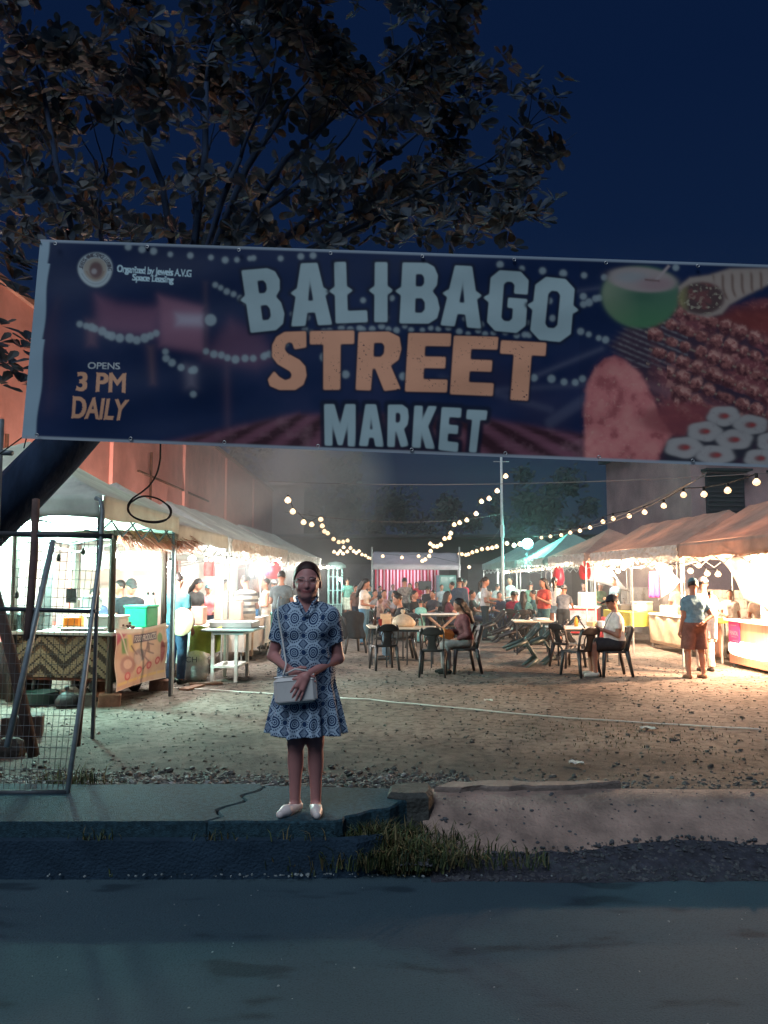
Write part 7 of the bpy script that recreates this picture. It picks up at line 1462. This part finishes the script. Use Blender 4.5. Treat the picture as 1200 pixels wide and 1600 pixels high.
mb = MB(); mb.tube([(c.x-.03, c.y-.155, c.z+1.08), (c.x-.10, c.y-.155, c.z+.98), (c.x-.17, c.y-.10, c.z+.80), (c.x-.16, c.y+.05, c.z+.66)], .012, 6, flat=.5); thing('sling_strap', 'dark sling strap across the seated man in white', 'strap', mb, M_SOCK, None, True)
mb = MB(); mb.box((0, 0, 0), (.26, .2, .16), (.2, .3, .4), .04); c2 = [o for o in bpy.data.objects if o.get('label') == 'black chair under the woman in the maroon hoodie'][0].location
thing('pouch', 'orange pouch on the lap of the woman in the maroon hoodie', 'pouch', mb, mat('pouch_orange', (.55, .17, .04), .6, .15, 6), (c2.x-.30, c2.y-.05, c2.z+.68))
for px, Y, rz, lb, k in ((594, 21.6, R(80), 'small seated child left of the far white table', dict(top=(.4, .25, .2), H=1.25, arms=('eat', 'table'))), (600, 22.6, R(20), 'seated diner in pale pink at the far white table', dict(top=(.5, .3, .28), H=1.6, arms=('eat', 'table'), female=True)), (617, 21.0, R(-80), 'seated woman with tied hair right of the far white table', dict(top=(.35, .3, .3), hair='pony', H=1.6, arms=('eat', 'table'), female=True)), (586, 23.5, R(30), 'dark haired diner behind the small child', dict(top=(.3, .28, .28), H=1.6, arms=('table', 'table'))), (780, 23.2, R(5), 'boy in navy T-shirt facing us behind the white table', dict(top=(.03, .035, .07), H=1.5, arms=('table', 'table'), face=True)), (802, 21.2, R(150), 'seated person in red top with back to us', dict(top=(.42, .03, .06), H=1.6, arms=('table', 'table'))), (817, 20.8, R(170), 'seated person with long hair and teal top, back to us', dict(top=(.06, .15, .16), H=1.6, hair='long', arms=('table', 'table'), female=True)), (648, 20.4, R(60), 'seated man in black shirt left of the trestle table', dict(top=(.02, .02, .024), H=1.65, arms=('eat', 'table'))), (676, 22.4, R(-40), 'seated person in dark grey beyond the trestle table', dict(top=(.06, .06, .07), H=1.6, arms=('table', 'eat'))), (700, 20.2, R(100), 'seated woman with long hair in dark maroon top beyond the hoodie', dict(top=(.10, .03, .04), H=1.6, hair='long', arms=('lap', 'eat'), female=True)), (738, 22.5, R(70), 'seated youth in black left of the ponytail woman', dict(top=(.025, .025, .03), H=1.6, arms=('eat', 'table'))), (765, 24.5, R(-20), 'seated person in brown at a far table by the light pole', dict(top=(.12, .07, .05), H=1.6, arms=('table', 'table'))), (832, 22.6, R(-100), 'seated person in dark teal right of the long haired one', dict(top=(.03, .08, .09), H=1.6, arms=('eat', 'table'))), (805, 22.6, R(-60), 'seated woman in pink shorts near the person in red', dict(top=(.55, .25, .22), H=1.5, arms=('eat', 'table'), female=True))):
    seat_p(px, 0, Y, rz, lb, group=MIDV, res=.016, **k); p = at_px(px, Y); chair(0, 0, rz, 'black chair under the '+lb, pos=p)
stand_p(632, 904, 23.5, R(185), 'person in red collar and floral dark shirt standing before the stage', top=(.2, .2, .2), stripes=mF, bcol=(.05, .06, .07), group=MIDV, arms=('work', 'work'), fat=1.1)
stand_p(651, 910, 31.0, R(10), 'seated player in red shirt on the stage before the striped curtain', top=(.45, .03, .05), group=MIDV, res=.02, arms=('work', 'work'))
stand_p(614, 914, 31.2, R(20), 'person in grey at the left of the stage', top=(.25, .24, .26), group=MIDV, res=.02); stand_p(594, 916, 30.5, R(60), 'dark haired person at the stage left corner', top=(.06, .06, .08), group=MIDV, res=.02)
stand_p(657, 938, 19.8, R(200), 'small child in teal clothes standing by the trestle table', top=(.16, .38, .36), bcol=(.16, .36, .34), group=MIDV, arms=('down', 'hold'), H=1.08)
stand_p(718, 903, 22.0, R(170), 'person in dark navy jacket with back to us beside the trestle table', top=(.05, .07, .10), sleeve='long', bcol=(.03, .04, .05), group=MIDV, fat=1.2)
stand_p(726, 905, 27.0, R(120), 'person in bright red shirt beyond the dark navy jacket', top=(.5, .04, .06), group=MIDV, res=.02); stand_p(742, 912, 26.0, R(80), 'person in white shirt stooping near the light pole', top=(.66, .62, .6), group=MIDV, lean=.5, res=.02, arms=('reach', 'reach'))
stand_p(757, 903, 20.6, R(85), 'woman with ponytail in white T-shirt and dark trousers', top=(.55, .52, .5), hair='pony', bcol=(.03, .05, .06), group=MIDV, female=True, arms=('reach', 'work'), head=(0, .2))
stand_p(797, 902, 26.0, R(-60), 'dark haired person in white near the pale stall under the teal tent', top=(.6, .6, .58), group=MIDV, res=.02, arms=('work', 'work'))
stand_p(849, 904, 19.3, R(-60), 'woman with long hair in coral red blouse holding a cup', top=(.50, .07, .055), hair='long', bcol=(.04, .09, .10), group=MIDV, female=True, arms=('hold', 'hold'), head=(R(-10), .1))
stand_p(866, 903, 21.2, R(160), 'woman in white tank top and denim shorts at the red chest', top=(.62, .58, .54), sleeve='none', bottom='short_shorts', bcol=(.20, .28, .34), hair='pony', group=RIGHTV, female=True, arms=('down', 'work'))
stand_p(879, 914, 20.3, R(150), 'child in grey cap and dark shorts leaning on the red chest', top=(.12, .13, .15), bottom='shorts', bcol=(.02, .025, .03), hat=(.25, .25, .26), group=RIGHTV, arms=('reach', 'reach'), lean=.25, hatback=True)
for px, py, Y, rz, lb, k in ((556, 915, 24.0, 40, 'person in brown top queuing behind the standing woman in white', dict(top=(.2, .12, .1))), (577, 914, 26.5, -30, 'person in dark teal left of the stage', dict(top=(.05, .12, .13))), (668, 917, 25.0, 150, 'person in black seated far off before the speakers', dict(top=(.03, .03, .035))), (690, 914, 28.5, 20, 'person in grey shirt by the drinks fridge', dict(top=(.3, .3, .32))), (706, 910, 24.5, -100, 'person in black shirt left of the dark navy jacket', dict(top=(.02, .02, .025), sleeve='long')), (772, 912, 27.5, 120, 'person in pale shirt bending by the light pole table', dict(top=(.5, .48, .45), lean=.3)), (829, 910, 25.5, 170, 'person in dark green top before the grey peaked tent', dict(top=(.06, .12, .09))), (640, 912, 27.0, -20, 'long haired woman in black near the stage front', dict(top=(.03, .03, .03), hair='long', female=True))):
    stand_p(px, py, Y, R(rz), lb, group=MIDV, res=.018, arms=('work', 'down'), **k)
# right stalls
stand_p(961, 901, 21.8, R(-70), 'balding vendor in dark teal T-shirt working behind the yellow green table', top=(.05, .085, .11), group=RIGHTV, arms=('reach', 'work'), head=(R(10), .4), face=True)
stand_p(938, 911, 23.6, R(20), 'woman in green shirt behind the dark teal vendor', top=(.10, .22, .14), group=RIGHTV, arms=('work', 'work'), hat=(.5, .45, .4), female=True)
stand_p(912, 912, 25.5, R(0), 'person in dark shirt deep behind the red chest', top=(.10, .08, .08), group=RIGHTV, res=.02)
stand_p(1082, 906, 12.9, R(188), 'man in blue grey T-shirt, cap and brown shorts with a hand behind his back', top=(.13, .24, .30), bottom='shorts', bcol=(.17, .085, .07), stance=.13, hat=(.10, .19, .22), group=RIGHTV, arms=('down', 'back'), fat=1.25, res=.011, shoes=(.25, .13, .08), head=(R(-30), 0))
stand_p(1098, 904, 13.9, R(175), 'person in bright white shirt and white cap beyond the blue shirted man', top=(.75, .72, .68), hat=(.6, .5, .5), sleeve='half', group=RIGHTV, arms=('hold', 'bent'), fat=1.15, bcol=(.5, .45, .4))
p = at_px(1109, 13.35); person('toddler in white carried at the hip beside the blue shirted man', (p[0], p[1], .68), R(150), H=.86, top=(.75, .7, .66), bcol=(.72, .68, .64), hair='short', group=RIGHTV, arms=('hold', 'hold'), shoes=(.6, .4, .3), res=.011)
stand_p(1060, 908, 19.2, R(170), 'dark reddish haired person behind the beige panel table', top=(.7, .66, .62), group=RIGHTV, arms=('work', 'work'))
stand_p(1139, 922, 17.2, R(-20), 'child in white standing behind the wooden counter', top=(.74, .72, .68), bcol=(.7, .68, .64), group=RIGHTV, arms=('down', 'work'))
stand_p(1189, 915, 15.3, R(-40), 'vendor stooping behind the food display on the wooden counter', top=(.72, .66, .6), group=RIGHTV, arms=('reach', 'reach'), lean=.5)
# speakers and mixing desk before the stage, jacket on a chair
box_thing('loudspeaker', 'black loudspeaker on a table before the striped curtain', 'loudspeaker', at(664, 922, 30.0), (.5, .4, .35), 0, DK, .02)
for px, py, Y, lb in ((655, 940, 27, 'long dark equipment case before the stage'), (684, 944, 26, 'dark folded gear behind the trestle table')): box_thing('equipment_case', lb, 'case', (D(px, py, Y).x, Y, .12), (1.0, .5, .75), R(5), DK, .02)
def laundry(label, base, z, w, h, m): mb = MB(); mb.sheet(lambda u, v: ((u-.5)*w*(1+.2*v)+.02*math.sin(v*9), -.10-.07*math.sin(PI*u)-.03*math.sin(u*14)*v, z-h*v-.12*abs(u-.5)*(1-v)), 16, 12, .03); return mb
c = [o for o in bpy.data.objects if o.get('label') == 'black chair draped with a dark jacket near the woman'][0]
jk = laundry('', None, .95, .46, .62, None).build('jacket', cloth((.02, .02, .022)), None, True); jk.location = (c.location.x, c.location.y-.12, c.location.z); tag(jk, 'dark jacket hung over the chair near the woman', 'jacket')
c = [o for o in bpy.data.objects if o.get('label') == 'black chair loaded with bags behind the hoodie'][0].location
thing('backpack', 'dark backpack piled on the chair behind the hoodie', 'bag', bag_mesh(.42, .3, .5, 21, False), DK, (c.x, c.y, c.z+.46), True)
# ------------------------------------------------------------------ smoke rising from the grill stand and drifting over the left tents
def smoke():
    m = bpy.data.materials.new('smoke'); m.use_nodes = True; nt = m.node_tree; N = nt.nodes; L = nt.links; N.remove(N['Principled BSDF'])
    pv = N.new('ShaderNodeVolumePrincipled'); pv.inputs['Color'].default_value = (.85, .85, .85, 1); L.new(pv.outputs[0], N['Material Output'].inputs['Volume'])
    tc = N.new('ShaderNodeTexCoord'); n = N.new('ShaderNodeTexNoise'); n.inputs['Scale'].default_value = .55; n.inputs['Detail'].default_value = 3; L.new(tc.outputs['Object'], n.inputs['Vector'])
    ln = N.new('ShaderNodeVectorMath'); ln.operation = 'LENGTH'; mp = N.new('ShaderNodeMapping'); L.new(tc.outputs['Object'], mp.inputs[0]); mp.inputs['Scale'].default_value = (1/3.0, 1/7.5, 1/3.2); L.new(mp.outputs[0], ln.inputs[0])
    f = N.new('ShaderNodeMapRange'); L.new(ln.outputs['Value'], f.inputs[0]); f.inputs['From Min'].default_value = 1; f.inputs['From Max'].default_value = .15; r = N.new('ShaderNodeMapRange'); L.new(n.outputs['Fac'], r.inputs[0]); r.inputs['From Min'].default_value = .36; r.inputs['From Max'].default_value = .75
    mu = N.new('ShaderNodeMath'); mu.operation = 'MULTIPLY'; L.new(f.outputs[0], mu.inputs[0]); L.new(r.outputs[0], mu.inputs[1]); m2 = N.new('ShaderNodeMath'); m2.operation = 'MULTIPLY'; L.new(mu.outputs[0], m2.inputs[0]); m2.inputs[1].default_value = .42; L.new(m2.outputs[0], pv.inputs['Density'])
    mb = MB(); mb.sphere((0, 0, 0), 1, 24, 14, (3.0, 7.5, 3.2)); o = mb.build('smoke', m); o.location = (-2.6, 21.5, 4.3); o['kind'] = 'stuff'
smoke()
def grill_smoke():
    m = bpy.data.materials.new('grill_smoke'); m.use_nodes = True; nt = m.node_tree; N = nt.nodes; L = nt.links; N.remove(N['Principled BSDF'])
    pv = N.new('ShaderNodeVolumePrincipled'); pv.inputs['Color'].default_value = (.9, .9, .9, 1); L.new(pv.outputs[0], N['Material Output'].inputs['Volume']); tc = N.new('ShaderNodeTexCoord'); n = N.new('ShaderNodeTexNoise'); n.inputs['Scale'].default_value = 2.6; n.inputs['Detail'].default_value = 3; n.inputs['Distortion'].default_value = .8; L.new(tc.outputs['Object'], n.inputs['Vector'])
    mp = N.new('ShaderNodeMapping'); L.new(tc.outputs['Object'], mp.inputs[0]); mp.inputs['Scale'].default_value = (1/.6, 1/.7, 1/.75); ln = N.new('ShaderNodeVectorMath'); ln.operation = 'LENGTH'; L.new(mp.outputs[0], ln.inputs[0]); f = N.new('ShaderNodeMapRange'); L.new(ln.outputs['Value'], f.inputs[0]); f.inputs['From Min'].default_value = 1; f.inputs['From Max'].default_value = .1
    r = N.new('ShaderNodeMapRange'); L.new(n.outputs['Fac'], r.inputs[0]); r.inputs['From Min'].default_value = .42; r.inputs['From Max'].default_value = .72; r.inputs['To Max'].default_value = 1.3; mu = N.new('ShaderNodeMath'); mu.operation = 'MULTIPLY'; L.new(f.outputs[0], mu.inputs[0]); L.new(r.outputs[0], mu.inputs[1]); L.new(mu.outputs[0], pv.inputs['Density'])
    q = bpy.data.objects['grill'].location; mb = MB(); mb.sphere((0, 0, 0), 1, 18, 10, (.6, .7, .75)); o = mb.build('smoke', m); o.location = (q.x+.15, q.y, q.z+.62); o['kind'] = 'stuff'
grill_smoke()
def market_smoke():
    m = bpy.data.materials.new('thin_smoke'); m.use_nodes = True; nt = m.node_tree; N = nt.nodes; L = nt.links; N.remove(N['Principled BSDF'])
    pv = N.new('ShaderNodeVolumePrincipled'); pv.inputs['Color'].default_value = (.88, .88, .88, 1); pv.inputs['Anisotropy'].default_value = .25; pv.inputs['Density'].default_value = .0055; L.new(pv.outputs[0], N['Material Output'].inputs['Volume'])
    o = MB().box((0, 0, 0), (26, 34, 8.4)).build('smoke', m); o.location = (1.5, 30.5, 4.0); o['kind'] = 'stuff'
market_smoke()
